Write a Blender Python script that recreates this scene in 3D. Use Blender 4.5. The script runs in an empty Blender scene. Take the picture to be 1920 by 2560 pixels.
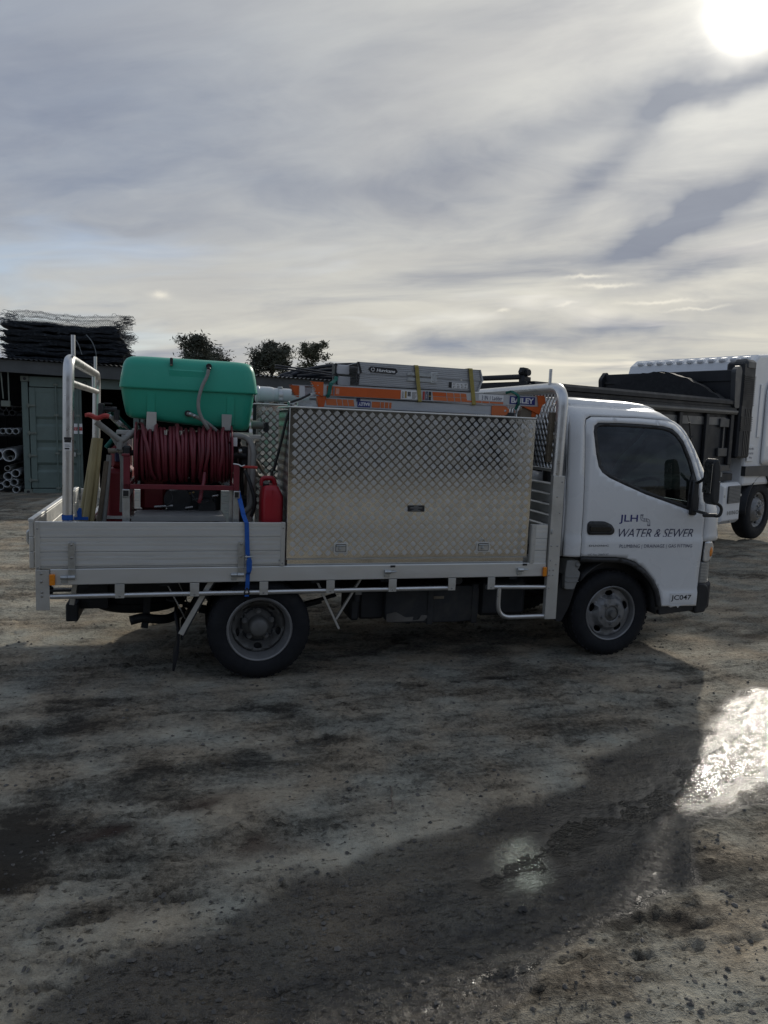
import bpy, bmesh, math, random
import numpy as np
from mathutils import Matrix, Vector
from mathutils.geometry import delaunay_2d_cdt
rad = math.radians
SC = bpy.context.scene
COL = SC.collection
random.seed(7)

# ------------------------------------------------------------------ camera
cam_d = bpy.data.cameras.new('camera')
cam = bpy.data.objects.new('camera', cam_d); COL.objects.link(cam)
cam_d.sensor_fit = 'VERTICAL'; cam_d.sensor_height = 34.6
cam_d.lens = 1790.0 * 34.6 / 2560.0
cam_d.clip_start = 0.05; cam_d.clip_end = 3000
CR = Vector((0.99965732, 0.0, 0.02617695)); CF = Vector((0.00319017, 0.99254615, -0.12182758)); CU = Vector((-0.02598183, 0.12186934, 0.99220603))
mw = Matrix.Identity(4)
for i in range(3):
    mw[i][0] = CR[i]; mw[i][1] = CU[i]; mw[i][2] = -CF[i]
mw[2][3] = 1.77
cam.matrix_world = mw
SC.camera = cam

# ------------------------------------------------------------------ sky and sun
SUN = Vector((0.37438873, 0.81399459, 0.44412373)).normalized()
SUN_EL = math.asin(SUN.z); SUN_AZ = math.atan2(SUN.x, SUN.y)
W = bpy.data.worlds.new('World'); SC.world = W; W.use_nodes = True
SKY_STRENGTH = 0.13
SUN_STRENGTH = 2.0
EXPOSURE = -0.02

class NT:
    """small helper to wire shader nodes"""
    def __init__(s, tree): s.t = tree; s.n = tree.nodes; s.l = tree.links
    def _in(s, sock, v):
        if v is None: return
        if isinstance(v, bpy.types.NodeSocket): s.l.new(v, sock)
        else:
            try: sock.default_value = v
            except Exception: sock.default_value = (v, v, v, 1) if not isinstance(v, (tuple, list)) else tuple(v)[:3]
    def new(s, typ, **kw):
        n = s.n.new(typ)
        for k, v in kw.items(): setattr(n, k, v)
        return n
    def math(s, op, a, b=None, c=None, clamp=False):
        n = s.new('ShaderNodeMath', operation=op, use_clamp=clamp)
        s._in(n.inputs[0], a); s._in(n.inputs[1], b); s._in(n.inputs[2], c); return n.outputs[0]
    def vmath(s, op, a, b=None):
        n = s.new('ShaderNodeVectorMath', operation=op); s._in(n.inputs[0], a); s._in(n.inputs[1], b)
        return n.outputs['Value'] if op in ('DOT_PRODUCT', 'LENGTH') else n.outputs['Vector']
    def noise(s, vec, scale, detail=4, rough=0.5, dist=0.0, color=False):
        n = s.new('ShaderNodeTexNoise'); s._in(n.inputs['Vector'], vec); s._in(n.inputs['Scale'], scale)
        n.inputs['Detail'].default_value = detail; n.inputs['Roughness'].default_value = rough; n.inputs['Distortion'].default_value = dist
        return n.outputs['Color' if color else 'Fac']
    def mapr(s, v, a, b, c=0.0, d=1.0, smooth=False):
        n = s.new('ShaderNodeMapRange'); n.interpolation_type = 'SMOOTHSTEP' if smooth else 'LINEAR'
        s._in(n.inputs[0], v); n.inputs[1].default_value = a; n.inputs[2].default_value = b; n.inputs[3].default_value = c; n.inputs[4].default_value = d
        return n.outputs[0]
    def mix(s, f, a, b, blend='MIX'):
        n = s.new('ShaderNodeMix', data_type='RGBA', blend_type=blend, clamp_factor=True)
        s._in(n.inputs['Factor'], f)
        for k, v in ((6, a), (7, b)):
            if isinstance(v, bpy.types.NodeSocket): s.l.new(v, n.inputs[k])
            else: n.inputs[k].default_value = (*v[:3], 1)
        return n.outputs[2]
    def comb(s, x, y, z):
        n = s.new('ShaderNodeCombineXYZ'); s._in(n.inputs[0], x); s._in(n.inputs[1], y); s._in(n.inputs[2], z); return n.outputs[0]
    def sep(s, v):
        n = s.new('ShaderNodeSeparateXYZ'); s._in(n.inputs[0], v); return n.outputs

def build_world():
    t = NT(W.node_tree); t.n.clear()
    out = t.new('ShaderNodeOutputWorld'); bg = t.new('ShaderNodeBackground'); t.l.new(bg.outputs[0], out.inputs[0])
    bg.inputs['Strength'].default_value = SKY_STRENGTH
    sky = t.new('ShaderNodeTexSky', sky_type='NISHITA'); sky.sun_disc = False
    sky.sun_elevation = SUN_EL; sky.sun_rotation = SUN_AZ; sky.altitude = 50; sky.air_density = 1.0; sky.dust_density = 1.2; sky.ozone_density = 1.0
    d = t.vmath('NORMALIZE', t.new('ShaderNodeTexCoord').outputs['Generated'])
    x, y, z = t.sep(d)
    zz = t.math('ADD', t.math('MAXIMUM', z, 0.0), 0.13)
    px = t.math('DIVIDE', x, zz); py = t.math('DIVIDE', y, zz)
    a = rad(-17)                                           # streets of cloud drift across the view, rising to the right
    u = t.math('ADD', t.math('MULTIPLY', px, math.cos(a)), t.math('MULTIPLY', py, math.sin(a)))
    v = t.math('SUBTRACT', t.math('MULTIPLY', py, math.cos(a)), t.math('MULTIPLY', px, math.sin(a)))
    P = t.comb(t.math('MULTIPLY', u, 0.55), v, 0.0)
    warp = t.vmath('SCALE', t.vmath('SUBTRACT', t.noise(P, 0.9, 3, 0.5, 0, True), (0.5, 0.5, 0.5)))
    warp.node.inputs['Scale'].default_value = 0.95
    P2 = t.vmath('ADD', P, warp)
    big = t.noise(P2, 0.62, 3, 0.45)
    mid = t.noise(P2, 1.7, 5, 0.55)
    fine = t.noise(P2, 4.6, 6, 0.58, 0.2)
    thick = t.math('ADD', t.math('ADD', t.math('MULTIPLY', big, 0.75), t.math('MULTIPLY', mid, 0.45)), t.math('MULTIPLY', fine, 0.22))
    g = t.vmath('DOT_PRODUCT', d, tuple(SUN)); g = t.math('MAXIMUM', g, 0.0)
    # a few heavier banks of cloud seen in this sky, as soft ellipses of directions
    def bank(cx, cy, ang, lx, ly, amt, wob=0.06):
        az = math.atan2(cx, 1790.0); fx = (cx, cy)
        c = (CF * 1790 + CR * cx + CU * cy).normalized()
        e1 = (CR * math.cos(ang) + CU * math.sin(ang)); e2 = (CU * math.cos(ang) - CR * math.sin(ang))
        q = t.vmath('SUBTRACT', d, tuple(c))
        wv = t.vmath('SCALE', t.vmath('SUBTRACT', t.noise(d, 7.0 if wob > .03 else 40.0, 4, 0.6, 0, True), (0.5, 0.5, 0.5))); wv.node.inputs['Scale'].default_value = wob
        q = t.vmath('ADD', q, wv)
        a1 = t.math('DIVIDE', t.vmath('DOT_PRODUCT', q, tuple(e1)), lx); a2 = t.math('DIVIDE', t.vmath('DOT_PRODUCT', q, tuple(e2)), ly)
        r = t.math('ADD', t.math('POWER', a1, 2.0), t.math('POWER', a2, 2.0))
        return t.math('MULTIPLY', t.math('EXPONENT', t.math('MULTIPLY', r, -1.0)), amt)
    banks = None
    for b in BANKS:
        k = bank(*b); banks = k if banks is None else t.math('ADD', banks, k)
    bright = None
    for b in CLOUDLETS:
        k = bank(*b, 0.012); bright = k if bright is None else t.math('ADD', bright, k)
    wisp = t.noise(t.vmath('ADD', P2, (0, 0, 7.0)), 2.6, 7, 0.6, 0.4)
    dark = t.mapr(thick, 0.60, 0.93, 0.0, 0.85, True)
    dark = t.math('ADD', dark, banks, clamp=True)
    glow_w = t.math('POWER', g, 5.0); glow_m = t.math('POWER', g, 40.0); glow_s = t.math('POWER', g, 700.0); disc = t.math('POWER', g, 4200.0)
    lit = t.mix(t.math('POWER', g, 2.8), CL_AWAY, CL_SUN)
    shade = t.mix(t.math('POWER', g, 3.0), SH_AWAY, SH_SUN)
    low = t.mapr(z, 0.0, 0.36, 1.0, 0.0, True)
    lit = t.mix(t.math('MULTIPLY', low, t.math('ADD', t.math('MULTIPLY', g, 0.75), 0.1)), lit, CL_LOW)
    cloud = t.mix(dark, lit, shade)
    wf = t.mapr(wisp, 0.3, 0.72, 0.91, 1.11); cloud = t.mix(1.0, cloud, t.comb(wf, wf, t.math('ADD', t.math('MULTIPLY', wf, 0.8), 0.2)), 'MULTIPLY')
    cloud = t.mix(t.math('MULTIPLY', bright, 0.7, None, True), cloud, (7.4, 7.0, 6.0))
    gap = t.mapr(t.noise(P2, 1.05, 4, 0.5), 0.52, 0.70, 0.0, 0.75, True)
    gap = t.math('MULTIPLY', gap, t.math('SUBTRACT', 1.0, glow_w, clamp=True))
    skyc = t.mix(1.0, sky.outputs[0], (0.85, 0.85, 0.9), 'MULTIPLY')
    col = t.mix(gap, cloud, skyc)
    wm = t.math('ADD', t.math('ADD', t.math('MULTIPLY', glow_m, 2.2), t.math('MULTIPLY', glow_s, 5.0)), t.math('MULTIPLY', disc, 140.0))
    wm = t.math('MULTIPLY', wm, t.math('SUBTRACT', 1.0, t.math('MULTIPLY', dark, 0.75)))
    glowc = t.vmath('SCALE', (1.0, 0.95, 0.82)); t.l.new(wm, glowc.node.inputs['Scale'])
    col = t.mix(1.0, col, glowc, 'ADD')
    below = t.mapr(z, -0.05, 0.0, 0.0, 1.0)
    col = t.mix(below, (0.9, 0.9, 0.9), col)
    t.l.new(col, bg.inputs['Color'])
# cloud colours, before the 0.10 strength of the background
CL_AWAY = (2.32, 2.74, 3.48); CL_SUN = (4.9, 4.85, 4.6); CL_LOW = (6.2, 5.8, 4.7)
SH_AWAY = (1.75, 2.13, 2.95); SH_SUN = (2.1, 2.28, 2.72)
CLOUDLETS = [(-561, 543, 0.05, 0.011, 0.0045, 1.0), (505, 588, -0.04, 0.024, 0.0022, 1.0), (552, 566, -0.06, 0.032, 0.0022, 1.0), (690, 525, -0.04, 0.040, 0.002, 0.9), (296, 502, 0.0, 0.008, 0.0022, 0.9), (780, 508, -0.03, 0.03, 0.0015, 0.7), (455, 522, 0.1, 0.012, 0.002, 0.6)]
BANKS = [(745, 730, 0.36, 0.085, 0.020, 0.95), (510, 985, 0.19, 0.20, 0.024, 0.38), (880, 1075, 0.15, 0.10, 0.013, 0.6),
         (420, 440, 0.02, 0.26, 0.014, 0.45), (-560, 1060, -0.1, 0.34, 0.12, 0.35), (540, 850, 0.75, 0.10, 0.020, 0.45), (-180, 800, 0.0, 0.14, 0.02, 0.3), (760, 600, 0.2, 0.12, 0.012, 0.4)]
build_world()

sl = bpy.data.lights.new('sun', 'SUN'); sl.energy = SUN_STRENGTH; sl.angle = rad(1.6); sl.color = (1.0, 0.93, 0.82)
so = bpy.data.objects.new('sun', sl); COL.objects.link(so)
so.rotation_euler = (-SUN).to_track_quat('-Z', 'Y').to_euler(); so.location = (10, 20, 12)
SC.view_settings.view_transform = 'Standard'; SC.view_settings.look = 'None'; SC.view_settings.exposure = EXPOSURE; SC.view_settings.gamma = 1
SC.view_settings.use_curve_mapping = False
SC.render.engine = 'CYCLES'; SC.cycles.max_bounces = 8; SC.cycles.caustics_reflective = False; SC.cycles.caustics_refractive = False
SC.cycles.sample_clamp_indirect = 6

# ------------------------------------------------------------------ materials
MATS = {}
def M(name, col, rough=0.5, metal=0.0, var=0.12, vs=6.0, bump=0.0, bs=80.0, coat=0.0, spec=0.5, dirt=0.0, dirtcol=(0.12, 0.10, 0.08), stretch=None):
    m = bpy.data.materials.new(name); m.use_nodes = True; t = NT(m.node_tree); b = t.n['Principled BSDF']
    co = t.new('ShaderNodeTexCoord').outputs['Object']
    if stretch: co = t.vmath('MULTIPLY', co, stretch)
    n = t.noise(co, vs, 5, 0.6)
    lo = tuple(max(0, c * (1 - var)) for c in col); hi = tuple(min(1, c * (1 + var)) for c in col)
    c = t.mix(t.mapr(n, 0.3, 0.7), lo, hi)
    if dirt:
        dn = t.mapr(t.noise(co, vs * 0.55, 6, 0.68, 0.4), 0.5, 0.78, 0.0, dirt, True)
        c = t.mix(dn, c, dirtcol)
    t.l.new(c, b.inputs['Base Color'])
    r = t.mapr(t.noise(co, vs * 2.3, 4), 0.3, 0.7, max(0.02, rough - 0.08), min(1, rough + 0.08)); t.l.new(r, b.inputs['Roughness'])
    b.inputs['Metallic'].default_value = metal; b.inputs['Coat Weight'].default_value = coat; b.inputs['Coat Roughness'].default_value = 0.06
    b.inputs['Specular IOR Level'].default_value = spec
    if bump:
        bn = t.new('ShaderNodeBump'); bn.inputs['Strength'].default_value = bump; bn.inputs['Distance'].default_value = 0.01
        t.l.new(t.noise(co, bs, 3), bn.inputs['Height']); t.l.new(bn.outputs[0], b.inputs['Normal'])
    MATS[name] = m; return m

M('white_paint', (0.78, 0.79, 0.79), 0.28, 0, 0.03, 2.0, coat=0.5, dirt=0.10, dirtcol=(0.42, 0.40, 0.36))
M('truck_white', (0.76, 0.77, 0.78), 0.35, 0, 0.04, 2.0, coat=0.3, dirt=0.25, dirtcol=(0.40, 0.38, 0.34))
M('alu', (0.74, 0.74, 0.71), 0.45, 0.65, 0.06, 7.0, bump=0.05, bs=180, dirt=0.28, dirtcol=(0.30, 0.28, 0.25), stretch=(0.25, 1, 1))
M('alu_dull', (0.60, 0.59, 0.55), 0.5, 0.6, 0.08, 8.0, bump=0.08, bs=140, dirt=0.35, dirtcol=(0.26, 0.24, 0.21))
M('alu_tube', (0.66, 0.66, 0.65), 0.34, 0.9, 0.06, 9.0, bump=0.04, bs=120, dirt=0.18, dirtcol=(0.33, 0.31, 0.28))
M('tread', (0.56, 0.56, 0.55), 0.11, 1.0, 0.06, 5.0, bump=0.03, bs=60, dirt=0.08, dirtcol=(0.36, 0.33, 0.28))
M('tread_bar', (0.60, 0.59, 0.56), 0.45, 0.95, 0.08, 9.0, dirt=0.12, dirtcol=(0.42, 0.38, 0.32))
M('zinc', (0.52, 0.54, 0.54), 0.38, 0.85, 0.15, 25.0, bump=0.06, bs=60)
M('steel', (0.45, 0.45, 0.44), 0.3, 1.0, 0.1, 20.0)
M('black_plastic', (0.022, 0.023, 0.025), 0.5, 0, 0.2, 10.0, bump=0.05, bs=200, dirt=0.2, dirtcol=(0.06, 0.055, 0.05))
M('black_gloss', (0.012, 0.013, 0.014), 0.2, 0, 0.1, 10.0)
M('chassis', (0.020, 0.022, 0.025), 0.6, 0, 0.3, 6.0, bump=0.1, bs=60, dirt=0.55, dirtcol=(0.07, 0.062, 0.052))
M('rubber', (0.014, 0.015, 0.018), 0.75, 0, 0.2, 9.0, bump=0.12, bs=90, dirt=0.35, dirtcol=(0.045, 0.042, 0.038), spec=0.3)
M('rim', (0.25, 0.25, 0.25), 0.5, 0.5, 0.12, 12.0, bump=0.05, bs=120, dirt=0.65, dirtcol=(0.12, 0.108, 0.092))
M('rim_dark', (0.15, 0.148, 0.14), 0.6, 0.3, 0.15, 12.0, bump=0.08, bs=120, dirt=0.6, dirtcol=(0.075, 0.068, 0.058))
M('grey_plastic', (0.26, 0.26, 0.25), 0.55, 0, 0.08, 12.0, dirt=0.3, dirtcol=(0.15, 0.14, 0.12))
M('amber', (0.85, 0.27, 0.015), 0.3, 0, 0.06, 20.0)
M('lamp_clear', (0.66, 0.67, 0.68), 0.12, 0.5, 0.1, 40.0, coat=0.8)
M('green_tank', (0.030, 0.39, 0.265), 0.40, 0, 0.05, 3.0, bump=0.05, bs=40, dirt=0.16, dirtcol=(0.05, 0.25, 0.16))
M('red_reel', (0.165, 0.018, 0.028), 0.45, 0, 0.12, 9.0, dirt=0.3, dirtcol=(0.05, 0.028, 0.026))
M('red_hose', (0.155, 0.021, 0.031), 0.42, 0, 0.22, 6.0, dirt=0.4, dirtcol=(0.075, 0.034, 0.032))
M('red_cowl', (0.20, 0.015, 0.02), 0.5, 0, 0.15, 5.0, dirt=0.3, dirtcol=(0.06, 0.03, 0.03))
M('red_can', (0.36, 0.012, 0.022), 0.38, 0, 0.06, 5.0, bump=0.03, bs=60, dirt=0.1, dirtcol=(0.2, 0.05, 0.045))
M('grey_hose', (0.27, 0.27, 0.25), 0.6, 0, 0.12, 20.0, dirt=0.35, dirtcol=(0.12, 0.115, 0.1))
M('tan_hose', (0.22, 0.19, 0.15), 0.6, 0, 0.15, 12.0, dirt=0.3)
M('blue_strap', (0.012, 0.10, 0.42), 0.7, 0, 0.15, 40.0, bump=0.2, bs=300)
M('yellow_strap', (0.36, 0.29, 0.08), 0.8, 0, 0.15, 40.0, bump=0.2, bs=300, dirt=0.3, dirtcol=(0.22, 0.18, 0.09))
M('green_strap', (0.012, 0.13, 0.10), 0.75, 0, 0.15, 40.0, bump=0.2, bs=300)
M('black_strap', (0.018, 0.019, 0.022), 0.8, 0, 0.15, 40.0, bump=0.2, bs=300)
M('yellow_pole', (0.36, 0.30, 0.15), 0.6, 0, 0.18, 8.0, dirt=0.5, dirtcol=(0.16, 0.125, 0.07), stretch=(2, 2, 0.5))
M('timber', (0.17, 0.14, 0.10), 0.8, 0, 0.25, 12.0, bump=0.2, bs=60, dirt=0.4)
M('orange', (0.62, 0.115, 0.018), 0.42, 0, 0.07, 8.0, dirt=0.2, dirtcol=(0.34, 0.09, 0.03))
M('orange_light', (0.66, 0.17, 0.05), 0.45, 0, 0.07, 8.0)
M('ladder_alu', (0.50, 0.51, 0.52), 0.45, 0.7, 0.08, 9.0, bump=0.05, bs=120, dirt=0.3, dirtcol=(0.28, 0.27, 0.26), stretch=(0.2, 1, 1))
M('print_white', (0.78, 0.78, 0.77), 0.5, 0, 0.03, 8.0)
M('print_black', (0.018, 0.018, 0.02), 0.45, 0, 0.1, 8.0)
M('print_blue', (0.014, 0.02, 0.17), 0.4, 0, 0.05, 8.0)
M('print_navy', (0.022, 0.028, 0.09), 0.4, 0, 0.05, 8.0)
M('print_red', (0.42, 0.04, 0.035), 0.45, 0, 0.08, 8.0)
M('print_grey', (0.20, 0.20, 0.205), 0.5, 0, 0.05, 8.0)
M('pvc_white', (0.60, 0.62, 0.62), 0.4, 0, 0.05, 5.0, dirt=0.25, dirtcol=(0.42, 0.41, 0.38))
M('pvc_grey', (0.42, 0.42, 0.39), 0.5, 0, 0.1, 5.0, dirt=0.3)
M('pvc_dark', (0.06, 0.06, 0.06), 0.5, 0, 0.1, 5.0)
M('container_green', (0.135, 0.18, 0.16), 0.6, 0, 0.12, 2.5, bump=0.06, bs=30, dirt=0.4, dirtcol=(0.075, 0.085, 0.07))
M('container_cast', (0.17, 0.19, 0.16), 0.65, 0, 0.15, 6.0, dirt=0.4, dirtcol=(0.10, 0.08, 0.06))
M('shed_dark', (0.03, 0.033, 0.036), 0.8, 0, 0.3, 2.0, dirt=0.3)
M('fascia', (0.085, 0.09, 0.09), 0.6, 0.1, 0.15, 2.0, dirt=0.4, dirtcol=(0.045, 0.043, 0.04))
M('roof_iron', (0.11, 0.115, 0.12), 0.5, 0.5, 0.12, 3.0, dirt=0.4, dirtcol=(0.07, 0.06, 0.05))
M('wire', (0.075, 0.085, 0.098), 0.5, 0.5, 0.3, 9.0)
M('wire_mass', (0.050, 0.060, 0.075), 0.75, 0.1, 0.6, 26.0, bump=1.0, bs=70, stretch=(0.35, 1, 4))
M('wire_light', (0.17, 0.19, 0.20), 0.45, 0.6, 0.25, 9.0)
M('poly_pipe', (0.015, 0.018, 0.026), 0.42, 0, 0.2, 4.0)
M('tipper_black', (0.020, 0.022, 0.026), 0.5, 0, 0.25, 2.5, dirt=0.3, dirtcol=(0.05, 0.047, 0.043), spec=0.3)
M('tipper_grey', (0.06, 0.063, 0.068), 0.4, 0.3, 0.15, 3.0, dirt=0.35, dirtcol=(0.06, 0.055, 0.05))
M('tipper_rail', (0.12, 0.125, 0.13), 0.35, 0.4, 0.15, 3.0, dirt=0.35, dirtcol=(0.07, 0.065, 0.055))
M('tarp', (0.013, 0.014, 0.016), 0.75, 0, 0.25, 8.0, bump=0.3, bs=18)
M('seat', (0.03, 0.032, 0.036), 0.85, 0, 0.2, 20.0)
M('dash', (0.05, 0.052, 0.055), 0.7, 0, 0.1, 20.0)
M('bark', (0.07, 0.055, 0.04), 0.9, 0, 0.3, 5.0)
M('leaf_dark', (0.045, 0.050, 0.032), 0.75, 0, 0.5, 0.8)
M('leaf_olive', (0.062, 0.066, 0.038), 0.75, 0, 0.5, 0.8)
M('stone', (0.105, 0.098, 0.088), 0.85, 0, 0.5, 3.0, bump=0.2, bs=90)
M('bristle', (0.10, 0.085, 0.02), 0.9, 0, 0.5, 30.0)
M('twig', (0.17, 0.14, 0.11), 0.8, 0, 0.2, 30.0)
M('brass', (0.45, 0.33, 0.14), 0.35, 0.9, 0.1, 30.0)
def glass_mat():
    m = bpy.data.materials.new('glass'); m.use_nodes = True; t = NT(m.node_tree); t.n.clear()
    o = t.new('ShaderNodeOutputMaterial'); tr = t.new('ShaderNodeBsdfTransparent'); gl = t.new('ShaderNodeBsdfGlossy'); mx = t.new('ShaderNodeMixShader')
    tr.inputs[0].default_value = (0.27, 0.33, 0.33, 1); gl.inputs['Roughness'].default_value = 0.02; gl.inputs['Color'].default_value = (0.9, 0.95, 1, 1)
    f = t.new('ShaderNodeFresnel'); f.inputs[0].default_value = 1.5
    nz = t.noise(t.new('ShaderNodeTexCoord').outputs['Object'], 5.0, 4, 0.6)
    fac = t.math('ADD', f.outputs[0], t.mapr(nz, 0.4, 0.8, 0.0, 0.03))
    t.l.new(fac, mx.inputs[0]); t.l.new(tr.outputs[0], mx.inputs[1]); t.l.new(gl.outputs[0], mx.inputs[2]); t.l.new(mx.outputs[0], o.inputs[0])
    MATS['glass'] = m
glass_mat()

# ------------------------------------------------------------------ mesh helpers
OFF = {}
class MB:
    def __init__(s): s.v = []; s.f = []; s.s = []
    def add(s, vs, fs, smooth=False):
        k = len(s.v); s.v.extend([tuple(p) for p in vs]); s.f.extend([tuple(i + k for i in f) for f in fs]); s.s.extend([smooth] * len(fs)); return s
    def box(s, x0, x1, y0, y1, z0, z1, ch=0.0):
        if x1 < x0: x0, x1 = x1, x0
        if y1 < y0: y0, y1 = y1, y0
        if z1 < z0: z0, z1 = z1, z0
        c = ((x0 + x1) / 2, (y0 + y1) / 2, (z0 + z1) / 2)
        return s.obox(c, (1, 0, 0), (0, 1, 0), (0, 0, 1), ((x1 - x0) / 2, (y1 - y0) / 2, (z1 - z0) / 2), ch)
    def obox(s, c, ax, ay, az, h, ch=0.0):
        c = Vector(c); A = [Vector(ax).normalized(), Vector(ay).normalized(), Vector(az).normalized()]
        ch = min(ch, min(h) * 0.9)
        if ch <= 0:
            vs = [c + A[0] * h[0] * i + A[1] * h[1] * j + A[2] * h[2] * k for i in (-1, 1) for j in (-1, 1) for k in (-1, 1)]
            return s.add(vs, [(0, 1, 3, 2), (4, 6, 7, 5), (0, 4, 5, 1), (2, 3, 7, 6), (0, 2, 6, 4), (1, 5, 7, 3)])
        vs = []; idx = {}
        for i in (-1, 1):
            for j in (-1, 1):
                for k in (-1, 1):
                    for a in range(3):
                        q = [h[0] - ch, h[1] - ch, h[2] - ch]; q[a] = h[a]
                        idx[(i, j, k, a)] = len(vs); vs.append(c + A[0] * q[0] * i + A[1] * q[1] * j + A[2] * q[2] * k)
        fs = []
        for i in (-1, 1):
            fs.append((idx[(i, -1, -1, 0)], idx[(i, 1, -1, 0)], idx[(i, 1, 1, 0)], idx[(i, -1, 1, 0)]))
            fs.append((idx[(-1, i, -1, 1)], idx[(1, i, -1, 1)], idx[(1, i, 1, 1)], idx[(-1, i, 1, 1)]))
            fs.append((idx[(-1, -1, i, 2)], idx[(1, -1, i, 2)], idx[(1, 1, i, 2)], idx[(-1, 1, i, 2)]))
            for j in (-1, 1):
                fs.append((idx[(-1, i, j, 1)], idx[(1, i, j, 1)], idx[(1, i, j, 2)], idx[(-1, i, j, 2)]))
                fs.append((idx[(i, -1, j, 0)], idx[(i, 1, j, 0)], idx[(i, 1, j, 2)], idx[(i, -1, j, 2)]))
                fs.append((idx[(i, j, -1, 0)], idx[(i, j, 1, 0)], idx[(i, j, 1, 1)], idx[(i, j, -1, 1)]))
                for k in (-1, 1):
                    fs.append((idx[(i, j, k, 0)], idx[(i, j, k, 1)], idx[(i, j, k, 2)]))
        return s.add(vs, fs)
    def bar(s, p0, p1, w, h, up=(0, 0, 1), ch=0.0):
        p0 = Vector(p0); p1 = Vector(p1); d = (p1 - p0); L = d.length; d.normalize()
        upv = Vector(up)
        if abs(d.dot(upv)) > 0.99: upv = Vector((0, 1, 0))
        sd = d.cross(upv).normalized(); u = sd.cross(d)
        return s.obox((p0 + p1) / 2, d, sd, u, (L / 2, w / 2, h / 2), ch)
    def cyl(s, p0, p1, r0, r1=None, n=16, caps=True, smooth=True):
        r1 = r0 if r1 is None else r1
        p0 = Vector(p0); p1 = Vector(p1); d = (p1 - p0).normalized(); a = d.orthogonal().normalized(); b = d.cross(a)
        vs = []
        for p, r in ((p0, r0), (p1, r1)):
            for i in range(n):
                t = 2 * math.pi * i / n; vs.append(p + (a * math.cos(t) + b * math.sin(t)) * r)
        s.add(vs, [(i, (i + 1) % n, n + (i + 1) % n, n + i) for i in range(n)], smooth)
        if caps: s.add(vs[:n], [tuple(range(n))[::-1]]); s.add(vs[n:], [tuple(range(n))])
        return s
    def tube(s, path, r, n=10, closed=False, caps=True):
        P = [Vector(p) for p in path]; N = len(P); rs = r if isinstance(r, (list, tuple)) else [r] * N
        T = []
        for i in range(N):
            a = P[(i + 1) % N] if (closed or i < N - 1) else P[i]; b = P[i - 1] if (closed or i > 0) else P[i]
            T.append((a - b).normalized())
        u = T[0].orthogonal().normalized(); vs = []
        for i in range(N):
            u = (u - T[i] * u.dot(T[i]))
            u = u.normalized() if u.length > 1e-6 else T[i].orthogonal().normalized()
            w = T[i].cross(u)
            for k in range(n):
                t = 2 * math.pi * k / n; vs.append(P[i] + (u * math.cos(t) + w * math.sin(t)) * rs[i])
        fs = []
        for i in range(N if closed else N - 1):
            j = (i + 1) % N
            for k in range(n): fs.append((i * n + k, i * n + (k + 1) % n, j * n + (k + 1) % n, j * n + k))
        s.add(vs, fs, n > 4)
        if caps and not closed: s.add(vs[:n], [tuple(range(n))[::-1]]); s.add(vs[-n:], [tuple(range(n))])
        return s
    def prism(s, poly, a, b, axis='y'):
        def P(q, t): return (q[0], t, q[1]) if axis == 'y' else ((t, q[0], q[1]) if axis == 'x' else (q[0], q[1], t))
        n = len(poly); vs = [P(q, a) for q in poly] + [P(q, b) for q in poly]
        return s.add(vs, [tuple(range(n))[::-1], tuple(range(n, 2 * n))] + [(i, (i + 1) % n, n + (i + 1) % n, n + i) for i in range(n)])
    def lathe(s, prof, c, axis='y', n=40, closed=False, smooth=True):
        vs = []; m = len(prof); c = Vector(c)
        for i in range(n):
            t = 2 * math.pi * i / n; ct, st = math.cos(t), math.sin(t)
            for r, h in prof:
                vs.append(c + (Vector((r * ct, h, r * st)) if axis == 'y' else (Vector((h, r * ct, r * st)) if axis == 'x' else Vector((r * ct, r * st, h)))))
        fs = []
        for i in range(n):
            j = (i + 1) % n
            for k in range(m if closed else m - 1):
                l = (k + 1) % m; fs.append((i * m + k, j * m + k, j * m + l, i * m + l))
        return s.add(vs, fs, smooth)
    def grid(s, nu, nv, fn, smooth=True):
        vs = [fn(i / nu, j / nv) for i in range(nu + 1) for j in range(nv + 1)]
        return s.add(vs, [(i * (nv + 1) + j, (i + 1) * (nv + 1) + j, (i + 1) * (nv + 1) + j + 1, i * (nv + 1) + j + 1) for i in range(nu) for j in range(nv)], smooth)
    def cdt(s, poly, holes, fn, step=0.06, smooth=True):
        v, f = cdt2(poly, holes, step); return s.add([fn(*p) for p in v], f, smooth)
    def build(s, name, mat, parent=None, solid=0.0, bevel=0.0, kind=None, label=None, sharp=None, off=None):
        me = bpy.data.meshes.new(name)
        o3 = OFF.get(parent.name, (0, 0, 0)) if parent is not None else (off or (0, 0, 0))
        vs = [(p[0] - o3[0], p[1] - o3[1], p[2] - o3[2]) for p in s.v] if any(o3) else s.v
        me.from_pydata(vs, [], s.f); me.polygons.foreach_set('use_smooth', s.s); me.update()
        bm = bmesh.new(); bm.from_mesh(me); bmesh.ops.recalc_face_normals(bm, faces=bm.faces); bm.to_mesh(me); bm.free()
        if any(s.s):
            me.set_sharp_from_angle(angle=rad(sharp or 38))
        ms = mat if isinstance(mat, (list, tuple)) else [mat]
        for q in ms: me.materials.append(MATS[q])
        ob = bpy.data.objects.new(name, me); COL.objects.link(ob)
        if parent is not None: ob.parent = parent; OFF[ob.name] = o3
        if solid: md = ob.modifiers.new('thick', 'SOLIDIFY'); md.thickness = solid; md.offset = -1
        if bevel: md = ob.modifiers.new('bevel', 'BEVEL'); md.width = bevel; md.segments = 2; md.limit_method = 'ANGLE'; md.angle_limit = rad(40)
        if kind: ob['kind'] = kind
        if label: ob['label'] = label
        return ob

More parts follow.
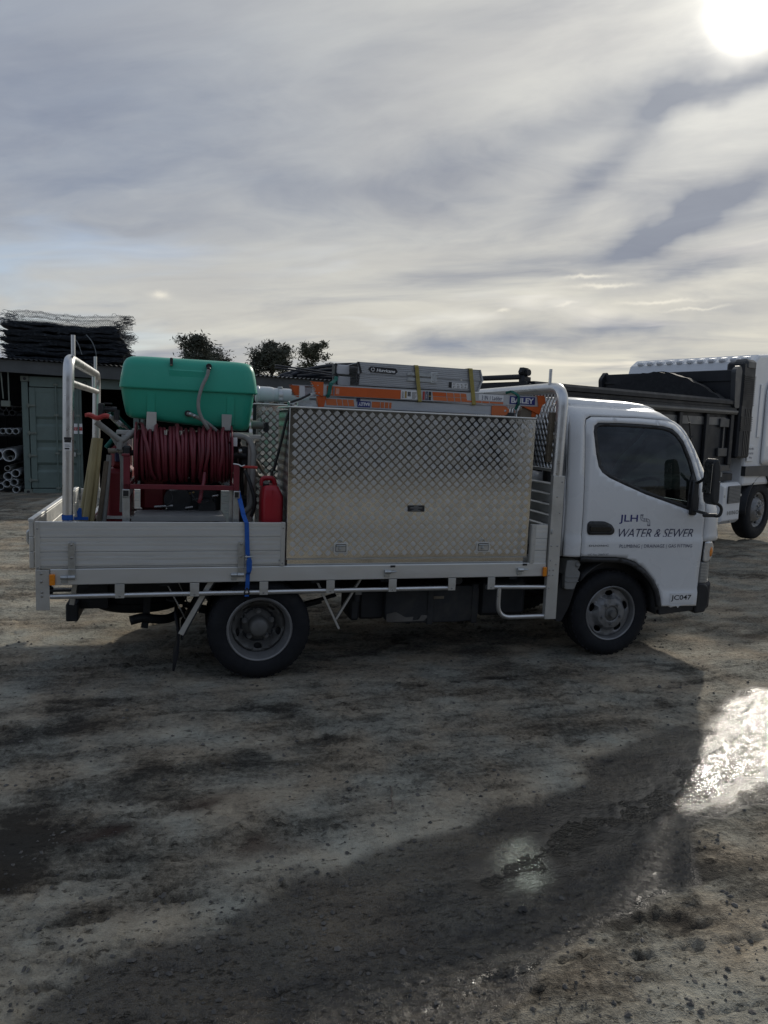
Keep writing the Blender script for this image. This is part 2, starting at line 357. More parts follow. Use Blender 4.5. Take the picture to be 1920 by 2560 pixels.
def inside(p, poly):
    x, y = p; c = False; n = len(poly); j = n - 1
    for i in range(n):
        xi, yi = poly[i]; xj, yj = poly[j]
        if (yi > y) != (yj > y) and x < (xj - xi) * (y - yi) / (yj - yi) + xi: c = not c
        j = i
    return c
def resample(poly, step):
    out = []
    for i in range(len(poly)):
        a = poly[i]; b = poly[(i + 1) % len(poly)]; L = math.hypot(b[0] - a[0], b[1] - a[1]); k = max(1, int(L / step + 0.5))
        for q in range(k): out.append((a[0] + (b[0] - a[0]) * q / k, a[1] + (b[1] - a[1]) * q / k))
    return out
def cdt2(poly, holes, step):
    loops = [resample(poly, step)] + [resample(h, step) for h in holes]
    vs = []; es = []
    for L in loops:
        k = len(vs); n = len(L); vs += L; es += [(k + i, k + (i + 1) % n) for i in range(n)]
    edge = np.array(vs)
    xs = [p[0] for p in poly]; ys = [p[1] for p in poly]
    gx = np.arange(min(xs) + step * .5, max(xs), step); gy = np.arange(min(ys) + step * .5, max(ys), step)
    for x in gx:
        for y in gy:
            if inside((x, y), poly) and not any(inside((x, y), h) for h in holes):
                if np.min((edge[:, 0] - x) ** 2 + (edge[:, 1] - y) ** 2) > (step * .45) ** 2: vs.append((x, y))
    v, e, f, *_ = delaunay_2d_cdt([Vector(p) for p in vs], es, [], 0, 1e-6)
    v = [(p[0], p[1]) for p in v]; out = []
    for t in f:
        c = (sum(v[i][0] for i in t) / len(t), sum(v[i][1] for i in t) / len(t))
        if inside(c, poly) and not any(inside(c, h) for h in holes): out.append(tuple(t))
    return v, out
def smooth_poly(pts, it=2):
    for _ in range(it):
        out = []; n = len(pts)
        for i in range(n):
            a = pts[i]; b = pts[(i + 1) % n]
            out.append((a[0] * .75 + b[0] * .25, a[1] * .75 + b[1] * .25)); out.append((a[0] * .25 + b[0] * .75, a[1] * .25 + b[1] * .75))
        pts = out
    return pts
def round_poly(pts, r, k=4):
    out = []; n = len(pts); rs = r if isinstance(r, (list, tuple)) else [r] * n
    for i in range(n):
        p = Vector(pts[i]); a = Vector(pts[i - 1]); b = Vector(pts[(i + 1) % n]); q = rs[i]
        if q <= 0: out.append(tuple(p)); continue
        da = (a - p); db = (b - p); q = min(q, da.length * .48, db.length * .48); s0 = p + da.normalized() * q; s1 = p + db.normalized() * q
        for t in range(k + 1):
            t /= k; out.append(tuple(s0 * (1 - t) ** 2 + p * 2 * t * (1 - t) + s1 * t * t))
    return out
def fillet(path, r, k=6):
    P = [Vector(p) for p in path]; out = [P[0]]
    for i in range(1, len(P) - 1):
        a, p, b = P[i - 1], P[i], P[i + 1]; q = min(r, (a - p).length * .49, (b - p).length * .49)
        s0 = p + (a - p).normalized() * q; s1 = p + (b - p).normalized() * q
        for t in range(k + 1):
            t /= k; out.append(s0 * (1 - t) ** 2 + p * 2 * t * (1 - t) + s1 * t * t)
    return out + [P[-1]]
def spline(pts, k=8):
    P = [Vector(p) for p in pts]; P = [P[0] * 2 - P[1]] + P + [P[-1] * 2 - P[-2]]; out = []
    for i in range(1, len(P) - 2):
        a, b, c, d = P[i - 1:i + 3]
        for q in range(k):
            t = q / k; out.append(0.5 * ((2 * b) + (c - a) * t + (2 * a - 5 * b + 4 * c - d) * t * t + (3 * b - a - 3 * c + d) * t ** 3))
    return out + [P[-2]]

def tag(o, label=None, cat=None, group=None, kind=None):
    if label: o['label'] = label
    if cat: o['category'] = cat
    if group: o['group'] = group
    if kind: o['kind'] = kind
    return o
def thing(name, label, cat, loc, frame=None, group=None, rotz=0.0):
    o = bpy.data.objects.new(name, None); COL.objects.link(o); o.empty_display_size = 0.2
    if frame is not None: o.matrix_world = frame @ Matrix.Translation(loc)
    else: o.location = loc; o.rotation_euler = (0, 0, rotz)
    OFF[o.name] = tuple(loc) if frame is not None else (0, 0, 0)
    return tag(o, label, cat, group)
def part_empty(name, parent):
    o = bpy.data.objects.new(name, None); COL.objects.link(o); o.parent = parent; o.empty_display_size = 0.1; OFF[o.name] = OFF[parent.name]; return o
def single(mb, name, mat, label, cat, loc, frame=None, group=None, **kw):
    """a thing that is one mesh, its origin at loc in the frame"""
    ob = mb.build(name, mat, None, off=tuple(loc), **kw)
    ob.matrix_world = (frame if frame is not None else Matrix.Identity(4)) @ Matrix.Translation(loc)
    OFF[ob.name] = tuple(loc)
    return tag(ob, label, cat, group)
def copy_tree(o, parent=None):
    c = o.copy(); COL.objects.link(c); OFF[c.name] = OFF.get(o.name, (0, 0, 0))
    if parent is not None: c.parent = parent
    for ch in list(o.children): copy_tree(ch, c)
    return c
TXT = {}
def text_mesh(txt, bold=0.0, shear=0.0, spacing=1.0):
    key = (txt, bold, shear, spacing)
    if key not in TXT:
        cu = bpy.data.curves.new('t', 'FONT'); cu.body = txt; cu.offset = bold; cu.shear = shear; cu.space_character = spacing; cu.resolution_u = 3
        ob = bpy.data.objects.new('t', cu); COL.objects.link(ob)
        dg = bpy.context.evaluated_depsgraph_get(); me = bpy.data.meshes.new_from_object(ob.evaluated_get(dg))
        vs = [tuple(v.co[:2]) for v in me.vertices]; fs = [tuple(p.vertices) for p in me.polygons]
        bpy.data.objects.remove(ob); bpy.data.curves.remove(cu); bpy.data.meshes.remove(me)
        x0 = min(v[0] for v in vs); x1 = max(v[0] for v in vs); y0 = min(v[1] for v in vs); y1 = max(v[1] for v in vs)
        TXT[key] = ([((v[0] - x0) / (x1 - x0), (v[1] - y0) / (y1 - y0)) for v in vs], fs)
    return TXT[key]
def put_text(mb, txt, fn, bold=0.0, shear=0.0, spacing=1.0, flip=False):
    vs, fs = text_mesh(txt, bold, shear, spacing)
    return mb.add([fn(1 - a, 1 - b) if flip else fn(a, b) for a, b in vs], fs)
def rect_fn(x0, x1, z0, z1, y, dz=0.0):
    return lambda a, b: (x0 + (x1 - x0) * a, y, z0 + (z1 - z0) * b + dz * a)

# numpy gradient noise for the terrain
def vnoise(x, y, seed):
    xi = np.floor(x).astype(np.int64); yi = np.floor(y).astype(np.int64); xf = x - xi; yf = y - yi
    def h(a, b):
        n = (a * 374761393 + b * 668265263 + seed * 974711) & 0xffffffff
        n = ((n ^ (n >> 13)) * 1274126177) & 0xffffffff
        return ((n ^ (n >> 16)) & 0xffff) / 65535.0
    u = xf * xf * (3 - 2 * xf); w = yf * yf * (3 - 2 * yf)
    return (h(xi, yi) * (1 - u) + h(xi + 1, yi) * u) * (1 - w) + (h(xi, yi + 1) * (1 - u) + h(xi + 1, yi + 1) * u) * w
def fbm(x, y, seed, oct=4, gain=0.5):
    a = 1.0; s = 0; t = 0
    for i in range(oct): s = s + a * vnoise(x * 2 ** i, y * 2 ** i, seed + i * 17); t += a; a *= gain
    return s / t

# ------------------------------------------------------------------ ground
UP = [(6, 7.0), (3.6, 5.5), (2.842, 5.023), (2.569, 4.911), (2.316, 4.553), (2.053, 4.274), (1.718, 4.117), (1.453, 3.912), (1.15, 3.642), (1.068, 3.437), (0.891, 3.336), (0.66, 3.196), (0.471, 3.086), (0.269, 2.928), (0.175, 2.872), (0.046, 2.808), (-0.117, 2.631), (-0.293, 2.646), (-0.384, 2.529), (-0.474, 2.446), (-0.451, 2.372), (-0.515, 2.287), (-0.627, 2.228), (-0.775, 2.202), (-0.836, 2.158), (-0.932, 2.115), (-0.99, 2.0), (-1.037, 1.897)]
LO = [(6, 5.3), (1.921, 3.297), (1.685, 3.181), (1.42, 3.071), (1.425, 2.96), (1.297, 2.708), (1.071, 2.556), (0.851, 2.418), (0.754, 2.342), (0.593, 2.215), (0.463, 2.1), (0.329, 1.986), (0.281, 1.934)]
WETP = UP + [(-1.25, 1.5), (-1.2, 0.2), (-0.1, 0.2), (0.1, 1.5)] + LO[::-1]
FILM = [(6, 7.0), (3.6, 5.5), (2.842, 5.023), (2.569, 4.911), (2.12, 4.32), (1.736, 3.96), (1.231, 3.45), (0.811, 3.16), (0.556, 2.93), (0.324, 2.67), (0.267, 2.526), (0.482, 2.494), (0.682, 2.611), (0.91, 2.77), (1.166, 2.949), (1.437, 3.11), (2.008, 3.461), (6, 5.5)]
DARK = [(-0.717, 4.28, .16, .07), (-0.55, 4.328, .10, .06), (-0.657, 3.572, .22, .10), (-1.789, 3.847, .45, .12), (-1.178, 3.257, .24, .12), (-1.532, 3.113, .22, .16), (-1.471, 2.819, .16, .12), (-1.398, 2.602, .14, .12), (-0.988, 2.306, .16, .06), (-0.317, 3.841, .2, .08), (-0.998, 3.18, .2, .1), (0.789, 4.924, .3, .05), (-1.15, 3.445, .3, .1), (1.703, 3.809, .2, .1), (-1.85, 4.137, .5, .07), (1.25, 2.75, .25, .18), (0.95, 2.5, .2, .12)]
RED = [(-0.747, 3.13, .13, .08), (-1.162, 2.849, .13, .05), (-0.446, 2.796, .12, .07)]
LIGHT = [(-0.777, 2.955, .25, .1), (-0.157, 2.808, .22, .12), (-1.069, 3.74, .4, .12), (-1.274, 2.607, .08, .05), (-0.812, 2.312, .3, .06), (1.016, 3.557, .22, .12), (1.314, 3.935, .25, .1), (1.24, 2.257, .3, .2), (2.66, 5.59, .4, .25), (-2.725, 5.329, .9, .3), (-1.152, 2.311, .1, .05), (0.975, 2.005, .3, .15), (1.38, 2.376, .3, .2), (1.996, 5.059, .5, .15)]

def poly_sd(px, py, poly):
    n = len(poly); d2 = np.full(px.shape, 1e9); ins = np.zeros(px.shape, bool)
    for i in range(n):
        ax, ay = poly[i]; bx, by = poly[(i + 1) % n]; ex, ey = bx - ax, by - ay
        t = np.clip(((px - ax) * ex + (py - ay) * ey) / (ex * ex + ey * ey + 1e-12), 0, 1)
        d2 = np.minimum(d2, (px - ax - t * ex) ** 2 + (py - ay - t * ey) ** 2)
        if ay != by:
            c = ((ay > py) != (by > py)) & (px < (bx - ax) * (py - ay) / (by - ay) + ax); ins ^= c
    return np.where(ins, np.sqrt(d2), -np.sqrt(d2))
def sstep(a, b, v):
    t = np.clip((v - a) / (b - a), 0, 1); return t * t * (3 - 2 * t)
TX, TY = 0.9625, 0.2708
def base_h(x, y):
    s = (x + 0.805) * TX + (y - 4.715) * TY
    return -0.055 * np.tanh(s / 3.2)
def ground_fields(x, y):
    s = x * TX + y * TY; c = y * TX - x * TY               # along and across the wheel tracks
    near = 1 - sstep(13, 22, np.hypot(x, y))
    wob = (fbm(x * 3.2, y * 3.2, 11, 4) - .5) * 0.20 + (fbm(x * 14, y * 14, 12, 3) - .5) * 0.05
    wet = sstep(-0.02, 0.03, poly_sd(x, y, WETP) + wob)
    sdf = poly_sd(x, y, FILM) + (fbm(x * 7, y * 7, 13, 4) - .5) * 0.18
    film = sstep(-0.05, 0.06, sdf)
    tone = (fbm(s * .55, c * 1.7, 21, 5, .6) - .5) * 1.5 + (fbm(s * 2.2, c * 5.5, 22, 5, .62) - .5) * 1.1
    trk = fbm(s * .22 + .35 * np.sin(c * .6), c * 13, 61, 3, .6); tone += (np.abs(trk - .5) * 4 - .5) * -.42 * sstep(.38, .62, fbm(s * .5, c * 1.1, 62, 3))
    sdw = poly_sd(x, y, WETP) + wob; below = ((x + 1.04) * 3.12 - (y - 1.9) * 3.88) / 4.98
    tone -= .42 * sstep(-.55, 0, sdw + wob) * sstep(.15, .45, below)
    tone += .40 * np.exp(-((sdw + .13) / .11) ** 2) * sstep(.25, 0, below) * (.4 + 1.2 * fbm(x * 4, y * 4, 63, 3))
    pa = fbm(s * 1.3, c * 3.2, 64, 6, .62); tone += (sstep(.47, .52, pa) - .5) * .34 + (sstep(.50, .54, fbm(s * 3.1, c * 6.5, 65, 5, .62)) - .5) * .22
    def track(path, hw, dark, lug):
        o = np.zeros(x.shape); along = 0.0
        for (ax, ay), (bx, by) in zip(path[:-1], path[1:]):
            ex, ey = bx - ax, by - ay; L = math.hypot(ex, ey); t = np.clip(((x - ax) * ex + (y - ay) * ey) / (L * L), 0, 1)
            d = np.hypot(x - ax - t * ex, y - ay - t * ey) + (fbm(x * 9, y * 9, 66, 3) - .5) * .05
            sd = ((x - ax) * ey - (y - ay) * ex) / L
            pat = .55 + .45 * np.sin((along + t * L) / .045 * 2 * math.pi / 1.5 + np.sign(sd) * sd * 30) if lug else 1.0
            o = np.maximum(o, sstep(hw, hw * .72, d) * pat); along += L
        return o * dark * (.45 + .9 * fbm(x * 3, y * 3, 67, 3))
    trk2 = track([(-1.95, 4.3), (-1.70, 3.7), (-1.56, 3.2), (-1.46, 2.8), (-1.40, 2.4), (-1.36, 2.0)], .12, .50, True) + track([(-.45, 4.65), (-.58, 4.2), (-.66, 3.7), (-.68, 3.3)], .10, .34, True)
    trk2 = trk2 + track([(.2, 4.35), (1.0, 4.62), (1.9, 4.80), (3.2, 5.5)], .018, .5, False) + track([(.35, 4.22), (1.1, 4.47), (2.0, 4.66)], .014, .45, False) + track([(-2.6, 4.35), (-1.4, 4.15), (-.2, 4.28), (.6, 4.5)], .014, .4, False) + track([(-.35, 4.55), (-.12, 4.28), (.05, 4.05)], .012, .5, False)
    tone -= trk2
    def blobs(L):
        o = 0; 
        for bx, by, rx, ry in L:
            ds = (x - bx) * TX + (y - by) * TY + (fbm(x * 5, y * 5, 31, 4, .6) - .5) * rx * 1.8; dc = (y - by) * TX - (x - bx) * TY + (fbm(x * 6, y * 6, 32, 4, .6) - .5) * ry * 2.6
            o = o + np.exp(-(ds / rx) ** 2 - (dc / ry) ** 2)
        return np.minimum(o, 1)
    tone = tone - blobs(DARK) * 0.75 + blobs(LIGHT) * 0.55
    red = blobs(RED)
    # smear of pale dried slurry along the wet margin
    pit = sstep(.60, .74, fbm(s * 7, c * 20, 47, 3, .6)) * sstep(.40, .60, fbm(x * 1.3, y * 1.7, 48, 3))
    h = (fbm(s * .8, c * 1.6, 41, 3) - .5) * 0.035 - pit * .016
    h += (fbm(s * 3.5, c * 8, 42, 4, .55) - .5) * 0.018
    crumb = fbm(x * 24, y * 24, 43, 3, .6); patchy = sstep(.42, .62, fbm(x * 1.9, y * 2.4, 44, 4))
    clod = np.clip(crumb - .56, 0, 1) * 0.075 * patchy
    h -= trk2 * .010
    clod = clod * (1 - .6 * wet * (1 - film)); h += clod + (fbm(x * 60, y * 60, 45, 2) - .5) * 0.0045 * (0.5 + patchy)
    h = h * near - wet * 0.010
    nb = np.exp(-(sdf / .16) ** 2); bank_h = -.007 + clod * .5 + (fbm(x * 18, y * 18, 49, 3) - .5) * .006
    h = np.where(sdf < 0, h * (1 - nb) + bank_h * nb, h)
    isl = np.clip(fbm(x * 16, y * 16, 50, 4, .62) - .60, 0, 1) * .10 + np.clip(fbm(x * 34, y * 34, 51, 3, .6) - .62, 0, 1) * .05
    h = np.where(sdf >= 0, bank_h * nb + (-.024 + isl + clod * .25) * (1 - nb), h)
    h *= 1 - 0.75 * np.exp(-((x + .8) ** 2 + (y - 4.8) ** 2) / .25) - 0.75 * np.exp(-((x - 1.85) ** 2 + (y - 5.6) ** 2) / .25)
    tone -= np.clip(clod * 14, 0, .5) + pit * .45  # clods toned darker; pit hollows get their shade painted into the tone
    return base_h(x, y) + h, wet, film, tone, red
def build_ground():
    ys = [1.6]
    while ys[-1] < 13: ys.append(ys[-1] + max(.010, .0056 * ys[-1] + .0016 * (ys[-1] - 1.6)))
    rows = [-500, -150, -40, -10, -3, 0, .8, 1.3] + ys + [14, 16, 19, 24, 32, 50, 100, 250, 800]
    t = np.linspace(-1, 1, 401); X = []; Y = []
    for y in rows:
        w = 0.72 * min(max(y, 1.0), 13.5) + 0.5
        core = t * w
        X.append(np.concatenate([[-w - 800, -w - 200, -w - 60, -w - 18, -w - 5, -w - 1.2], core, [w + 1.2, w + 5, w + 18, w + 60, w + 200, w + 800]])); Y.append(np.full(len(t) + 12, float(y)))
    X = np.array(X); Y = np.array(Y); h, wet, film, tone, red = ground_fields(X, Y)
    nr, nc = X.shape; V = np.stack([X, Y, h], -1).reshape(-1, 3)
    i = np.arange(nr * nc).reshape(nr, nc); F = np.stack([i[:-1, :-1], i[:-1, 1:], i[1:, 1:], i[1:, :-1]], -1).reshape(-1, 4)
    me = bpy.data.meshes.new('ground'); me.vertices.add(len(V)); me.vertices.foreach_set('co', V.ravel())
    me.loops.add(F.size); me.loops.foreach_set('vertex_index', F.ravel()); me.polygons.add(len(F)); me.polygons.foreach_set('loop_start', np.arange(0, F.size, 4)); me.polygons.foreach_set('use_smooth', np.ones(len(F), bool))
    me.update()
    for n, a in (('wet', wet), ('film', film), ('tone', tone), ('red', red)):
        at = me.attributes.new(n, 'FLOAT', 'POINT'); at.data.foreach_set('value', a.ravel().astype(np.float32))
    me.materials.append(ground_mat()); o = bpy.data.objects.new('ground', me); COL.objects.link(o); o['kind'] = 'structure'
def ground_mat():
    m = bpy.data.materials.new('ground'); m.use_nodes = True; t = NT(m.node_tree); b = t.n['Principled BSDF']
    def at(n): a = t.new('ShaderNodeAttribute'); a.attribute_name = n; return a.outputs['Fac']
    co = t.new('ShaderNodeTexCoord').outputs['Object']
    rot = t.new('ShaderNodeVectorRotate', rotation_type='Z_AXIS'); t.l.new(co, rot.inputs['Vector']); rot.inputs['Angle'].default_value = -math.atan2(TY, TX)
    st = t.vmath('MULTIPLY', rot.outputs[0], (0.45, 1.0, 1.0))
    n1 = t.noise(st, 5.0, 7, 0.66, 0.5); n2 = t.noise(co, 38, 5, 0.68); n3 = t.noise(co, 170, 3, 0.6)
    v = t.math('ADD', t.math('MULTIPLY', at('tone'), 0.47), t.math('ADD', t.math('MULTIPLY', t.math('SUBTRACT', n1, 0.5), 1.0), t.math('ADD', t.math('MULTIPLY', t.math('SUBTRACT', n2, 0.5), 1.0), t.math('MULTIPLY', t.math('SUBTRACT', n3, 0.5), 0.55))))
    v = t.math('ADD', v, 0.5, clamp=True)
    cr = t.new('ShaderNodeValToRGB'); e = cr.color_ramp.elements
    e[0].position = 0.0; e[0].color = (*GC[0], 1); e[1].position = 1.0; e[1].color = (*GC[4], 1)
    for p, c in ((0.27, GC[1]), (0.5, GC[2]), (0.75, GC[3])): k = e.new(p); k.color = (*c, 1)
    t.l.new(v, cr.inputs[0]); col = cr.outputs[0]
    hue = t.mapr(t.noise(co, 2.3, 5), 0.38, 0.62); col = t.mix(1.0, col, t.mix(hue, (1.09, 1.0, 0.88), (0.95, 1.0, 0.99)), 'MULTIPLY')
    st2 = t.vmath('MULTIPLY', rot.outputs[0], (0.5, 1.0, 1.0)); sp = t.noise(st2, 46, 4, 0.62); crevice = t.mapr(sp, 0.585, 0.70, 0.0, 0.8, True)
    col = t.mix(crevice, col, t.mix(1.0, col, (0.30, 0.29, 0.28), 'MULTIPLY'))  # shade of small crevices multiplied into the dirt colour
    col = t.mix(t.math('MULTIPLY', at('red'), 0.7), col, (0.060, 0.034, 0.025))
    wet = at('wet'); film = at('film')
    wcol = t.mix(1.0, col, (0.30, 0.285, 0.262), 'MULTIPLY')
    col = t.mix(wet, col, wcol); col = t.mix(film, col, t.mix(1.0, wcol, (0.5, 0.48, 0.45), 'MULTIPLY'))
    t.l.new(col, b.inputs['Base Color'])
    rw = t.mapr(n2, 0.35, 0.65, 0.10, 0.38)
    rf = t.mapr(n2, 0.35, 0.7, 0.08, 0.26)
    r = t.math('ADD', t.math('MULTIPLY', t.math('SUBTRACT', 1.0, wet), 0.92), t.math('MULTIPLY', wet, rw), clamp=True)
    r = t.math('ADD', t.math('MULTIPLY', r, t.math('SUBTRACT', 1.0, film)), t.math('MULTIPLY', film, rf)); t.l.new(r, b.inputs['Roughness'])
    t.l.new(t.math('ADD', 0.25, t.math('MULTIPLY', wet, 0.55)), b.inputs['Specular IOR Level'])
    hgt = t.math('ADD', t.math('MULTIPLY', n2, 0.8), t.math('ADD', t.math('MULTIPLY', n3, 0.35), t.math('SUBTRACT', t.math('MULTIPLY', t.noise(st, 16, 5, 0.7), 1.2), t.math('MULTIPLY', crevice, 0.5))))
    bn = t.new('ShaderNodeBump'); bn.inputs['Strength'].default_value = 1.0; bn.inputs['Distance'].default_value = 0.021
    t.l.new(t.math('SUBTRACT', 1.0, t.math('MULTIPLY', film, 0.72)), bn.inputs['Strength']); t.l.new(hgt, bn.inputs['Height']); t.l.new(bn.outputs[0], b.inputs['Normal'])
    return m
GC = [(0.046, 0.041, 0.035), (0.140, 0.128, 0.108), (0.272, 0.251, 0.213), (0.385, 0.356, 0.300), (0.48, 0.445, 0.375)]
build_ground()

def gh(x, y):
    return float(ground_fields(np.array([float(x)]), np.array([float(y)]))[0][0])
def build_puddle():
    m = bpy.data.materials.new('muddy_water'); m.use_nodes = True; t = NT(m.node_tree); b = t.n['Principled BSDF']
    co = t.new('ShaderNodeTexCoord').outputs['Object']
    t.l.new(t.mix(t.noise(co, 4, 4), (0.022, 0.019, 0.014), (0.036, 0.031, 0.023)), b.inputs['Base Color'])
    b.inputs['Roughness'].default_value = 0.055; b.inputs['IOR'].default_value = 1.36
    bn = t.new('ShaderNodeBump'); bn.inputs['Strength'].default_value = 0.75; bn.inputs['Distance'].default_value = 0.012
    t.l.new(t.math('ADD', t.noise(co, 19, 3, 0.6), t.math('MULTIPLY', t.noise(co, 60, 2, 0.6), 0.5)), bn.inputs['Height']); t.l.new(bn.outputs[0], b.inputs['Normal'])
    MATS['muddy_water'] = m
    v, f = cdt2(FILM, [], 0.07)
    xy = np.array(v); z = base_h(xy[:, 0], xy[:, 1]) - 0.0150
    mb = MB(); mb.add([(p[0], p[1], q) for p, q in zip(v, z)], f, True)
    o = mb.build('puddle', 'muddy_water', None); o['kind'] = 'structure'
build_puddle()

def build_gravel():
    mb = MB(); r = random.Random(5); N = 0
    pts = []
    while len(pts) < 5200:
        y = 1.7 + 9 * r.random() ** 1.7; x = (r.random() * 2 - 1) * (0.62 * y + .3); pts.append((x, y))
    P = np.array(pts); H, wet, film, tone, red = ground_fields(P[:, 0], P[:, 1])
    dens = fbm(P[:, 0] * 1.6, P[:, 1] * 2.0, 71, 4)
    for (x, y), h, wv, d in zip(pts, H, film, dens):
        if d < .40 or (wv > .5 and r.random() < .9): continue
        s = 0.0035 + 0.0085 * r.random() ** 3.2
        if r.random() < .012: s *= 2.0
        a = r.random() * 6.28; sx = s * (.8 + .8 * r.random()); sy = s * (.7 + .6 * r.random()); sz = s * (.5 + .4 * r.random())
        vs = []
        for q in ((1, 0, 0), (.3, .9, .1), (-.8, .5, -.1), (-.7, -.6, .1), (.4, -.9, 0), (.1, .1, .9), (-.2, -.3, .75), (0, 0, -.8)):
            q = [k * (.75 + .5 * r.random()) for k in q]; qx = q[0] * sx; qy = q[1] * sy
            vs.append((x + qx * math.cos(a) - qy * math.sin(a), y + qx * math.sin(a) + qy * math.cos(a), h + sz * .35 + q[2] * sz))
        mb.add(vs, [(0, 1, 5), (1, 2, 5), (2, 6, 5), (2, 3, 6), (3, 4, 6), (4, 0, 6), (0, 5, 6), (1, 0, 7), (2, 1, 7), (3, 2, 7), (4, 3, 7), (0, 4, 7)])
    o = mb.build('gravel', 'stone', None); o['kind'] = 'stuff'
build_gravel()
# a dead twig on the dirt
tp = spline([(0.075, 3.30, 0), (0.085, 3.26, 0), (0.078, 3.22, 0), (0.088, 3.17, 0), (0.08, 3.13, 0)], 4)
single(MB().tube([(p.x, p.y, gh(p.x, p.y) + .006) for p in tp], .0035, 6), 'twig', 'twig', 'short crooked pale twig lying on the dry dirt in front of the truck', 'twig', (0.08, 3.2, gh(.08, 3.2)))

# ------------------------------------------------------------------ shed with container behind the truck
CM = Matrix.Translation((-7.96, 15.88, 0)) @ Matrix.Rotation(rad(16), 4, 'Z')
def roof_z(x): return 2.93 - 0.024 * x if x < 8 else 2.93 - 0.192
sh = thing('open_shed', 'long low open shed with dark interior and rusty corrugated roof behind the truck', 'shed', (0, 0, 0), CM)
SX0, SX1 = -4.5, 9.2
mb = MB(); nx = int((SX1 - SX0) / 0.0254)
top = []
for i in range(nx + 1):
    x = SX0 + (SX1 - SX0) * i / nx; ph = i % 4; z = roof_z(x) + (0.0, 0.017, 0.034, 0.017)[ph]
    top += [(x, -0.32, z), (x, 7.5, z + 0.32)]
mb.add(top, [(2 * i, 2 * i + 2, 2 * i + 3, 2 * i + 1) for i in range(nx)], False); mb.build('roof_sheet', 'roof_iron', sh, solid=0.002)
mb = MB(); mb.add([(SX0, -.22, roof_z(SX0) - .24), (SX1, -.22, roof_z(SX1) - .36), (SX1, -.22, roof_z(SX1) - .015), (SX0, -.22, roof_z(SX0) - .015),
                   (SX0, -.14, roof_z(SX0) - .24), (SX1, -.14, roof_z(SX1) - .36), (SX1, -.14, roof_z(SX1) - .015), (SX0, -.14, roof_z(SX0) - .015)],
                  [(0, 1, 2, 3), (4, 7, 6, 5), (0, 4, 5, 1), (3, 2, 6, 7), (0, 3, 7, 4), (1, 5, 6, 2)]); mb.build('fascia_beam', 'fascia', sh)
for x in (-1.6, 4.4, 8.9):
    MB().box(x - .06, x + .06, -.12, .02, 0, roof_z(x) - .26, .005).build('post', 'fascia', sh)
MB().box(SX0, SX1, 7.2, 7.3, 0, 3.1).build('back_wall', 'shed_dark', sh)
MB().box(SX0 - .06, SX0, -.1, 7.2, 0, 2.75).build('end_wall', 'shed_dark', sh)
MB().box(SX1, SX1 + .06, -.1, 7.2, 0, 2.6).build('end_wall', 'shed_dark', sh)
MB().tube([(-.22, -.13, 2.68), (-.22, -.13, 2.05)], .014, 8).build('conduit', 'container_cast', sh); MB().tube([(-.36, -.13, 2.68), (-.33, -.13, 2.1)], .014, 8).build('conduit', 'container_cast', sh); MB().box(-.38, -.2, -.16, -.08, 1.93, 2.06, .012).build('switch_box', 'container_cast', sh)

ct = thing('shipping_container', 'weathered green shipping container with one door shut under the shed roof', 'container', (0, 0, 0), CM)
CW, CH, CD = 2.44, 2.62, 6.06
for x0, x1 in ((0.0, .13), (CW - .13, CW)):
    MB().box(x0, x1, 0.02, .16, 0.12, CH - .13, .008).build('corner_post', 'container_green', ct)
for x0 in (-.01, CW - .16):
    for z0 in (0.0, CH - .13):
        o = MB(); o.box(x0, x0 + .17, -.005, .17, z0 + .002, z0 + .122, .008); cc = o.build('corner_casting', 'container_cast', ct)
        MB().cyl((x0 + .085, -.008, z0 + .062), (x0 + .085, -.0055, z0 + .062), .034, n=14).build('casting_hole', 'print_black', cc)
h = MB().box(.165, CW - .165, .0, .12, CH - .235, CH - .01, .008).build('door_header', 'container_green', ct)
for x in (1.30, 1.52, 2.05): MB().lathe([(.032, 0), (.046, 0), (.046, .006), (.032, .006)], (x, -.008, CH - .12), 'y', 18, True).build('header_mark', 'print_black', h)
MB().box(.165, CW - .165, .0, .12, 0.01, .13, .008).build('door_sill', 'container_green', ct)
s = MB()
for y in np.arange(.18, CD, .28):
    for xx in (0.02, CW - .02): s.box(xx - .018, xx + .018, y, y + .14, .1, CH - .06)
    s.box(.02, CW - .02, y, y + .14, CH - .05, CH - .02)
s.box(.03, .05, .16, CD, .1, CH - .05); s.box(CW - .05, CW - .03, .16, CD, .1, CH - .05); s.box(.03, CW - .03, .16, CD, CH - .06, CH - .045); s.box(.03, CW - .03, CD - .05, CD, .1, CH - .05); s.box(.03, CW - .03, .13, CD, .13, .15)
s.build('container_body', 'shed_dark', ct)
d = MB()
X0, X1 = .15, 1.215; Z0, Z1 = .15, CH - .25
bands = [Z0, .50, .56, .66, .72, 1.00, 1.06, 1.16, 1.22, 1.52, 1.58, 1.68, 1.74, Z1]; dep = [0, 0, .035, .035, 0, 0, .035, .035, 0, 0, .035, .035, 0, 0]
vs = []
for z, q in zip(bands, dep): vs += [(X0 + .12, .03 + q, z), (X1 - .13, .03 + q, z)]
d.add(vs, [(2 * i, 2 * i + 1, 2 * i + 3, 2 * i + 2) for i in range(len(bands) - 1)])
d.box(X0, X0 + .12, .012, .06, Z0, Z1, .004); d.box(X1 - .13, X1, .012, .06, Z0, Z1, .004); d.box(X0 + .12, X1 - .13, .02, .07, Z1 - .1, Z1 - .002); d.box(X0 + .12, X1 - .13, .02, .07, Z0 + .002, Z0 + .1)
d.box(X0, X1, .075, .1, Z0, Z1)
door = d.build('container_door', 'container_green', ct)
for x in (.70, 1.145): MB().tube([(x, -.015, .06), (x, -.015, CH - .12)], .017, 10).build('lock_rod', 'container_green', door)
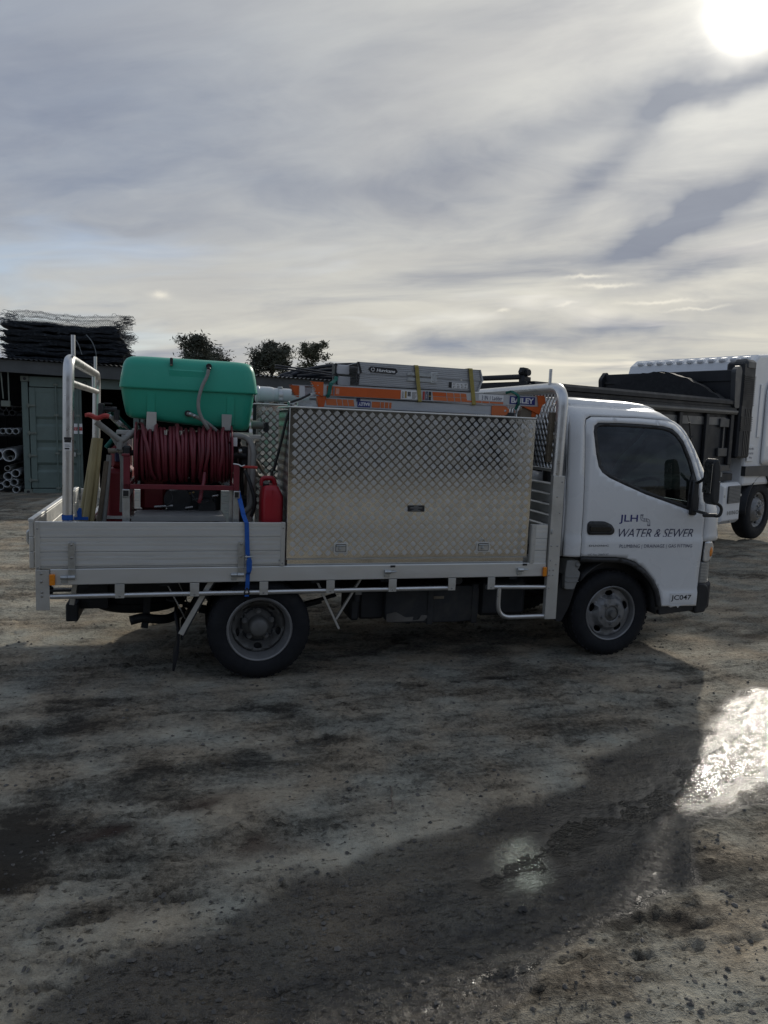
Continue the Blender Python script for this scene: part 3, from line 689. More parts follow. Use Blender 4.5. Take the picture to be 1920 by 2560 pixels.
for x in (.70, 1.145):
    for z in (.12, .9, 1.75, CH - .2): MB().box(x - .045, x + .045, -.035, .012, z, z + .05, .006).build('rod_bracket', 'container_cast', door)
for z in (.3, .85, 1.35, 1.95):
    k = MB(); k.box(.10, .28, -.02, .012, z, z + .045, .006); k.cyl((.135, -.012, z - .02), (.135, -.012, z + .07), .018, n=10); k.build('hinge', 'container_cast', door)
MB().bar((.72, -.03, 1.0), (1.12, -.03, 1.02), .016, .03).build('lock_handle', 'container_cast', door)
MB().box(1.02, 1.08, -.05, -.02, .86, .96, .008).build('padlock', 'zinc', door)
sg = MB().box(.865, 1.225, .000, .008, 1.37, 1.60).build('sign', 'print_white', door)
rb = MB(); rb.box(.869, 1.222, -.0025, -.0005, 1.445, 1.525); rb.build('sign_band', 'print_red', door)
r = MB(); put_text(r, 'DANGER KEEP OUT', rect_fn(.89, 1.2, 1.492, 1.515, -.0045)); put_text(r, 'THIS IS A', rect_fn(.95, 1.15, 1.457, 1.480, -.0045)); r.build('sign_lettering', 'print_white', door)
# the other door stands open, folded right round against the container's side
o = MB(); o.box(CW + .03, CW + .09, -.05, 1.05, .15, CH - .25, .006); o.build('container_door', 'container_green', ct)

# pipes stored in the rack left of the container
rk = thing('pipe_rack', 'dark steel rack holding plastic pipes at the left of the container', 'rack', (-.5, 0, 0), CM)
for x in (-1.5, -.02):
    for y in (.25, 3.0, 5.6): MB().box(x - .03, x + .03, y, y + .06, 0, 2.3).build('upright', 'shed_dark', rk)
for z in (1.28, 1.74, .06):
    for y in (.25, 3.0, 5.6): MB().box(-1.5, -.02, y + .06, y + .1, z, z + .05).build('shelf_bar', 'shed_dark', rk)
def pvc(x, z, r, mat, label, L=5.5, y=0.0, group='plastic pipes in the rack'):
    m = MB(); w = max(.004, r * .09)
    m.lathe([(r - w, 0), (r, 0), (r, L), (r - w, L)], (x, y, z), 'y', 22, True)
    return single(m, 'plastic_pipe', mat, label, 'pipe', (x, y, z), CM, group)
xx = lambda wx: (wx + 7.96) / .9613
for wx, w_ in ((-8.345, 'leftmost'), (-8.22, 'middle one'), (-8.095, 'rightmost')): pvc(xx(wx), 1.40, .063, 'pvc_white', w_ + ' of the three small white pipes in a row on the rack')
pvc(xx(-8.235), .875, .14, 'pvc_white', 'largest open pipe with pale thick rim, left of the container'); pvc(xx(-8.47), .875, .12, 'pvc_white', 'big pale pipe cut off by the photo\'s left edge')
pvc(xx(-8.232), .802, .055, 'pvc_grey', 'grey pipe nested inside the mouth of the largest pipe', y=.08)
for wx, z, r, w_ in ((-8.125, .475, .085, 'upper right pipe of the pale heap lying low in the rack'), (-8.275, .41, .088, 'widest pale pipe at the top left of the low heap'), (-8.165, .275, .078, 'pale pipe in the middle right of the low heap in the rack'), (-8.305, .245, .078, 'pale pipe below the widest one in the low heap'), (-8.43, .18, .075, 'pale pipe of the low heap cut by the left edge'), (-8.13, .11, .07, 'lowest pale pipe near the ground beside the container')): pvc(xx(wx), z, r, 'pvc_white', w_)
pvc(xx(-8.30), .575, .06, 'pvc_grey', 'grey pipe lying on top of the low pipe heap', y=.1)
for wx, z in ((-8.22, 1.90), (-8.34, 1.91), (-8.17, 1.80), (-8.29, 1.79)): pvc(xx(wx), z, .06, 'pvc_dark', 'dark pipe at the %s of the shaded bundle in the upper rack' % ('upper right' if wx == -8.22 else 'upper left' if wx == -8.34 else 'lower right' if wx == -8.17 else 'lower left'), y=.12)

# flattened wire mesh stacked on the roof
def mesh_sheet(k, z, x0, x1, th, seed, loose=False):
    r = random.Random(seed); m = MB(); n = 40; y0, y1 = .2 + .1 * r.random(), 2.6
    ph = [r.random() * 6.28 for _ in range(4)]
    def wave(x, s): return .030 * math.sin(x * 1.9 + ph[0] + s) + .016 * math.sin(x * 4.7 + ph[1]) + .008 * math.sin(x * 11 + ph[2])
    def tp(u, v):                                  # body of the bundle, thousands of wires pressed flat
        x = x0 + (x1 - x0) * u
        a = v * 2 * math.pi; yy = (y0 + y1) / 2 - (y1 - y0) / 2 * max(-1, min(1, 1.25 * math.cos(a))); zz = z + th / 2 + th / 2 * max(-1, min(1, 1.4 * math.sin(a))) + wave(x, yy * .4)
        j = .012 * math.sin(x * 37 + seed) + .016 * math.sin(x * 61 + 2 * seed); e = (.08 * math.sin(seed * 3 + v * 9)) * (1 if u > .5 else -1) * (abs(u - .5) * 2) ** 6
        return (x + e, yy + j, zz)
    if not loose:
        m.grid(44, 14, tp, False)
        m.add([tp(0, j / 14) for j in range(14)], [tuple(range(14))]); m.add([tp(1, j / 14) for j in range(14)], [tuple(range(14))[::-1]])
    # single wires that stick out of the front edge and both ends
    def wire(pts, rr): m.tube(pts, rr, 3, caps=False)
    for i in range(5 if not loose else 0):
        zz = z + th * (i + .5) / 5
        wire([(x0 + (x1 - x0) * q / 36, y0 - .018 - .012 * math.sin(q * 1.7 + i + seed), zz + wave(x0 + (x1 - x0) * q / 36, 0) + r.uniform(-.012, .012)) for q in range(37)], .0055)
    for side in (0, 1):
        for i in range(16 if not loose else 8):
            yy = y0 - .02 + (y1 - y0) * (i / 16) ** 1.6; xe = x1 if side else x0; sg = 1 if side else -1; zz = z + th * r.random() + wave(xe, yy * .4); L = r.uniform(.03, .17)
            wire([(xe - sg * .08, yy, zz), (xe + sg * L * .5, yy + .02, zz + r.uniform(-.02, .03)), (xe + sg * L, yy + r.uniform(-.05, .05), zz + r.uniform(-.05, .035))], .005)
    if loose:
        # open netting seen edge on: rows of crossing zigzag wires that follow the sag of the sheet
        def prof(x):
            t = (x - x0) / (x1 - x0); return loose * (.55 + .35 * math.cos(t * 6.0 - .4) + .35 * t * t - .9 * max(0, .10 - t) * 6 - .8 * max(0, t - .93) * 6)
        for j in range(9):
            yy = y0 + .02 + .28 * j * (1 if j else .3); zr = z + r.uniform(0, .10) - .006 * j; q0 = r.uniform(0, 3)
            xa, xb = x0 + r.uniform(-.03, .12), x1 + r.uniform(-.14, .07); n_ = int((xb - xa) / .042)
            for w_ in (1, -1):
                wire([(xa + (xb - xa) * q / n_, yy + .03 * w_ * (1 if q % 2 else -1), zr + prof(xa + (xb - xa) * q / n_) + w_ * (.026 if q % 2 else -.026) + .007 * math.sin(q * .45 + q0) + .005 * math.sin(q * 1.3 + q0)) for q in range(n_ + 1)], .0058)
            if j < 4:
                for e in range(3):
                    xe = xa + (xb - xa) * r.random(); zz = zr + prof(xe); L = r.uniform(.03, .06)
                    wire([(xe - L, yy, zz), (xe - L * .5, yy - .02, zz + L * .9), (xe + L * .4, yy, zz + L), (xe + L, yy, zz + .01)], .005)
        for e in range(24):
            sg = 1 if e % 3 else -1; xe = (x1 if sg > 0 else x0) + r.uniform(-.12, .02); zz = z + prof(xe) + r.uniform(-.06, .10); L = r.uniform(.06, .17); yy = y0 + r.random() * .8
            wire([(xe - sg * .1, yy, zz), (xe + sg * L * .7, yy, zz + .04), (xe + sg * L, yy + .03, zz + r.uniform(-.03, .03)), (xe + sg * L * .6, yy + .05, zz - .03), (xe - sg * .1, yy, zz - .03)], .005)
    return m
msx = [(-.30, 2.02), (-.34, 2.06), (-.33, 2.12), (-.40, 2.16), (-.30, 2.12), (-.42, 2.10), (-.38, 2.06), (-.30, 2.0), (-.42, 1.98), (-.36, 1.95), (-.30, 1.98)]
z = 2.985
ORD = ['lowest', 'second', 'third', 'fourth', 'fifth', 'sixth', 'seventh', 'eighth', 'ninth', 'tenth', 'eleventh']
for k, (a, b) in enumerate(msx):
    th = .069 + .011 * math.sin(k * 2.1)
    m = mesh_sheet(k, z, a, b, th, 100 + k)
    single(m, 'wire_mesh_bundle', 'wire_mass', ORD[k] + ' dark pressed mesh bundle from the bottom of the roof stack', 'wire mesh', (0.6, 1.3, z), CM, 'pressed mesh bundles stacked on the roof')
    z += th + .006
m = mesh_sheet(20, z - .03, -.38, 2.02, .05, 222, .07); single(m, 'wire_mesh_sheet', 'wire', 'loose open netting sheet crumpled under the topmost one on the mesh stack', 'wire mesh', (.6, 1.3, z), CM)
m = mesh_sheet(21, z + .05, -.26, 2.22, .05, 223, .10); single(m, 'wire_mesh_sheet', 'wire', 'topmost loose netting sheet curling into the sky on the mesh stack', 'wire mesh', (.6, 1.3, z + .1), CM)
m = mesh_sheet(22, z - .24, .9, 2.27, .05, 224, .02); single(m, 'wire_mesh_sheet', 'wire', 'netting sheet whose loose corner sticks out right of the mesh stack', 'wire mesh', (1.4, 1.3, z - .3), CM)
single(MB().tube(spline([(1.06, .12, 3.52), (1.17, .06, 3.38), (1.25, .04, 3.13)], 5), .008, 6), 'tie_wire', 'wire_light', 'left one of two pale wires hanging loose down the mesh stack', 'wire', (1.06, .1, 3.5), CM)
single(MB().tube(spline([(1.34, .12, 3.58), (1.46, .06, 3.43), (1.53, .04, 3.25), (1.55, .04, 3.10)], 5), .008, 6), 'tie_wire', 'wire_light', 'right one of two pale wires hanging loose down the mesh stack', 'wire', (1.34, .1, 3.5), CM)

# black poly pipes lying on the roof
r = random.Random(3)
WH = ['topmost', 'second from the top', 'third from the top', 'middle', 'fifth from the top', 'third from the bottom', 'second from the bottom', 'lowest']
for k in range(8):
    y = .35 + .13 * ((k * 5) % 8); zt = .40 - .052 * k; xl = 5.75 + .03 * k + (.25 if k in (0, 2, 5) else 0)
    pts = spline([(xl, y, 2.85 + .10 * zt), (xl + .35, y, 2.85 + .45 * zt), (xl + .9, y, 2.85 + .75 * zt), (xl + 1.6, y + .03, 2.85 + .93 * zt), (xl + 2.6, y + .1, 2.84 + zt), (xl + 3.3, y + .15, 2.83 + zt)], 7)
    single(MB().tube([(p.x, p.y, p.z + .02) for p in pts], .045, 10), 'poly_pipe', 'poly_pipe', WH[k] + ' dark poly pipe of the curved bundle on the shed roof', 'pipe', (xl, y, 2.85), CM, 'dark poly pipes on the shed roof')
pts = [(5.50, -.28, 3.02), (6.3, -.28, 2.95), (7.2, -.28, 2.86), (8.3, -.28, 2.77)]
for dz, w_ in ((0, 'lower'), (.055, 'upper')): single(MB().tube(spline([(a, b, c + dz) for a, b, c in pts], 6), .022, 8), 'poly_pipe', 'poly_pipe', w_ + ' of two thin dark pipes slanting down before the roof bundle', 'pipe', (5.5, -.28, 3.0), CM, 'thin slanting pipes on the shed roof')

# ------------------------------------------------------------------ trees far behind
def tree(x, y, h, w, label, mat, seed, dens=1.0, tops=5):
    rr = random.Random(seed); o = thing('eucalyptus_tree', label, 'tree', (x, y, base_h(x, y)))
    t = MB(); limbs = []
    t.tube([(0, 0, -.3), (.1, 0, h * .3), (-.05, .1, h * .62), (.05, 0, h * .92)], [.22, .17, .10, .03], 8)
    for i in range(12):
        a = rr.random() * 6.28; z0 = h * (.35 + .5 * rr.random()); L = w * (.30 + .28 * rr.random()) * (1.15 - z0 / h * .6)
        e = Vector((math.cos(a) * L, math.sin(a) * L, z0 + h * .14 * rr.random())); t.tube([(0, 0, z0 - .5), tuple(e * .55 + Vector((0, 0, z0 * .42))), e], [.07, .045, .015], 5); limbs.append(e)
    t.build('trunk', 'bark', o)
    c = MB(); cl = []
    for e in limbs: cl.append((e, w * .17))
    for i in range(tops): cl.append((Vector((rr.uniform(-.42, .42) * w * .75, rr.uniform(-.3, .3) * w * .5, h * (.70 + .28 * rr.random()) - 0)), w * .12))
    for i in range(int(26 * dens)):
        f = rr.random(); a = rr.random() * 6.28; R = w * .48 * math.sqrt(rr.random()) * (1 - f * .55)
        cl.append((Vector((math.cos(a) * R, math.sin(a) * R, h * (.45 + .52 * f))), w * (.13 - .05 * f + .05 * rr.random())))
    for p, R in cl:
        for i in range(int(190 * dens)):
            q = Vector((rr.gauss(0, .5), rr.gauss(0, .5), rr.gauss(0, .42))) * R + p
            s = .07 + .085 * rr.random(); n = Vector((rr.gauss(0, 1), rr.gauss(0, 1), rr.gauss(0, .5) - .35)).normalized() * s * 1.5; b = n.orthogonal().normalized() * s * .4
            c.add([q - n, q + b, q + n, q - b], [(0, 1, 2, 3)])
    c.build('crown', mat, o)
tree(-15.2, 60, 8.4, 5.4, 'broad dark gum tree rising behind the green tank', 'leaf_dark', 1, 1.15, 9)
tree(-9.4, 60, 8.25, 4.2, 'rounded dense dark tree right of the green tank', 'leaf_dark', 2, 1.25, 5)
tree(-6.0, 60, 8.4, 3.2, 'sparse olive gum tree above the roof pipe bundle', 'leaf_olive', 3, .62, 7)
tree(-4.8, 60.5, 7.1, 2.1, 'small thin olive tree beside the sparse gum', 'leaf_olive', 4, .5, 4)
tree(-13.6, 61, 6.8, 2.4, 'low dark tree merging into the right side of the broad gum', 'leaf_dark', 5, .8, 4)
tree(-18.5, 62, 6.55, 1.6, 'tip of a low tree just above the left end of the tank', 'leaf_dark', 6, .6, 3)

# ------------------------------------------------------------------ tipper truck at the right
HM = Matrix.Translation((6.5, 12.12, -0.04)) @ Matrix.Rotation(rad(40), 4, 'Z')
hn = thing('tipper_truck', 'large white cab tipper truck with black steel body parked behind', 'truck', (0, 0, 0), HM)
# cab, right side at y=0, forward +x
cb = MB(); WID = 2.36
def cabf(u, v):
    pass
prof = [(-.75, .95), (-.75, 2.80), (-.68, 2.98), (-.5, 3.09), (-.1, 3.13), (.6, 3.11), (.95, 3.0), (1.12, 2.65), (1.25, 1.9), (1.28, 1.0), (1.1, .95)]
cb.prism(prof, .06, WID - .06)
cab2 = cb.build('cab', 'truck_white', hn, bevel=.05)
for i in range(11):
    y = .22 + (WID - .5) * i / 10
    m = MB(); m.obox((-.36, y, 3.055), (1, 0, .13), (0, 1, 0), (-.13, 0, 1), (.36, .055, .035), .022); m.build('roof_rib', 'truck_white', cab2)
WD = round_poly([(.12, 1.72), (.12, 2.46), (.80, 2.46), (1.02, 1.95), (1.04, 1.62)], .09)
m = MB(); m.cdt(round_poly([(-.18, 1.30), (-.18, 2.5), (-.08, 2.70), (.85, 2.68), (1.1, 2.0), (1.14, 1.5), (1.14, 1.30)], .08), [WD], lambda x, z: (x, .045, z), .2)
dr = m.build('door', 'truck_white', hn, solid=.02)
m = MB(); m.cdt(WD, [], lambda x, z: (x, .054, z), .2); m.build('window_glass', 'black_gloss', dr)
m = MB(); m.box(-.40, -.26, .045, .0585, 1.75, 2.62, .03); m.build('air_deflector', 'truck_white', hn)
m = MB(); m.box(-.72, -.48, .035, .058, 1.36, 1.62, .004); nt = m.build('notice', 'print_white', hn)
m = MB()
for i, s_ in enumerate(('Diesel softlan', 'use fuel filter', 'filling')): put_text(m, s_, rect_fn(-.70 + .05 * (i == 2), -.50 - .05 * (i == 2), 1.55 - .075 * i, 1.59 - .075 * i, .033))
m.build('notice_lettering', 'print_navy', hn)
m = MB(); m.prism([(-.75, 1.28), (1.28, 1.28), (1.28, .98), (.3, .92), (.12, 1.1), (-.75, 1.12)], .03, .10); m.build('cab_skirt', 'tipper_grey', hn)
# air intake and vents behind the cab
m = MB(); m.box(-1.22, -.78, -.02, .26, 1.42, 2.92, .03); iv = m.build('air_intake', 'tipper_black', hn)
for i in range(24):
    z = 2.70 - .030 * i - (.16 if i > 15 else 0); MB().box(-1.20, -.80, -.032, -.0205, z, z + .014).build('louver', 'tipper_black', iv)
for z0, z1 in ((1.95, 2.2), (1.46, 1.86)):
    for i in range(4): MB().box(-1.05 + .06 * i, -1.02 + .06 * i, -.026, -.0205, z0, z1).build('slot', 'print_black', iv)
m = MB(); m.box(-1.14, -.79, -.03, .20, 2.80, 2.97, .04); m.build('intake_snorkel', 'tipper_grey', iv)
# body
BX0, BX1, BW = -6.3, -1.32, 2.40
bd = part_empty('tipper_body', hn)
m = MB(); m.prism([(.0, 2.15), (.0, 2.20), (.03, 2.21), (.03, 2.245), (.0, 2.255), (.0, 2.30), (.025, 2.33), (.12, 2.33), (.14, 2.30), (.14, 2.15)], BX0, BX1, 'x'); m.build('top_rail', 'tipper_black', bd)
m = MB(); m.prism([(-.015, 2.10), (-.03, 2.13), (-.03, 2.155), (.0, 2.17), (.1, 2.17), (.1, 2.1)], BX0, BX1, 'x'); m.build('rail_ledge', 'tipper_rail', bd)
MB().box(BX0, BX1, BW - .14, BW, 2.15, 2.33, .01).build('top_rail', 'tipper_black', bd)
for ya, yb in ((.06, .10), (BW - .10, BW - .06)): MB().box(BX0, BX1, ya, yb, 1.32, 2.15).build('side_wall', 'tipper_black', bd)
MB().box(BX0 + .05, BX1 - .05, .045, .0585, 1.93, 2.045).build('side_strip', 'tipper_rail', bd)
for x in np.linspace(BX0 + .12, BX1 - .1, 7): MB().box(x - .045, x + .045, .005, .0575, 1.32, 2.095, .008).build('side_rib', 'tipper_black', bd)
for z in (1.90, 1.45):
    MB().box(-1.78, -1.48, .02, .058, z, z + .13, .006).build('step_plate', 'tipper_grey', bd)
MB().box(-1.64, -1.60, .03, .0595, 1.5, 1.95).build('step_bar', 'tipper_grey', bd)
m = MB(); m.box(BX0, BX1, .02, BW - .02, 1.22, 1.32, .01); m.build('body_floor', 'tipper_grey', bd)
m = MB(); m.box(BX1 - .06, BX1, .02, BW - .02, 1.25, 2.79, .01); m.box(BX1 - .09, BX1 - .062, .04, BW - .04, 2.62, 2.66); m.build('headboard', 'tipper_black', bd)
m = MB(); m.prism(round_poly([(BX1 - .10, 2.2), (BX1 - .16, 2.78), (BX1 - .02, 2.86), (BX1 + .06, 2.80), (BX1 + .06, 2.2)], .04), -.01, .06); m.build('headboard_post', 'tipper_grey', bd)
m = MB(); m.prism(round_poly([(BX1 - .10, 2.2), (BX1 - .16, 2.70), (BX1 - .02, 2.84), (BX1 + .06, 2.80), (BX1 + .06, 2.2)], .04), BW - .06, BW + .01); m.build('headboard_post', 'tipper_black', bd)
arc = [(.04, 2.30)] + [(.04 + (BW - .08) * q / 24, 2.31 + .46 * (math.sin(math.pi * (q / 24)) ** .9) + .012 * math.sin(q * 2.3)) for q in range(25)] + [(BW - .04, 2.30)]
m = MB(); m.prism(arc, -1.75, -1.62, 'x'); m.build('tarp_roll', 'tarp', bd)
m = MB(); m.grid(24, 10, lambda a, b: (-1.62 + (.24) * b, .06 + (BW - .12) * a, 2.31 + .46 * (max(0, math.sin(math.pi * a)) ** .9) * (1 - .1 * b) - .02 * b + .02 * math.sin(a * 17 + b * 5))); m.build('tarp', 'tarp', bd)
m = MB(); m.box(BX0 - .08, BX0, .02, BW - .02, 1.28, 2.30, .01); m.box(BX0 - .12, BX0 - .085, .04, BW - .04, 2.2, 2.32, .01); tg = m.build('tailgate', 'tipper_black', bd)
MB().box(BX0 - .14, BX0 - .06, .12, .70, 2.345, 2.40, .015).build('tailgate_beam', 'tipper_black', tg)
for y in (.12, BW - .12):
    m = MB(); m.box(BX0 - .12, BX0 + .03, y - .04, y + .04, 2.24, 2.39, .02); m.cyl((BX0 - .05, y - .06, 2.42), (BX0 - .05, y + .06, 2.42), .038, n=14); m.prism([(BX0 - .14, 2.42), (BX0 - .11, 2.475), (BX0 - .02, 2.47), (BX0, 2.42)], y - .025, y + .025); m.build('tailgate_hinge', 'tipper_black', tg)
# frame and running gear
m = MB()
for y in (.75, 1.55): m.box(-6.1, .9, y - .04, y + .04, .82, 1.12)
for x in np.arange(-5.8, .8, 1.1): m.box(x, x + .08, .75, 1.55, .86, 1.06)
m.build('chassis_frame', 'chassis', hn)
m = MB(); m.box(-2.3, -1.0, .12, .55, 1.05, 1.17, .01); m.build('side_guard', 'tipper_black', hn)
mk = MB().box(-1.86, -1.52, .045, .07, 1.13, 1.21, .004).build('side_marker', 'grey_plastic', hn); MB().box(-1.74, -1.62, .035, .046, 1.145, 1.195, .004).build('reflector', 'amber', mk)
m = MB(); m.box(-1.55, -.81, .02, .62, .36, 1.03, .06); mf = m.build('muffler_cover', 'truck_white', hn, bevel=.02)
g = MB(); g.box(-1.35, -.91, .004, .019, .70, .98, .01); gv = g.build('grille', 'tipper_grey', mf)
for i in range(12): MB().box(-1.33, -.93, -.002, .0035, .712 + .0222 * i, .722 + .0222 * i).build('grille_slat', 'grey_plastic', gv)
m = MB(); put_text(m, 'HINO', lambda a, b: (-1.31 + .40 * a, .012, .515 + .065 * b), .02, 0, 1.2); m.build('lettering', 'grey_plastic', mf)
for x, z in ((-1.44, .82), (-.87, .82), (-1.19, .42)): MB().lathe([(0, -.004), (.022, -.004), (.022, .006)], (x, .019, z), 'y', 12).build('bolt_head', 'zinc', mf)
def big_wheel(x, y, name='wheel'):
    e = part_empty(name, hn)
    t = MB(); t.lathe([(.30, .03), (.32, .0), (.40, -.012), (.47, .0), (.505, .03), (.515, .06), (.515, .20), (.505, .235), (.47, .27), (.40, .28), (.30, .25)], (x, y, .515), 'y', 44); t.build('tyre', 'rubber', e)
    q = MB(); q.cdt([(.305 * math.cos(a), .305 * math.sin(a)) for a in np.linspace(0, 2 * math.pi, 40, endpoint=False)], [[(.235 * math.cos(c) + .028 * math.cos(a), .235 * math.sin(c) + .028 * math.sin(a)) for a in np.linspace(0, 2 * math.pi, 10, endpoint=False)] for c in np.linspace(0, 2 * math.pi, 10, endpoint=False)],
          lambda u, v: (x + u, y + (.03 if math.hypot(u, v) > .27 else .03 + .05 * sstep(.29, .24, math.hypot(u, v)) - .09 * sstep(.24, .15, math.hypot(u, v))), .515 + v), .04); q.build('rim', 'rim', e)
    b = MB(); b.lathe([(.0, -.06), (.07, -.06), (.085, -.04), (.085, .0)], (x, y, .515), 'y', 20); b.build('hub_cap', 'rim', e)
    for k in range(10):
        a = k * math.pi / 5; MB().cyl((x + .125 * math.cos(a), y - .035, .515 + .125 * math.sin(a)), (x + .125 * math.cos(a), y + .03, .515 + .125 * math.sin(a)), .014, n=6).build('wheel_nut', 'zinc', e)
    MB().cyl((x, y + .1, .515), (x, y + .14, .515), .29, n=24).build('brake_drum', 'chassis', e)
big_wheel(.06, .10)
for x in (-4.1, -5.35): big_wheel(x, .12)
for x in (.06, -4.1, -5.35):
    t = MB(); t.lathe([(.30, 0), (.40, -.012), (.505, .03), (.515, .06), (.515, .20), (.505, .235), (.40, .28), (.30, .25)], (x, WID - .38, .515), 'y', 32); t.cyl((x, WID - .2, .515), (x, WID - .16, .515), .3, n=20); t.build('tyre', 'rubber', hn)
    MB().cyl((x, .3, .515), (x, WID - .3, .515), .07, n=12).build('axle', 'chassis', hn)
m = MB(); m.grid(16, 2, lambda a, b: (.06 + .62 * math.cos(rad(185) - rad(150) * a), .06 + .5 * b, .515 + .62 * math.sin(rad(185) - rad(150) * a))); m.build('mudguard', 'tipper_black', hn, solid=.02)
m = MB(); m.box(-.95, .95, .45, 1.9, .62, 1.2, .05); m.build('engine_bay', 'chassis', hn)

# ------------------------------------------------------------------ open storage shed on the other side of the yard (seen mirrored in the bright metal)
YM = Matrix.Translation((12.5, -7.4, 0)) @ Matrix.Rotation(rad(195.7), 4, 'Z')
ys_ = thing('storage_shed', 'dark open fronted storage shed across the yard, seen only mirrored in metal', 'shed', (0, 0, 0), YM)
MB().box(0, 24, 6.0, 6.1, 0, 4.6).build('back_wall', 'shed_dark', ys_)
for x in (-.05, 23.95): MB().box(x, x + .1, 0, 6.0, 0, 4.4).build('end_wall', 'shed_dark', ys_)
m = MB(); m.box(-.3, 24.3, -.5, 6.3, 4.62, 4.72); m.build('roof', 'roof_iron', ys_)
m = MB(); m.box(-.3, 24.3, -.56, -.5, 4.15, 4.70); m.build('fascia_beam', 'fascia', ys_)
for x in np.arange(0, 24.1, 4.0): MB().box(x - .1, x + .1, -.1, .1, 0, 4.6).build('post', 'fascia', ys_)
for x in np.arange(.5, 23, 2.6): MB().box(x, x + 2.3, 1.6, 5.5, 0, 2.6 + .5 * math.sin(x * 3), .02).build('stacked_crate', 'shed_dark', ys_)

# ------------------------------------------------------------------ the white flatbed truck
TM = Matrix(((0.962499718, -0.270778115, 0.0165379787, -0.804801276), (0.270818321, 0.962630457, -0.000199392, 4.71506234), (-0.0158659709, 0.00467070275, 0.999863218, 0.002455), (0, 0, 0, 1)))
TR = thing('flatbed_truck', 'white single cab flatbed truck with aluminium tray, plumbing lettering on its door', 'truck', (0, 0, 0), TM)
TW = 2.10                                                   # tray width; near side at y = 0
# --- chassis and running gear
m = MB()
for y in (.62, 1.42): m.box(-1.25, 3.45, y - .03, y + .03, .46, .66, .008)
for x in (-1.2, -.55, .25, .9, 1.6, 2.3, 3.2): m.box(x, x + .07, .65, 1.39, .5, .63)
ch = m.build('chassis_frame', 'chassis', TR)
m = MB()
for x in (-1.15, -.65, -.15, .35, .85, 1.35, 1.85): m.box(x, x + .06, .06, TW - .06, .665, .755)
m.build('cross_bearer', 'chassis', TR)
def leaf(x0, x1, y, z):
    m = MB()
    for k in range(4):
        f = 1 - .18 * k; c = (x0 + x1) / 2; h = (x1 - x0) / 2 * f
        pts = [(c - h + 2 * h * q / 10, z - .03 - .018 * k + .10 * ((q - 5) / 5 * f) ** 2) for q in range(11)]
        for a, b in zip(pts[:-1], pts[1:]): m.bar((a[0], y, a[1]), (b[0], y, b[1]), .06, .014, (0, 0, 1))
    return m
for y in (.50, 1.55): leaf(-.62, .62, y, .40).build('leaf_spring', 'chassis', TR)
for y in (.52, 1.52): leaf(2.25, 3.35, y, .40).build('leaf_spring', 'chassis', TR)
m = MB(); m.cyl((0, .3, .352), (0, 1.8, .352), .055, n=14); m.lathe([(0, -.2), (.1, -.17), (.16, 0), (.1, .17), (0, .2)], (0, 1.05, .352), 'y', 18); m.build('rear_axle', 'chassis', TR)
m = MB(); m.cyl((2.8, .3, .352), (2.8, 1.6, .352), .045, n=12); m.build('front_axle', 'chassis', TR)
m = MB(); m.cyl((2.2, 1.02, .5), (.2, 1.02, .40), .045, n=12); m.box(2.15, 2.75, .75, 1.3, .34, .72, .06); m.build('drive_train', 'chassis', TR)
# tanks and boxes slung under the tray
m = MB(); m.prism(round_poly([(.92, .335), (.92, .60), (1.66, .60), (1.66, .33), (1.5, .318), (1.05, .325)], .05), .16, .58); ft = m.build('fuel_tank', 'chassis', TR, bevel=.012)
m = MB(); m.box(1.245, 1.29, .150, .59, .31, .612, .004); m.box(1.60, 1.645, .150, .59, .31, .612, .004); m.build('tank_band', 'chassis', ft)
m = MB(); m.cyl((1.45, .14, .66), (1.45, .2, .63), .035, n=16); m.cyl((1.46, .10, .655), (1.46, .14, .655), .030, n=16); m.build('filler_cap', 'black_plastic', ft)
m = MB(); m.box(1.288, 1.372, .1545, .1585, .505, .525); m.build('plate', 'timber', ft)
m = MB(); m.prism(round_poly([(.93, .34), (.93, .40), (1.0, .415), (1.08, .37), (1.14, .375), (1.13, .345), (1.18, .35), (1.2, .385), (1.26, .38), (1.22, .34)], .01), .1535, .1575); m.build('mud_splash', 'stone', ft)
m = MB(); m.box(.66, .74, .2, .5, .345, .60, .02); m.box(.74, .94, .24, .55, .34, .56, .02); m.cyl((.705, .19, .50), (.705, .19, .575), .030, n=14); bb = m.build('battery_box', 'chassis', TR)
MB().box(.69, .735, .155, .165, .55, .575).build('plate', 'grey_plastic', bb)
m = MB(); m.box(1.7, 2.1, .25, .6, .33, .62, .03); m.build('tool_locker', 'chassis', TR)
m = MB(); m.cyl((1.15, .72, .33), (1.15, .72, .40), .012, n=8); m.bar((1.115, .2, .315), (1.115, .58, .315), .03, .012); m.build('tank_strap', 'chassis', TR)
for a, b in (((.381, .12, .70), (.567, .12, .318)), ((.731, .13, .70), (.545, .13, .385))):
    MB().bar(a, b, .014, .028, (0, 1, 0)).build('brace', 'alu_dull', TR)
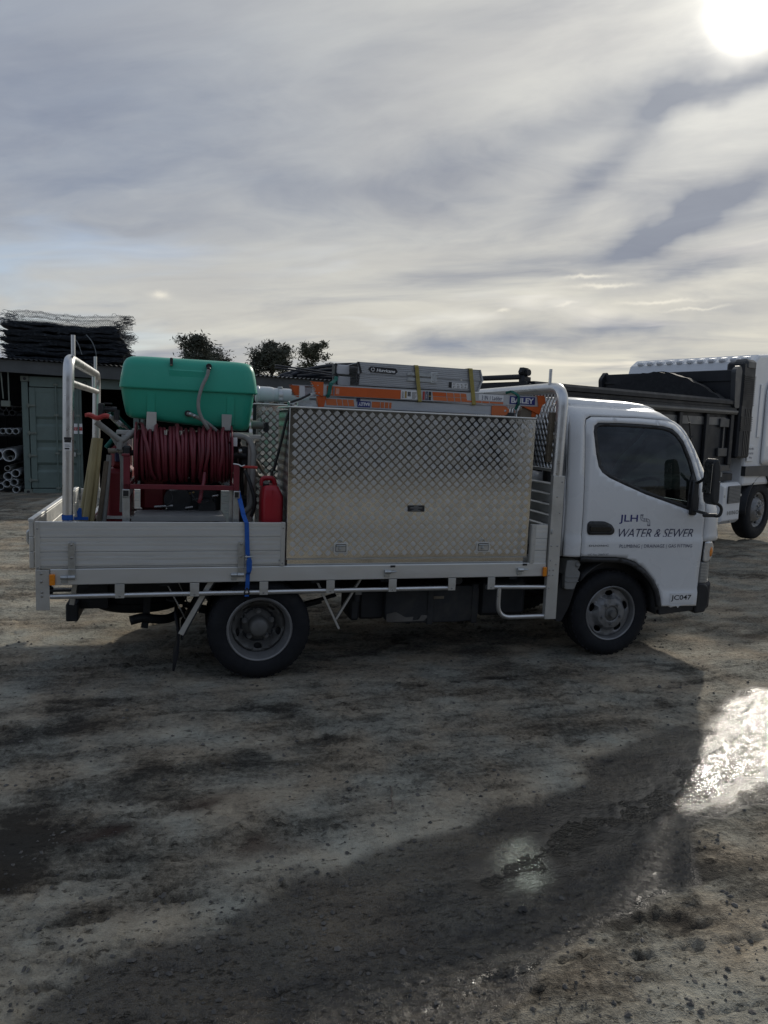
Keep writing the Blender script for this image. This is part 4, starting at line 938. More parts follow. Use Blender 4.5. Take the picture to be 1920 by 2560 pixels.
# rear mudguard, flap, exhaust, spare wheel, tow gear
m = MB(); m.bar((-.322, .06, .70), (-.521, .06, .336), .035, .016, (0, 1, 0)); m.build('flap_stay', 'alu_dull', TR)
for a, b in (((-.62, .09, .69), (-.49, .09, .43)), ((-.57, .4, .69), (-.47, .4, .45))): MB().cyl(a, b, .005, n=6).build('stay_wire', 'steel', TR)
m = MB(); m.grid(10, 2, lambda a, b: (-.565 + .03 * math.sin(a * 3.0) - .012 * a, .06 + .46 * b, .46 - .375 * a)); m.build('mud_flap', 'rubber', TR, solid=.014)
m = MB(); m.grid(12, 2, lambda a, b: (-.30 - .22 * a, .05 + .48 * b, .70 - .40 * a ** 1.1)); m.build('mudguard', 'black_plastic', TR, solid=.01)
m = MB(); m.tube(spline([(-.50, .75, .31), (-.60, .65, .285), (-.70, .6, .295), (-.78, .58, .315), (-.87, .56, .30)], 5), .034, 12, caps=False); m.build('exhaust_pipe', 'chassis', TR, solid=.004)
m = MB(); m.bar((-.765, .6, .27), (-.75, .6, .55), .05, .03, (0, 1, 0)); m.bar((-.775, .59, .235), (-.765, .6, .3), .05, .028, (0, 1, 0)); m.build('hanger', 'chassis', TR)
def tyre_mesh(c, axis, R=.352, w=.20, n=48):
    k = w / .2; m = MB()
    m.lathe([(.208, .022 * k), (.222, .006 * k), (.245, -.004), (.285, -.012), (.315, -.006), (R - .016, .012 * k), (R - .004, .026 * k), (R, .045 * k), (R, .066 * k), (R - .010, .068 * k), (R - .010, .078 * k), (R, .08 * k), (R, .12 * k), (R - .010, .122 * k), (R - .010, .132 * k), (R, .134 * k),
             (R, .155 * k), (R - .004, .174 * k), (R - .016, .188 * k), (.315, .206 * k), (.285, .212 * k), (.245, .204 * k), (.222, .194 * k), (.208, .178 * k)], c, axis, n); return m
m = tyre_mesh((-.83, .95, .34), 'z', .36, .2); sw = part_empty('spare_wheel', TR); m.build('tyre', 'rubber', sw); MB().lathe([(0, .12), (.15, .10), (.21, .05), (.21, .16)], (-.83, .95, .34), 'z', 30).build('rim', 'rim_dark', sw)
m = MB(); m.box(-1.278, -1.198, .42, 1.7, .345, .47, .008); m.box(-1.262, -1.214, .4185, .4225, .365, .45); m.box(-1.24, -1.02, .55, .65, .40, .62); m.box(-1.24, -1.02, 1.38, 1.48, .40, .62); m.build('tow_bar', 'chassis', TR)
m = MB(); m.bar((-1.2, 1.02, .43), (-1.50, 1.02, .43), .06, .02); m.cyl((-1.475, 1.02, .40), (-1.475, 1.02, .47), .016, n=12); m.lathe([(0, .035), (.02, .03), (.027, .012), (.027, -.005), (.018, -.022), (.014, -.04)], (-1.475, 1.02, .51), 'z', 16); m.cyl((-1.475, 1.02, .44), (-1.475, 1.02, .455), .03, n=6); m.cyl((-1.475, 1.02, .39), (-1.475, 1.02, .415), .026, n=6); m.build('tow_ball', 'black_plastic', TR)
m = MB(); m.bar((-1.22, .3, .50), (-1.19, .3, .70), .03, .05, (0, 1, 0)); m.build('hanger', 'alu_dull', TR)

# --- wheels
def holes(n, R, a0, rx, ry):
    out = []
    for k in range(n):
        c = a0 + 2 * math.pi * k / n; h = []
        for a in np.linspace(0, 2 * math.pi, 14, endpoint=False):
            du, dv = ry * math.cos(a), rx * math.sin(a); h.append(((R + du) * math.cos(c) - dv * math.sin(c), (R + du) * math.sin(c) + dv * math.cos(c)))
        out.append(h)
    return out
def circ(R, n=44): return [(R * math.cos(a), R * math.sin(a)) for a in np.linspace(0, 2 * math.pi, n, endpoint=False)]
def wheel(x, y, z, front, inward=1, rims=True):
    e = part_empty('wheel', TR); s = inward
    t = MB(); t2 = tyre_mesh((0, 0, 0), 'y'); t.add([(x + p[0], y + s * p[1], z + p[2]) for p in t2.v], t2.f, True)
    # tread lugs at the shoulders
    for k in range(44):
        a = 2 * math.pi * k / 44
        for h in (.016, .165):
            c = Vector((x + .3432 * math.cos(a), y + s * (h + .010), z + .3432 * math.sin(a))); t.obox(c, (math.cos(a), 0, math.sin(a)), (0, 1, 0), (-math.sin(a), 0, math.cos(a)), (.0045, .013, .012))
    t.build('tyre', 'rubber', e)
    if not rims: return e
    q = MB(); q.lathe([(.222, .020), (.224, .004), (.218, -.001), (.210, .004), (.205, .02), (.198, .05), (.196, .12)] if front else [(.222, .020), (.225, .004), (.218, -.002), (.208, .002), (.203, .02), (.190, .045), (.186, .13)], (0, 0, 0), 'y', 48)
    rr = MB(); rr.add([(x + p[0], y + s * p[1], z + p[2]) for p in q.v], q.f, True); rm = rr.build('rim', 'rim', e)
    d = MB()
    if front:
        def dep(r): return .050 - .046 * float(sstep(.142, .112, r)) - .004 * float(sstep(.1, .06, r))
        d.cdt(circ(.198), holes(5, .157, rad(92), .036, .024) + [circ(.060, 20)], lambda u, v: (x + u, y + s * dep(math.hypot(u, v)), z + v), .02)
        d.build('wheel_disc', 'rim', e, solid=-.008 if s < 0 else .008)
        h = MB(); h.lathe([(.0, -.045), (.026, -.044), (.030, -.036), (.030, -.008), (.045, -.004), (.058, .0), (.060, .03)], (0, 0, 0), 'y', 24); nb, nr, na, ny = 5, .085, rad(55), .0
    else:
        def dep(r): return .10 - .02 * float(sstep(.188, .16, r)) + .075 * float(sstep(.175, .12, r)) - .02 * float(sstep(.12, .08, r))
        d.cdt(circ(.189), holes(5, .148, rad(-90), .028, .016), lambda u, v: (x + u, y + s * dep(math.hypot(u, v)), z + v), .02)
        d.build('wheel_disc', 'rim_dark', e, solid=.008)
        h = MB(); h.lathe([(.0, .030), (.045, .032), (.058, .040), (.066, .06), (.068, .15)], (0, 0, 0), 'y', 28); nb, nr, na, ny = 5, .098, rad(90), .125
    hb = MB(); hb.add([(x + p[0], y + s * p[1], z + p[2]) for p in h.v], h.f, True); hb.build('hub_cap', 'rim_dark', e)
    for k in range(nb):
        a = na + 2 * math.pi * k / nb; c = (x + nr * math.cos(a), z + nr * math.sin(a)); f = MB()
        f.cyl((c[0], y + s * (ny + .012), c[1]), (c[0], y + s * (ny - .016), c[1]), .0145, n=6, smooth=False); f.cyl((c[0], y + s * (ny - .016), c[1]), (c[0], y + s * (ny - .024), c[1]), .009, n=10); f.cyl((c[0], y + s * (ny + .012), c[1]), (c[0], y + s * (ny + .002), c[1]), .02, n=14); f.build('wheel_nut', 'rim', e)
    MB().cyl((x, y + s * .15, z), (x, y + s * .17, z), .19, n=24).build('brake_drum', 'chassis', e)
    return e
wheel(0, .048, .350, False); wheel(0, .30, .350, False, rims=False)
wheel(0, TW - .06, .350, False, -1); wheel(0, TW - .31, .350, False, -1, rims=False)
wheel(2.80, .135, .352, True); wheel(2.80, 1.765, .352, True, -1)

# --- tray
m = MB(); m.box(-1.37, 2.16, .045, TW - .045, .757, .792); m.build('deck', 'alu_dull', TR)
MB().box(-1.305, 2.118, .0, .04, .698, .7995, .004).build('side_rail', 'alu', TR); MB().box(-1.305, 2.118, TW - .04, TW, .698, .7995, .004).build('side_rail', 'alu', TR)
def plank(m, x0, x1, z0, z1, y0=.004, y1=.030):
    # an extruded board with three fine grooves on its face
    p = [(y1, z0), (y0 + .002, z0), (y0, z0 + .002)]
    for f in (.22, .30, .38, .62, .70):
        zc = z0 + (z1 - z0) * f; p += [(y0, zc - .0022), (y0 + .0022, zc), (y0, zc + .0022)]
    p += [(y0, z1 - .002), (y0 + .002, z1), (y1, z1)]
    return m.prism(p, x0, x1, 'x')
def dropside(x0, x1, zs, name='dropside', caps=(True, True), y=0.0):
    e = part_empty(name, TR)
    for a, b in zip(zs[:-1], zs[1:]): plank(MB(), x0 + .004, x1 - .004, a + .0012, b - .0012, .004 + y, .030 + y).build('plank', 'alu', e)
    for f, xa, xb in ((caps[0], x0, x0 + .029), (caps[1], x1 - .029, x1)):
        if f:
            c = MB().box(xa, xb, -.002 + y, .034 + y, zs[0], zs[-1] + .001, .003).build('end_cap', 'alu_dull', e)
    return e
ds = dropside(-1.387, .150, (.802, .814, .906, .999, 1.097))
def rivets(mb, pts, r=.0075, y=-.004, h=.004):
    for x, z in pts: mb.lathe([(0, -h), (r * .6, -h * .8), (r, 0)], (x, y, z), 'y', 10)
    return mb
rivets(MB(), [(-1.372, 1.055), (-1.372, .812), (.135, 1.06), (.135, .82), (.115, .84)], .006, -.002, .004).build('rivet', 'steel', ds)
for xc, off in ((-1.178, -.045), (-.140, -.048)):
    h = MB(); h.prism(round_poly([(xc - .021, .752), (xc - .021, .974), (xc + .021, .974), (xc + .021, .752)], [0, .02, .02, 0]), -.012, -.003); h.box(xc - .021, xc + .021, -.014, -.001, .79, .802)
    hh = h.build('hinge_strap', 'zinc', ds, bevel=.002)
    b = MB(); b.cyl((xc - .064, -.013, .748), (xc - .024, -.013, .748), .0125, n=14); b.cyl((xc - .022, -.013, .748), (xc + .021, -.013, .748), .0145, n=14); b.box(xc - .062, xc - .026, -.010, -.001, .712, .745, .002); b.build('hinge_barrel', 'zinc', ds)
    rivets(MB(), [(xc, .955), (xc, .872)], .0085, -.0125, .006).build('bolt_head', 'steel', ds)
dropside(1.978, 2.116, (.795, .893, .985, 1.089), caps=(True, False))
MB().box(1.982, 2.0115, -.0045, -.0025, .80, 1.085).build('edge_strip', 'alu_dull', TR)
rivets(MB(), [(2.0, 1.06), (2.0, .94), (2.0, .82)], .004, -.005, .003).build('rivet', 'steel', TR)
for x in (.852, 1.876):
    b = MB(); b.cyl((x, -.013, .752), (x + .045, -.013, .752), .0145, n=14); b.cyl((x + .045, -.013, .752), (x + .088, -.013, .755), .005, n=8); b.box(x + .002, x + .04, -.012, -.001, .715, .745, .002); b.build('hinge_barrel', 'zinc', TR)
    MB().box(x + .045, x + .08, -.0035, -.001, .782, .797).build('rail_slot', 'print_black', TR)
# far dropside and tailgate
fd = part_empty('dropside', TR)
for a, b in zip((.802, .906, .999), (.904, .997, 1.097)): plank(MB(), -1.38, 2.1, a, b, TW - .03, TW - .004).build('plank', 'alu', fd)
tg = part_empty('tailgate', TR)
for a, b in zip((.802, .906, .999), (.904, .997, 1.094)):
    m = MB(); m.box(-1.425, -1.398, .03, TW - .03, a, b, .003); m.build('plank', 'alu', tg)
m = MB(); m.box(-1.43, -1.395, .03, TW - .03, 1.0945, 1.112, .004); m.build('top_cap', 'alu', tg)
m = MB(); m.tube(fillet([(-1.402, .06, 1.03), (-1.437, .06, 1.035), (-1.437, .06, .955), (-1.402, .06, .95)], .02), .009, 8); m.build('latch', 'zinc', tg)
m = MB(); m.prism([(-1.386, .797), (-1.307, .797), (-1.307, .540), (-1.386, .543)], -.006, -.001); cp = m.build('corner_plate', 'alu_dull', TR, bevel=.002)
rivets(MB(), [(-1.353, .772), (-1.353, .722), (-1.350, .630), (-1.35, .655)], .0085, -.006, .006).build('bolt_head', 'steel', cp)
m = MB(); m.box(-1.386, -1.36, -.0005, TW, .70, .80, .004); m.build('rear_rail', 'alu_dull', TR)
for x0, x1 in ((-1.306, -1.274), (2.088, 2.117)): MB().box(x0, x1, -.020, -.0005, .700, .770, .004).build('side_marker', 'amber', TR)
m = MB(); m.tube([(-1.306, .012, .623), (1.393, .012, .6215)], .0165, 14); sr = m.build('side_bar', 'alu_tube', TR)
m = MB(); m.tube([(1.645, .012, .622), (2.125, .012, .612)], .0165, 14); m.build('side_bar', 'alu_tube', TR)
for xc in (-.897, -.436, .014, .470, .917, 1.365, 1.674):
    b = MB(); b.prism([(xc - .029, .6975), (xc + .029, .6975), (xc + .028, .607), (xc - .028, .607)], -.008, -.002); k = b.build('bar_bracket', 'alu_dull', TR, bevel=.002)
    MB().box(xc - .0285, xc + .0285, -.0105, -.0085, .645, .665).build('bracket_fold', 'alu_dull', k); rivets(MB(), [(xc, .622)], .007, -.008, .005).build('bolt_head', 'steel', k)
m = MB(); m.tube(fillet([(1.748, .012, .61), (1.748, .012, .387), (2.13, .012, .388)], .13, 10), .0175, 14); m.build('side_step', 'alu_tube', TR)
# head board
hbd = part_empty('head_board', TR)
m = MB(); m.prism([(2.119, 1.456), (2.211, 1.456), (2.222, .366), (2.128, .368)], -.014, .03); pp = m.build('post', 'alu_dull', hbd, bevel=.003)
rivets(MB(), [(2.192, 1.41), (2.19, 1.18), (2.19, .93), (2.190, .79), (2.139, .745), (2.17, .745), (2.139, .707), (2.17, .707), (2.139, .93), (2.142, .82), (2.145, .61), (2.16, 1.3)], .007, -.014, .006).build('bolt_head', 'steel', pp)
m = MB(); m.box(2.128, 2.142, -.022, -.014, 1.02, 1.06, .003); m.cyl((2.135, -.02, 1.03), (2.135, -.026, 1.03), .006, n=8); m.build('catch', 'zinc', pp)
m = MB(); m.box(2.13, 2.2, TW - .05, TW, .37, 1.456); m.build('post', 'alu_dull', hbd)
m = MB(); m.tube(fillet([(2.168, .035, 1.45), (2.176, .035, 2.103), (2.176, TW - .05, 2.103), (2.168, TW - .05, 1.45)], .14, 10), .042, 20); m.build('top_hoop', 'alu_tube', hbd)
m = MB(); m.cyl((2.150, .20, 2.13), (2.150, .20, 2.245), .012, n=10); m.build('spike', 'alu_tube', hbd)
m = MB(); m.cyl((2.150, TW - .2, 2.13), (2.150, TW - .2, 2.245), .012, n=10); m.build('spike', 'alu_tube', hbd)
# expanded mesh: bars crossing in diamonds
m = MB(); y0, y1, z0, z1 = .085, TW - .10, 1.50, 2.062; dy, dz = .052, .085
k = -40
while y0 + k * dy < y1 + (z1 - z0) * dy / dz:
    for sg in (1, -1):
        ya = y0 + k * dy; pts = []
        if sg == 1: a = (ya, z0); b = (ya + (z1 - z0) * dy / dz, z1)
        else: a = (ya, z1); b = (ya + (z1 - z0) * dy / dz, z0)
        # clip to the frame
        t0, t1 = 0.0, 1.0; L = b[0] - a[0]
        t0 = max(0, (y0 - a[0]) / L); t1 = min(1, (y1 - a[0]) / L)
        if t1 - t0 > .04:
            P = lambda t: (2.176 + .003 * sg, a[0] + L * t, a[1] + (b[1] - a[1]) * t); m.bar(P(t0), P(t1), .006, .007, (1, 0, 0))
    k += 1
m.build('mesh_infill', 'alu_tube', hbd, kind='stuff')
m = MB(); m.box(2.16, 2.19, .07, TW - .07, 1.478, 1.502, .003); m.build('mesh_rail', 'alu', hbd)
for i in range(5):
    za = 1.085 + .079 * i - .08
    m = MB(); m.prism([(2.150, za + .004), (2.150, za + .055), (2.140, za + .066), (2.150, za + .076), (2.172, za + .076), (2.172, za + .004)], .036, TW - .05); m.build('plank', 'alu', hbd)
# rear hoop
rh = part_empty('rear_rack', TR)
RX0, RX1 = -1.196, -1.235
m = MB(); m.tube(fillet([(RX0 - .018, .085, .80), (RX0, .085, 2.098), (RX1, 2.0, 2.098), (RX1 - .018, 2.0, .80)], .12, 10), .0325, 20); m.build('hoop', 'alu_tube', rh)
m = MB(); m.tube([(RX0 + .003, .115, 1.952), (RX1 + .003, 1.97, 1.952)], .022, 14); m.build('cross_bar', 'alu_tube', rh)
m = MB(); m.tube([(RX1 + .005, 1.72, 1.96), (RX1 + .005, 1.72, 2.09)], .014, 10); m.build('stub', 'alu_tube', rh)
for x, y in ((RX0 + .02, .14), (RX1, 1.9)): MB().cyl((x, y, 2.115), (x, y, 2.245), .0125, n=12).build('spike', 'alu_tube', rh)
m = MB(); m.lathe([(.0345, 0), (.0345, .034)], (RX0 - .0155, .085, 1.098), 'z', 20, smooth=True); m.build('tape', 'blue_strap', rh)
st = MB()
def rf(x0, x1, z0, z1, rr=.0333): # patch of label wrapped round the tube
    return lambda a, b: (RX0 - .006 + rr * math.sin((x0 + (x1 - x0) * a)), .085 - rr * math.cos((x0 + (x1 - x0) * a)), z0 + (z1 - z0) * b)
st.grid(10, 1, rf(-.75, .75, 1.535, 1.60)); lb = st.build('sticker', 'print_white', rh)
for q_ in ((-.7, .7, 1.602, 1.617, .0333), (-.62, .62, 1.585, 1.6015, .0336), (-.55, .3, 1.542, 1.551, .0336)):
    st = MB(); st.grid(10, 1, rf(*q_)); st.build('sticker_print', 'print_black', rh)
st = MB(); st.grid(8, 1, rf(-.5, .45, 1.560, 1.563, .0336)); st.grid(8, 1, rf(-.5, .35, 1.568, 1.571, .0336)); st.build('sticker_print', 'print_grey', rh)

# --- cab
YC, HW = .94, .86                                             # centre line and half width
def xf(z):                                                   # front silhouette of the cab
    Z = [.30, .77, .965, 1.12, 1.204, 1.48, 1.676, 1.828, 1.90, 1.939, 1.975, 1.994, 2.02, 2.04, 2.06]; X = [3.70, 3.72, 3.763, 3.755, 3.735, 3.602, 3.491, 3.395, 3.352, 3.325, 3.290, 3.262, 3.19, 3.08, 2.9]
    return float(np.interp(z, Z, X))
ZR = lambda x: float(np.interp(x, [2.30, 2.36, 2.46, 2.7, 2.92, 3.1, 3.2, 3.28, 3.34, 3.40], [2.040, 2.052, 2.057, 2.053, 2.049, 2.036, 2.018, 1.985, 1.932, 1.83]))
def dy(x, z):
    """how far the skin lies inside the flat of the door"""
    d = 0.0
    if z > 1.15: d += .050 * min(1.0, (z - 1.15) / .8) ** 1.6
    h = ZR(min(x, 3.3)) - 1.55; q = (z - 1.55) / h
    if q > 0: d += (HW - .05) * (1 - (1 - min(q, .995) ** 7.0) ** (1 / 3.2))
    if x < 2.40: d += .03 * ((2.40 - x) / .10) ** 2
    e = x - (xf(z) - .20)
    if e > 0: d += .075 * (e / .20) ** 2.2
    if z < .985: d -= .010 * float(sstep(.985, .962, z))
    if z < .53: d -= .010 * float(sstep(.54, .515, z))
    return d
NY = lambda x, z, o=0.0: (x, YC - HW + dy(x, z) + o, z)
FY = lambda x, z, o=0.0: (x, YC + HW - dy(x, z) - o, z)
DOOR = [(2.447, .829), (2.449, 1.063), (2.443, 1.455), (2.431, 1.83), (2.445, 1.885), (2.49, 1.908), (2.9, 1.916), (3.16, 1.908), (3.25, 1.893), (3.31, 1.862), (3.372, 1.782), (3.455, 1.62), (3.535, 1.40), (3.563, 1.20), (3.563, .956), (3.552, .70), (3.549, .409), (3.205, .414), (3.192, .48), (3.165, .56), (3.115, .635), (3.035, .715), (2.94, .778), (2.85, .808), (2.76, .820)]
WIN = [(2.507, 1.79), (2.515, 1.835), (2.547, 1.859), (2.75, 1.865), (2.937, 1.863), (3.13, 1.856), (3.215, 1.838), (3.27, 1.800), (3.325, 1.742), (3.40, 1.600), (3.458, 1.44), (3.488, 1.29), (3.490, 1.197), (3.470, 1.182), (3.283, 1.238), (2.992, 1.322), (2.801, 1.391), (2.66, 1.445), (2.594, 1.485), (2.560, 1.530), (2.535, 1.62)]
def inset(poly, d):
    n = len(poly); out = []; A = sum(poly[i][0] * poly[(i + 1) % n][1] - poly[(i + 1) % n][0] * poly[i][1] for i in range(n)); s = 1 if A > 0 else -1
    for i in range(n):
        p = Vector(poly[i]); a = Vector(poly[i - 1]); b = Vector(poly[(i + 1) % n]); e1 = (p - a).normalized(); e2 = (b - p).normalized()
        n1 = Vector((-e1.y, e1.x)) * s; n2 = Vector((-e2.y, e2.x)) * s; k = (n1 + n2); k = k / max(.35, k.dot(n1)) if k.length > 1e-6 else n1
        out.append(tuple(p + k * d))
    return out
zt = 1.998
TOPL = [(x, zt if x < 3.2 else min(zt, ZR(x) - .02)) for x in (2.315, 2.6, 2.9, 3.1, 3.2)]
AP = [(xf(z) - .0, z) for z in (1.955, 1.90, 1.828, 1.676, 1.48, 1.30, 1.204, 1.12, .965, .946)]
BODY = [(2.305, .829)] + [(2.305, 1.2), (2.305, 1.9), (2.31, zt)] + [(2.6, zt), (2.9, zt), (3.1, zt), (3.2, zt - .012), (3.27, zt - .035)] + AP + [(3.570, .946), (3.570, 1.2), (3.5415, 1.402), (3.461, 1.623), (3.378, 1.785), (3.315, 1.867), (3.253, 1.899), (3.16, 1.914), (2.9, 1.922), (2.487, 1.914), (2.440, 1.889), (2.4255, 1.83), (2.4375, 1.455), (2.4435, 1.063), (2.4415, .829)]
cab = part_empty('cab', TR)
for F, nm in ((NY, 'near'), (FY, 'far')):
    m = MB(); m.cdt(BODY, [], F, .035); m.build('side_panel', 'white_paint', cab, solid=.018 if F is NY else -.018, sharp=30)
    m = MB(); m.cdt(inset(DOOR, .0045), [inset(WIN, -.004)], F, .035); d_ = m.build('door', 'white_paint', TR, solid=.022 if F is NY else -.022, sharp=30)
    s_ = MB(); s_.cdt(inset(WIN, -.003), [inset(WIN, .026)], lambda x, z: F(x, z, .004), .03); s_.build('window_seal', 'black_plastic', d_, solid=.012 if F is NY else -.012)
    g_ = MB(); g_.cdt(inset(WIN, .02), [], lambda x, z: F(x, z, .011), .06); g_.build('window_glass', 'glass', d_)
    if F is NY: DN = d_
    # dark jamb behind the shut line
    j = MB(); j.cdt(inset(DOOR, -.03), [inset(WIN, -.03)], lambda x, z: F(x, z, .028), .06); j.build('door_jamb', 'black_plastic', cab)
m = MB(); m.cdt([(3.385, 1.222), (3.488, 1.19), (3.489, 1.29), (3.455, 1.44), (3.42, 1.50), (3.395, 1.42)], [], lambda x, z: NY(x, z, .0025), .03); m.build('mirror_base', 'black_plastic', DN, solid=.01)
# roof
def roof(a, b):
    x = 2.31 + (3.27 - 2.31) * a; zl = zt if x < 3.1 else float(np.interp(x, [3.1, 3.2, 3.27], [zt, zt - .012, zt - .035])); yl = YC - HW + dy(x, zl); w = YC - yl
    t = -1 + 2 * b; z = zl + (ZR(x) - zl) * (1 - abs(t) ** 9.0) ** (1 / 2.0) + .006 * (1 - t * t) * min(1, (3.3 - x) * 4)
    return (x + (.03 * (1 - t * t) if a > .99 else 0), YC + w * t, z)
m = MB(); m.grid(34, 60, roof); m.build('roof', 'white_paint', cab, sharp=50)
m = MB()
for x in (2.62, 2.68, 3.0, 3.06): m.obox((x, YC - HW + .20, ZR(x) + .000), (1, 0, 0), (0, 1, 0), (0, 0, 1), (.006, .006, .007), .002)
m.build('roof_plug', 'black_plastic', cab)
m = MB(); m.cdt([(YC - HW + .03, .83), (YC - HW + .03, 1.2), (YC - HW + .08, 1.9), (YC - HW + .2, 2.03), (YC + HW - .2, 2.03), (YC + HW - .08, 1.9), (YC + HW - .03, 1.2), (YC + HW - .03, .83)], [[(YC - .45, 1.45), (YC - .45, 1.85), (YC + .45, 1.85), (YC + .45, 1.45)]], lambda y, z: (2.308, y, z), .2); m.build('back_panel', 'white_paint', cab, solid=.015)
m = MB(); m.box(2.309, 2.313, YC - .46, YC + .46, 1.44, 1.86); m.build('rear_window', 'glass', cab)
def ws(a, b, bulge=.10, e=0.0):
    z = 1.21 + (1.945 - 1.21) * b; t = -1 + 2 * a; yl = YC - HW + dy(xf(z) - .01, z) + .02
    return (xf(z) + .0 + bulge * (1 - abs(t) ** 2.4) + e, YC + (YC - yl) * t, z)
m = MB(); m.grid(20, 10, ws); m.build('windscreen', 'glass', cab)
def nose(a, b):
    z = .60 + (1.205 - .60) * b; t = -1 + 2 * a; yl = YC - HW + dy(xf(max(z, .95)) - .01, max(z, .95)) + .012
    return (xf(z) - .012 + .10 * (1 - abs(t) ** 3), YC + (YC - yl) * t, z)
m = MB(); m.grid(20, 8, nose); m.build('front_panel', 'white_paint', cab)
m = MB(); m.grid(16, 2, lambda a, b: Vector(nose(.15 + .7 * a, .35 + .25 * b)) + Vector((.006, 0, 0))); m.build('grille', 'black_plastic', cab)
for zc in (1.085, 1.10, 1.115, 1.13): MB().box(3.745, 3.775, YC - HW + .09, YC - HW + .12, zc, zc + .006).build('corner_louver', 'grey_plastic', cab)
m = MB(); m.cyl((3.44, .22, 1.90), (3.66, .34, 1.30), .007, n=6); m.obox((3.475, .235, 1.785), (1, 0, 0), (0, 1, 0), (0, 0, 1), (.015, .01, .008)); m.cyl((3.40, .2, 1.955), (3.44, .22, 1.90), .0028, n=6); m.build('aerial', 'black_plastic', cab)
# head lamp, side vent panel, bumper and step
m = MB(); m.cdt(round_poly([(3.592, .944), (3.66, .946), (3.703, .917), (3.712, .855), (3.672, .778), (3.588, .776)], .015), [], lambda x, z: (x, YC - HW - .003 + .45 * max(0, x - 3.62) ** 1.3 * 2.2, z), .02); hl = m.build('head_lamp', 'lamp_clear', TR, solid=.03)
m = MB(); m.cdt(round_poly([(3.665, .90), (3.694, .88), (3.698, .845), (3.682, .815), (3.655, .815), (3.648, .86)], .012), [], lambda x, z: (x, YC - HW - .006 + .45 * max(0, x - 3.62) ** 1.3 * 2.2, z), .02); m.build('indicator', 'amber', hl, solid=.006)
m = MB(); m.cdt([(3.568, .772), (3.672, .770), (3.660, .592), (3.562, .592)], [], lambda x, z: (x, YC - HW + .004 + .6 * max(0, x - 3.6) ** 1.4 * 2, z), .03); vp = m.build('corner_panel', 'grey_plastic', TR, solid=.02)
for i in range(13):
    z = .604 + .0128 * i; m = MB(); m.add([(3.575, YC - HW - .001, z), (3.62, YC - HW - .001, z), (3.662, YC - HW + .015, z), (3.662, YC - HW + .015, z + .006), (3.62, YC - HW - .001, z + .006), (3.575, YC - HW - .001, z + .006)], [(0, 1, 4, 5), (1, 2, 3, 4)]); m.build('slat', 'alu_dull', vp, solid=.008)
m = MB(); m.prism(round_poly([(3.556, .598), (3.60, .60), (3.655, .572), (3.672, .52), (3.668, .42), (3.642, .352), (3.545, .341)], .02), YC - HW - .012, YC - HW + .30); m.box(3.62, 3.80, YC - HW + .1, YC + HW - .1, .34, .59, .03); m.build('bumper', 'black_plastic', TR, bevel=.02)
m = MB(); m.prism([(3.205, .410), (3.548, .405), (3.536, .366), (3.217, .338)], YC - HW + .005, YC - HW + .28); m.build('step', 'black_plastic', TR, bevel=.006)
# wheel arch trim, liner, rear mudguard and air cleaner box
arch = [(2.446, .826), (2.76, .8185), (2.85, .8065), (2.94, .7765), (3.035, .7135), (3.115, .6335), (3.165, .5585), (3.192, .4785), (3.203, .412), (3.170, .412), (3.158, .47), (3.133, .54), (3.085, .61), (3.01, .685), (2.92, .742), (2.84, .772), (2.76, .783), (2.446, .790)]
m = MB(); m.cdt(arch, [], lambda x, z: (x, YC - HW + .004, z), .03); m.build('wheel_arch', 'black_plastic', TR, solid=.03)
m = MB(); m.grid(16, 2, lambda a, b: (2.80 + .40 * math.cos(rad(-6) + rad(150) * a), YC - HW + .02 + .42 * b, .385 + .42 * math.sin(rad(-6) + rad(150) * a))); m.build('arch_liner', 'black_plastic', TR, solid=.01)
m = MB(); m.prism(round_poly([(2.31, .30), (2.31, .56), (2.36, .76), (2.44, .74), (2.47, .60), (2.42, .42), (2.36, .30)], .02), .14, .34); m.build('mudguard', 'black_plastic', TR)
m = MB(); m.prism(round_poly([(2.345, .575), (2.34, .70), (2.352, .795), (2.44, .797), (2.465, .785), (2.462, .735), (2.448, .722), (2.474, .70), (2.47, .665), (2.43, .565), (2.36, .565)], .012), .10, .30); ac = m.build('air_cleaner', 'grey_plastic', TR, bevel=.012)
for z in (.66, .625): MB().box(2.35, 2.462, .0935, .0985, z, z + .006, .002).build('rib', 'grey_plastic', ac)
MB().lathe([(0, -.015), (.014, -.014), (.020, -.006), (.022, .002)], (2.443, .10, .762), 'y', 16).build('cap', 'grey_plastic', ac)
m = MB(); m.tube(fillet([(2.28, .30, .75), (2.28, .30, 1.15), (2.29, .4, 1.9)], .1), .06, 12); m.build('intake_duct', 'black_plastic', TR)
m = MB(); m.box(2.32, 3.6, .22, 1.66, .60, .84, .02); m.build('cab_floor', 'black_plastic', cab)
m = MB(); m.cdt([(2.45, .60), (2.45, .82), (2.95, .78), (3.18, .50), (3.2, .41), (3.5, .42), (3.5, .60)], [], lambda x, z: (x, .42, z), .1); m.build('inner_arch', 'black_plastic', cab)
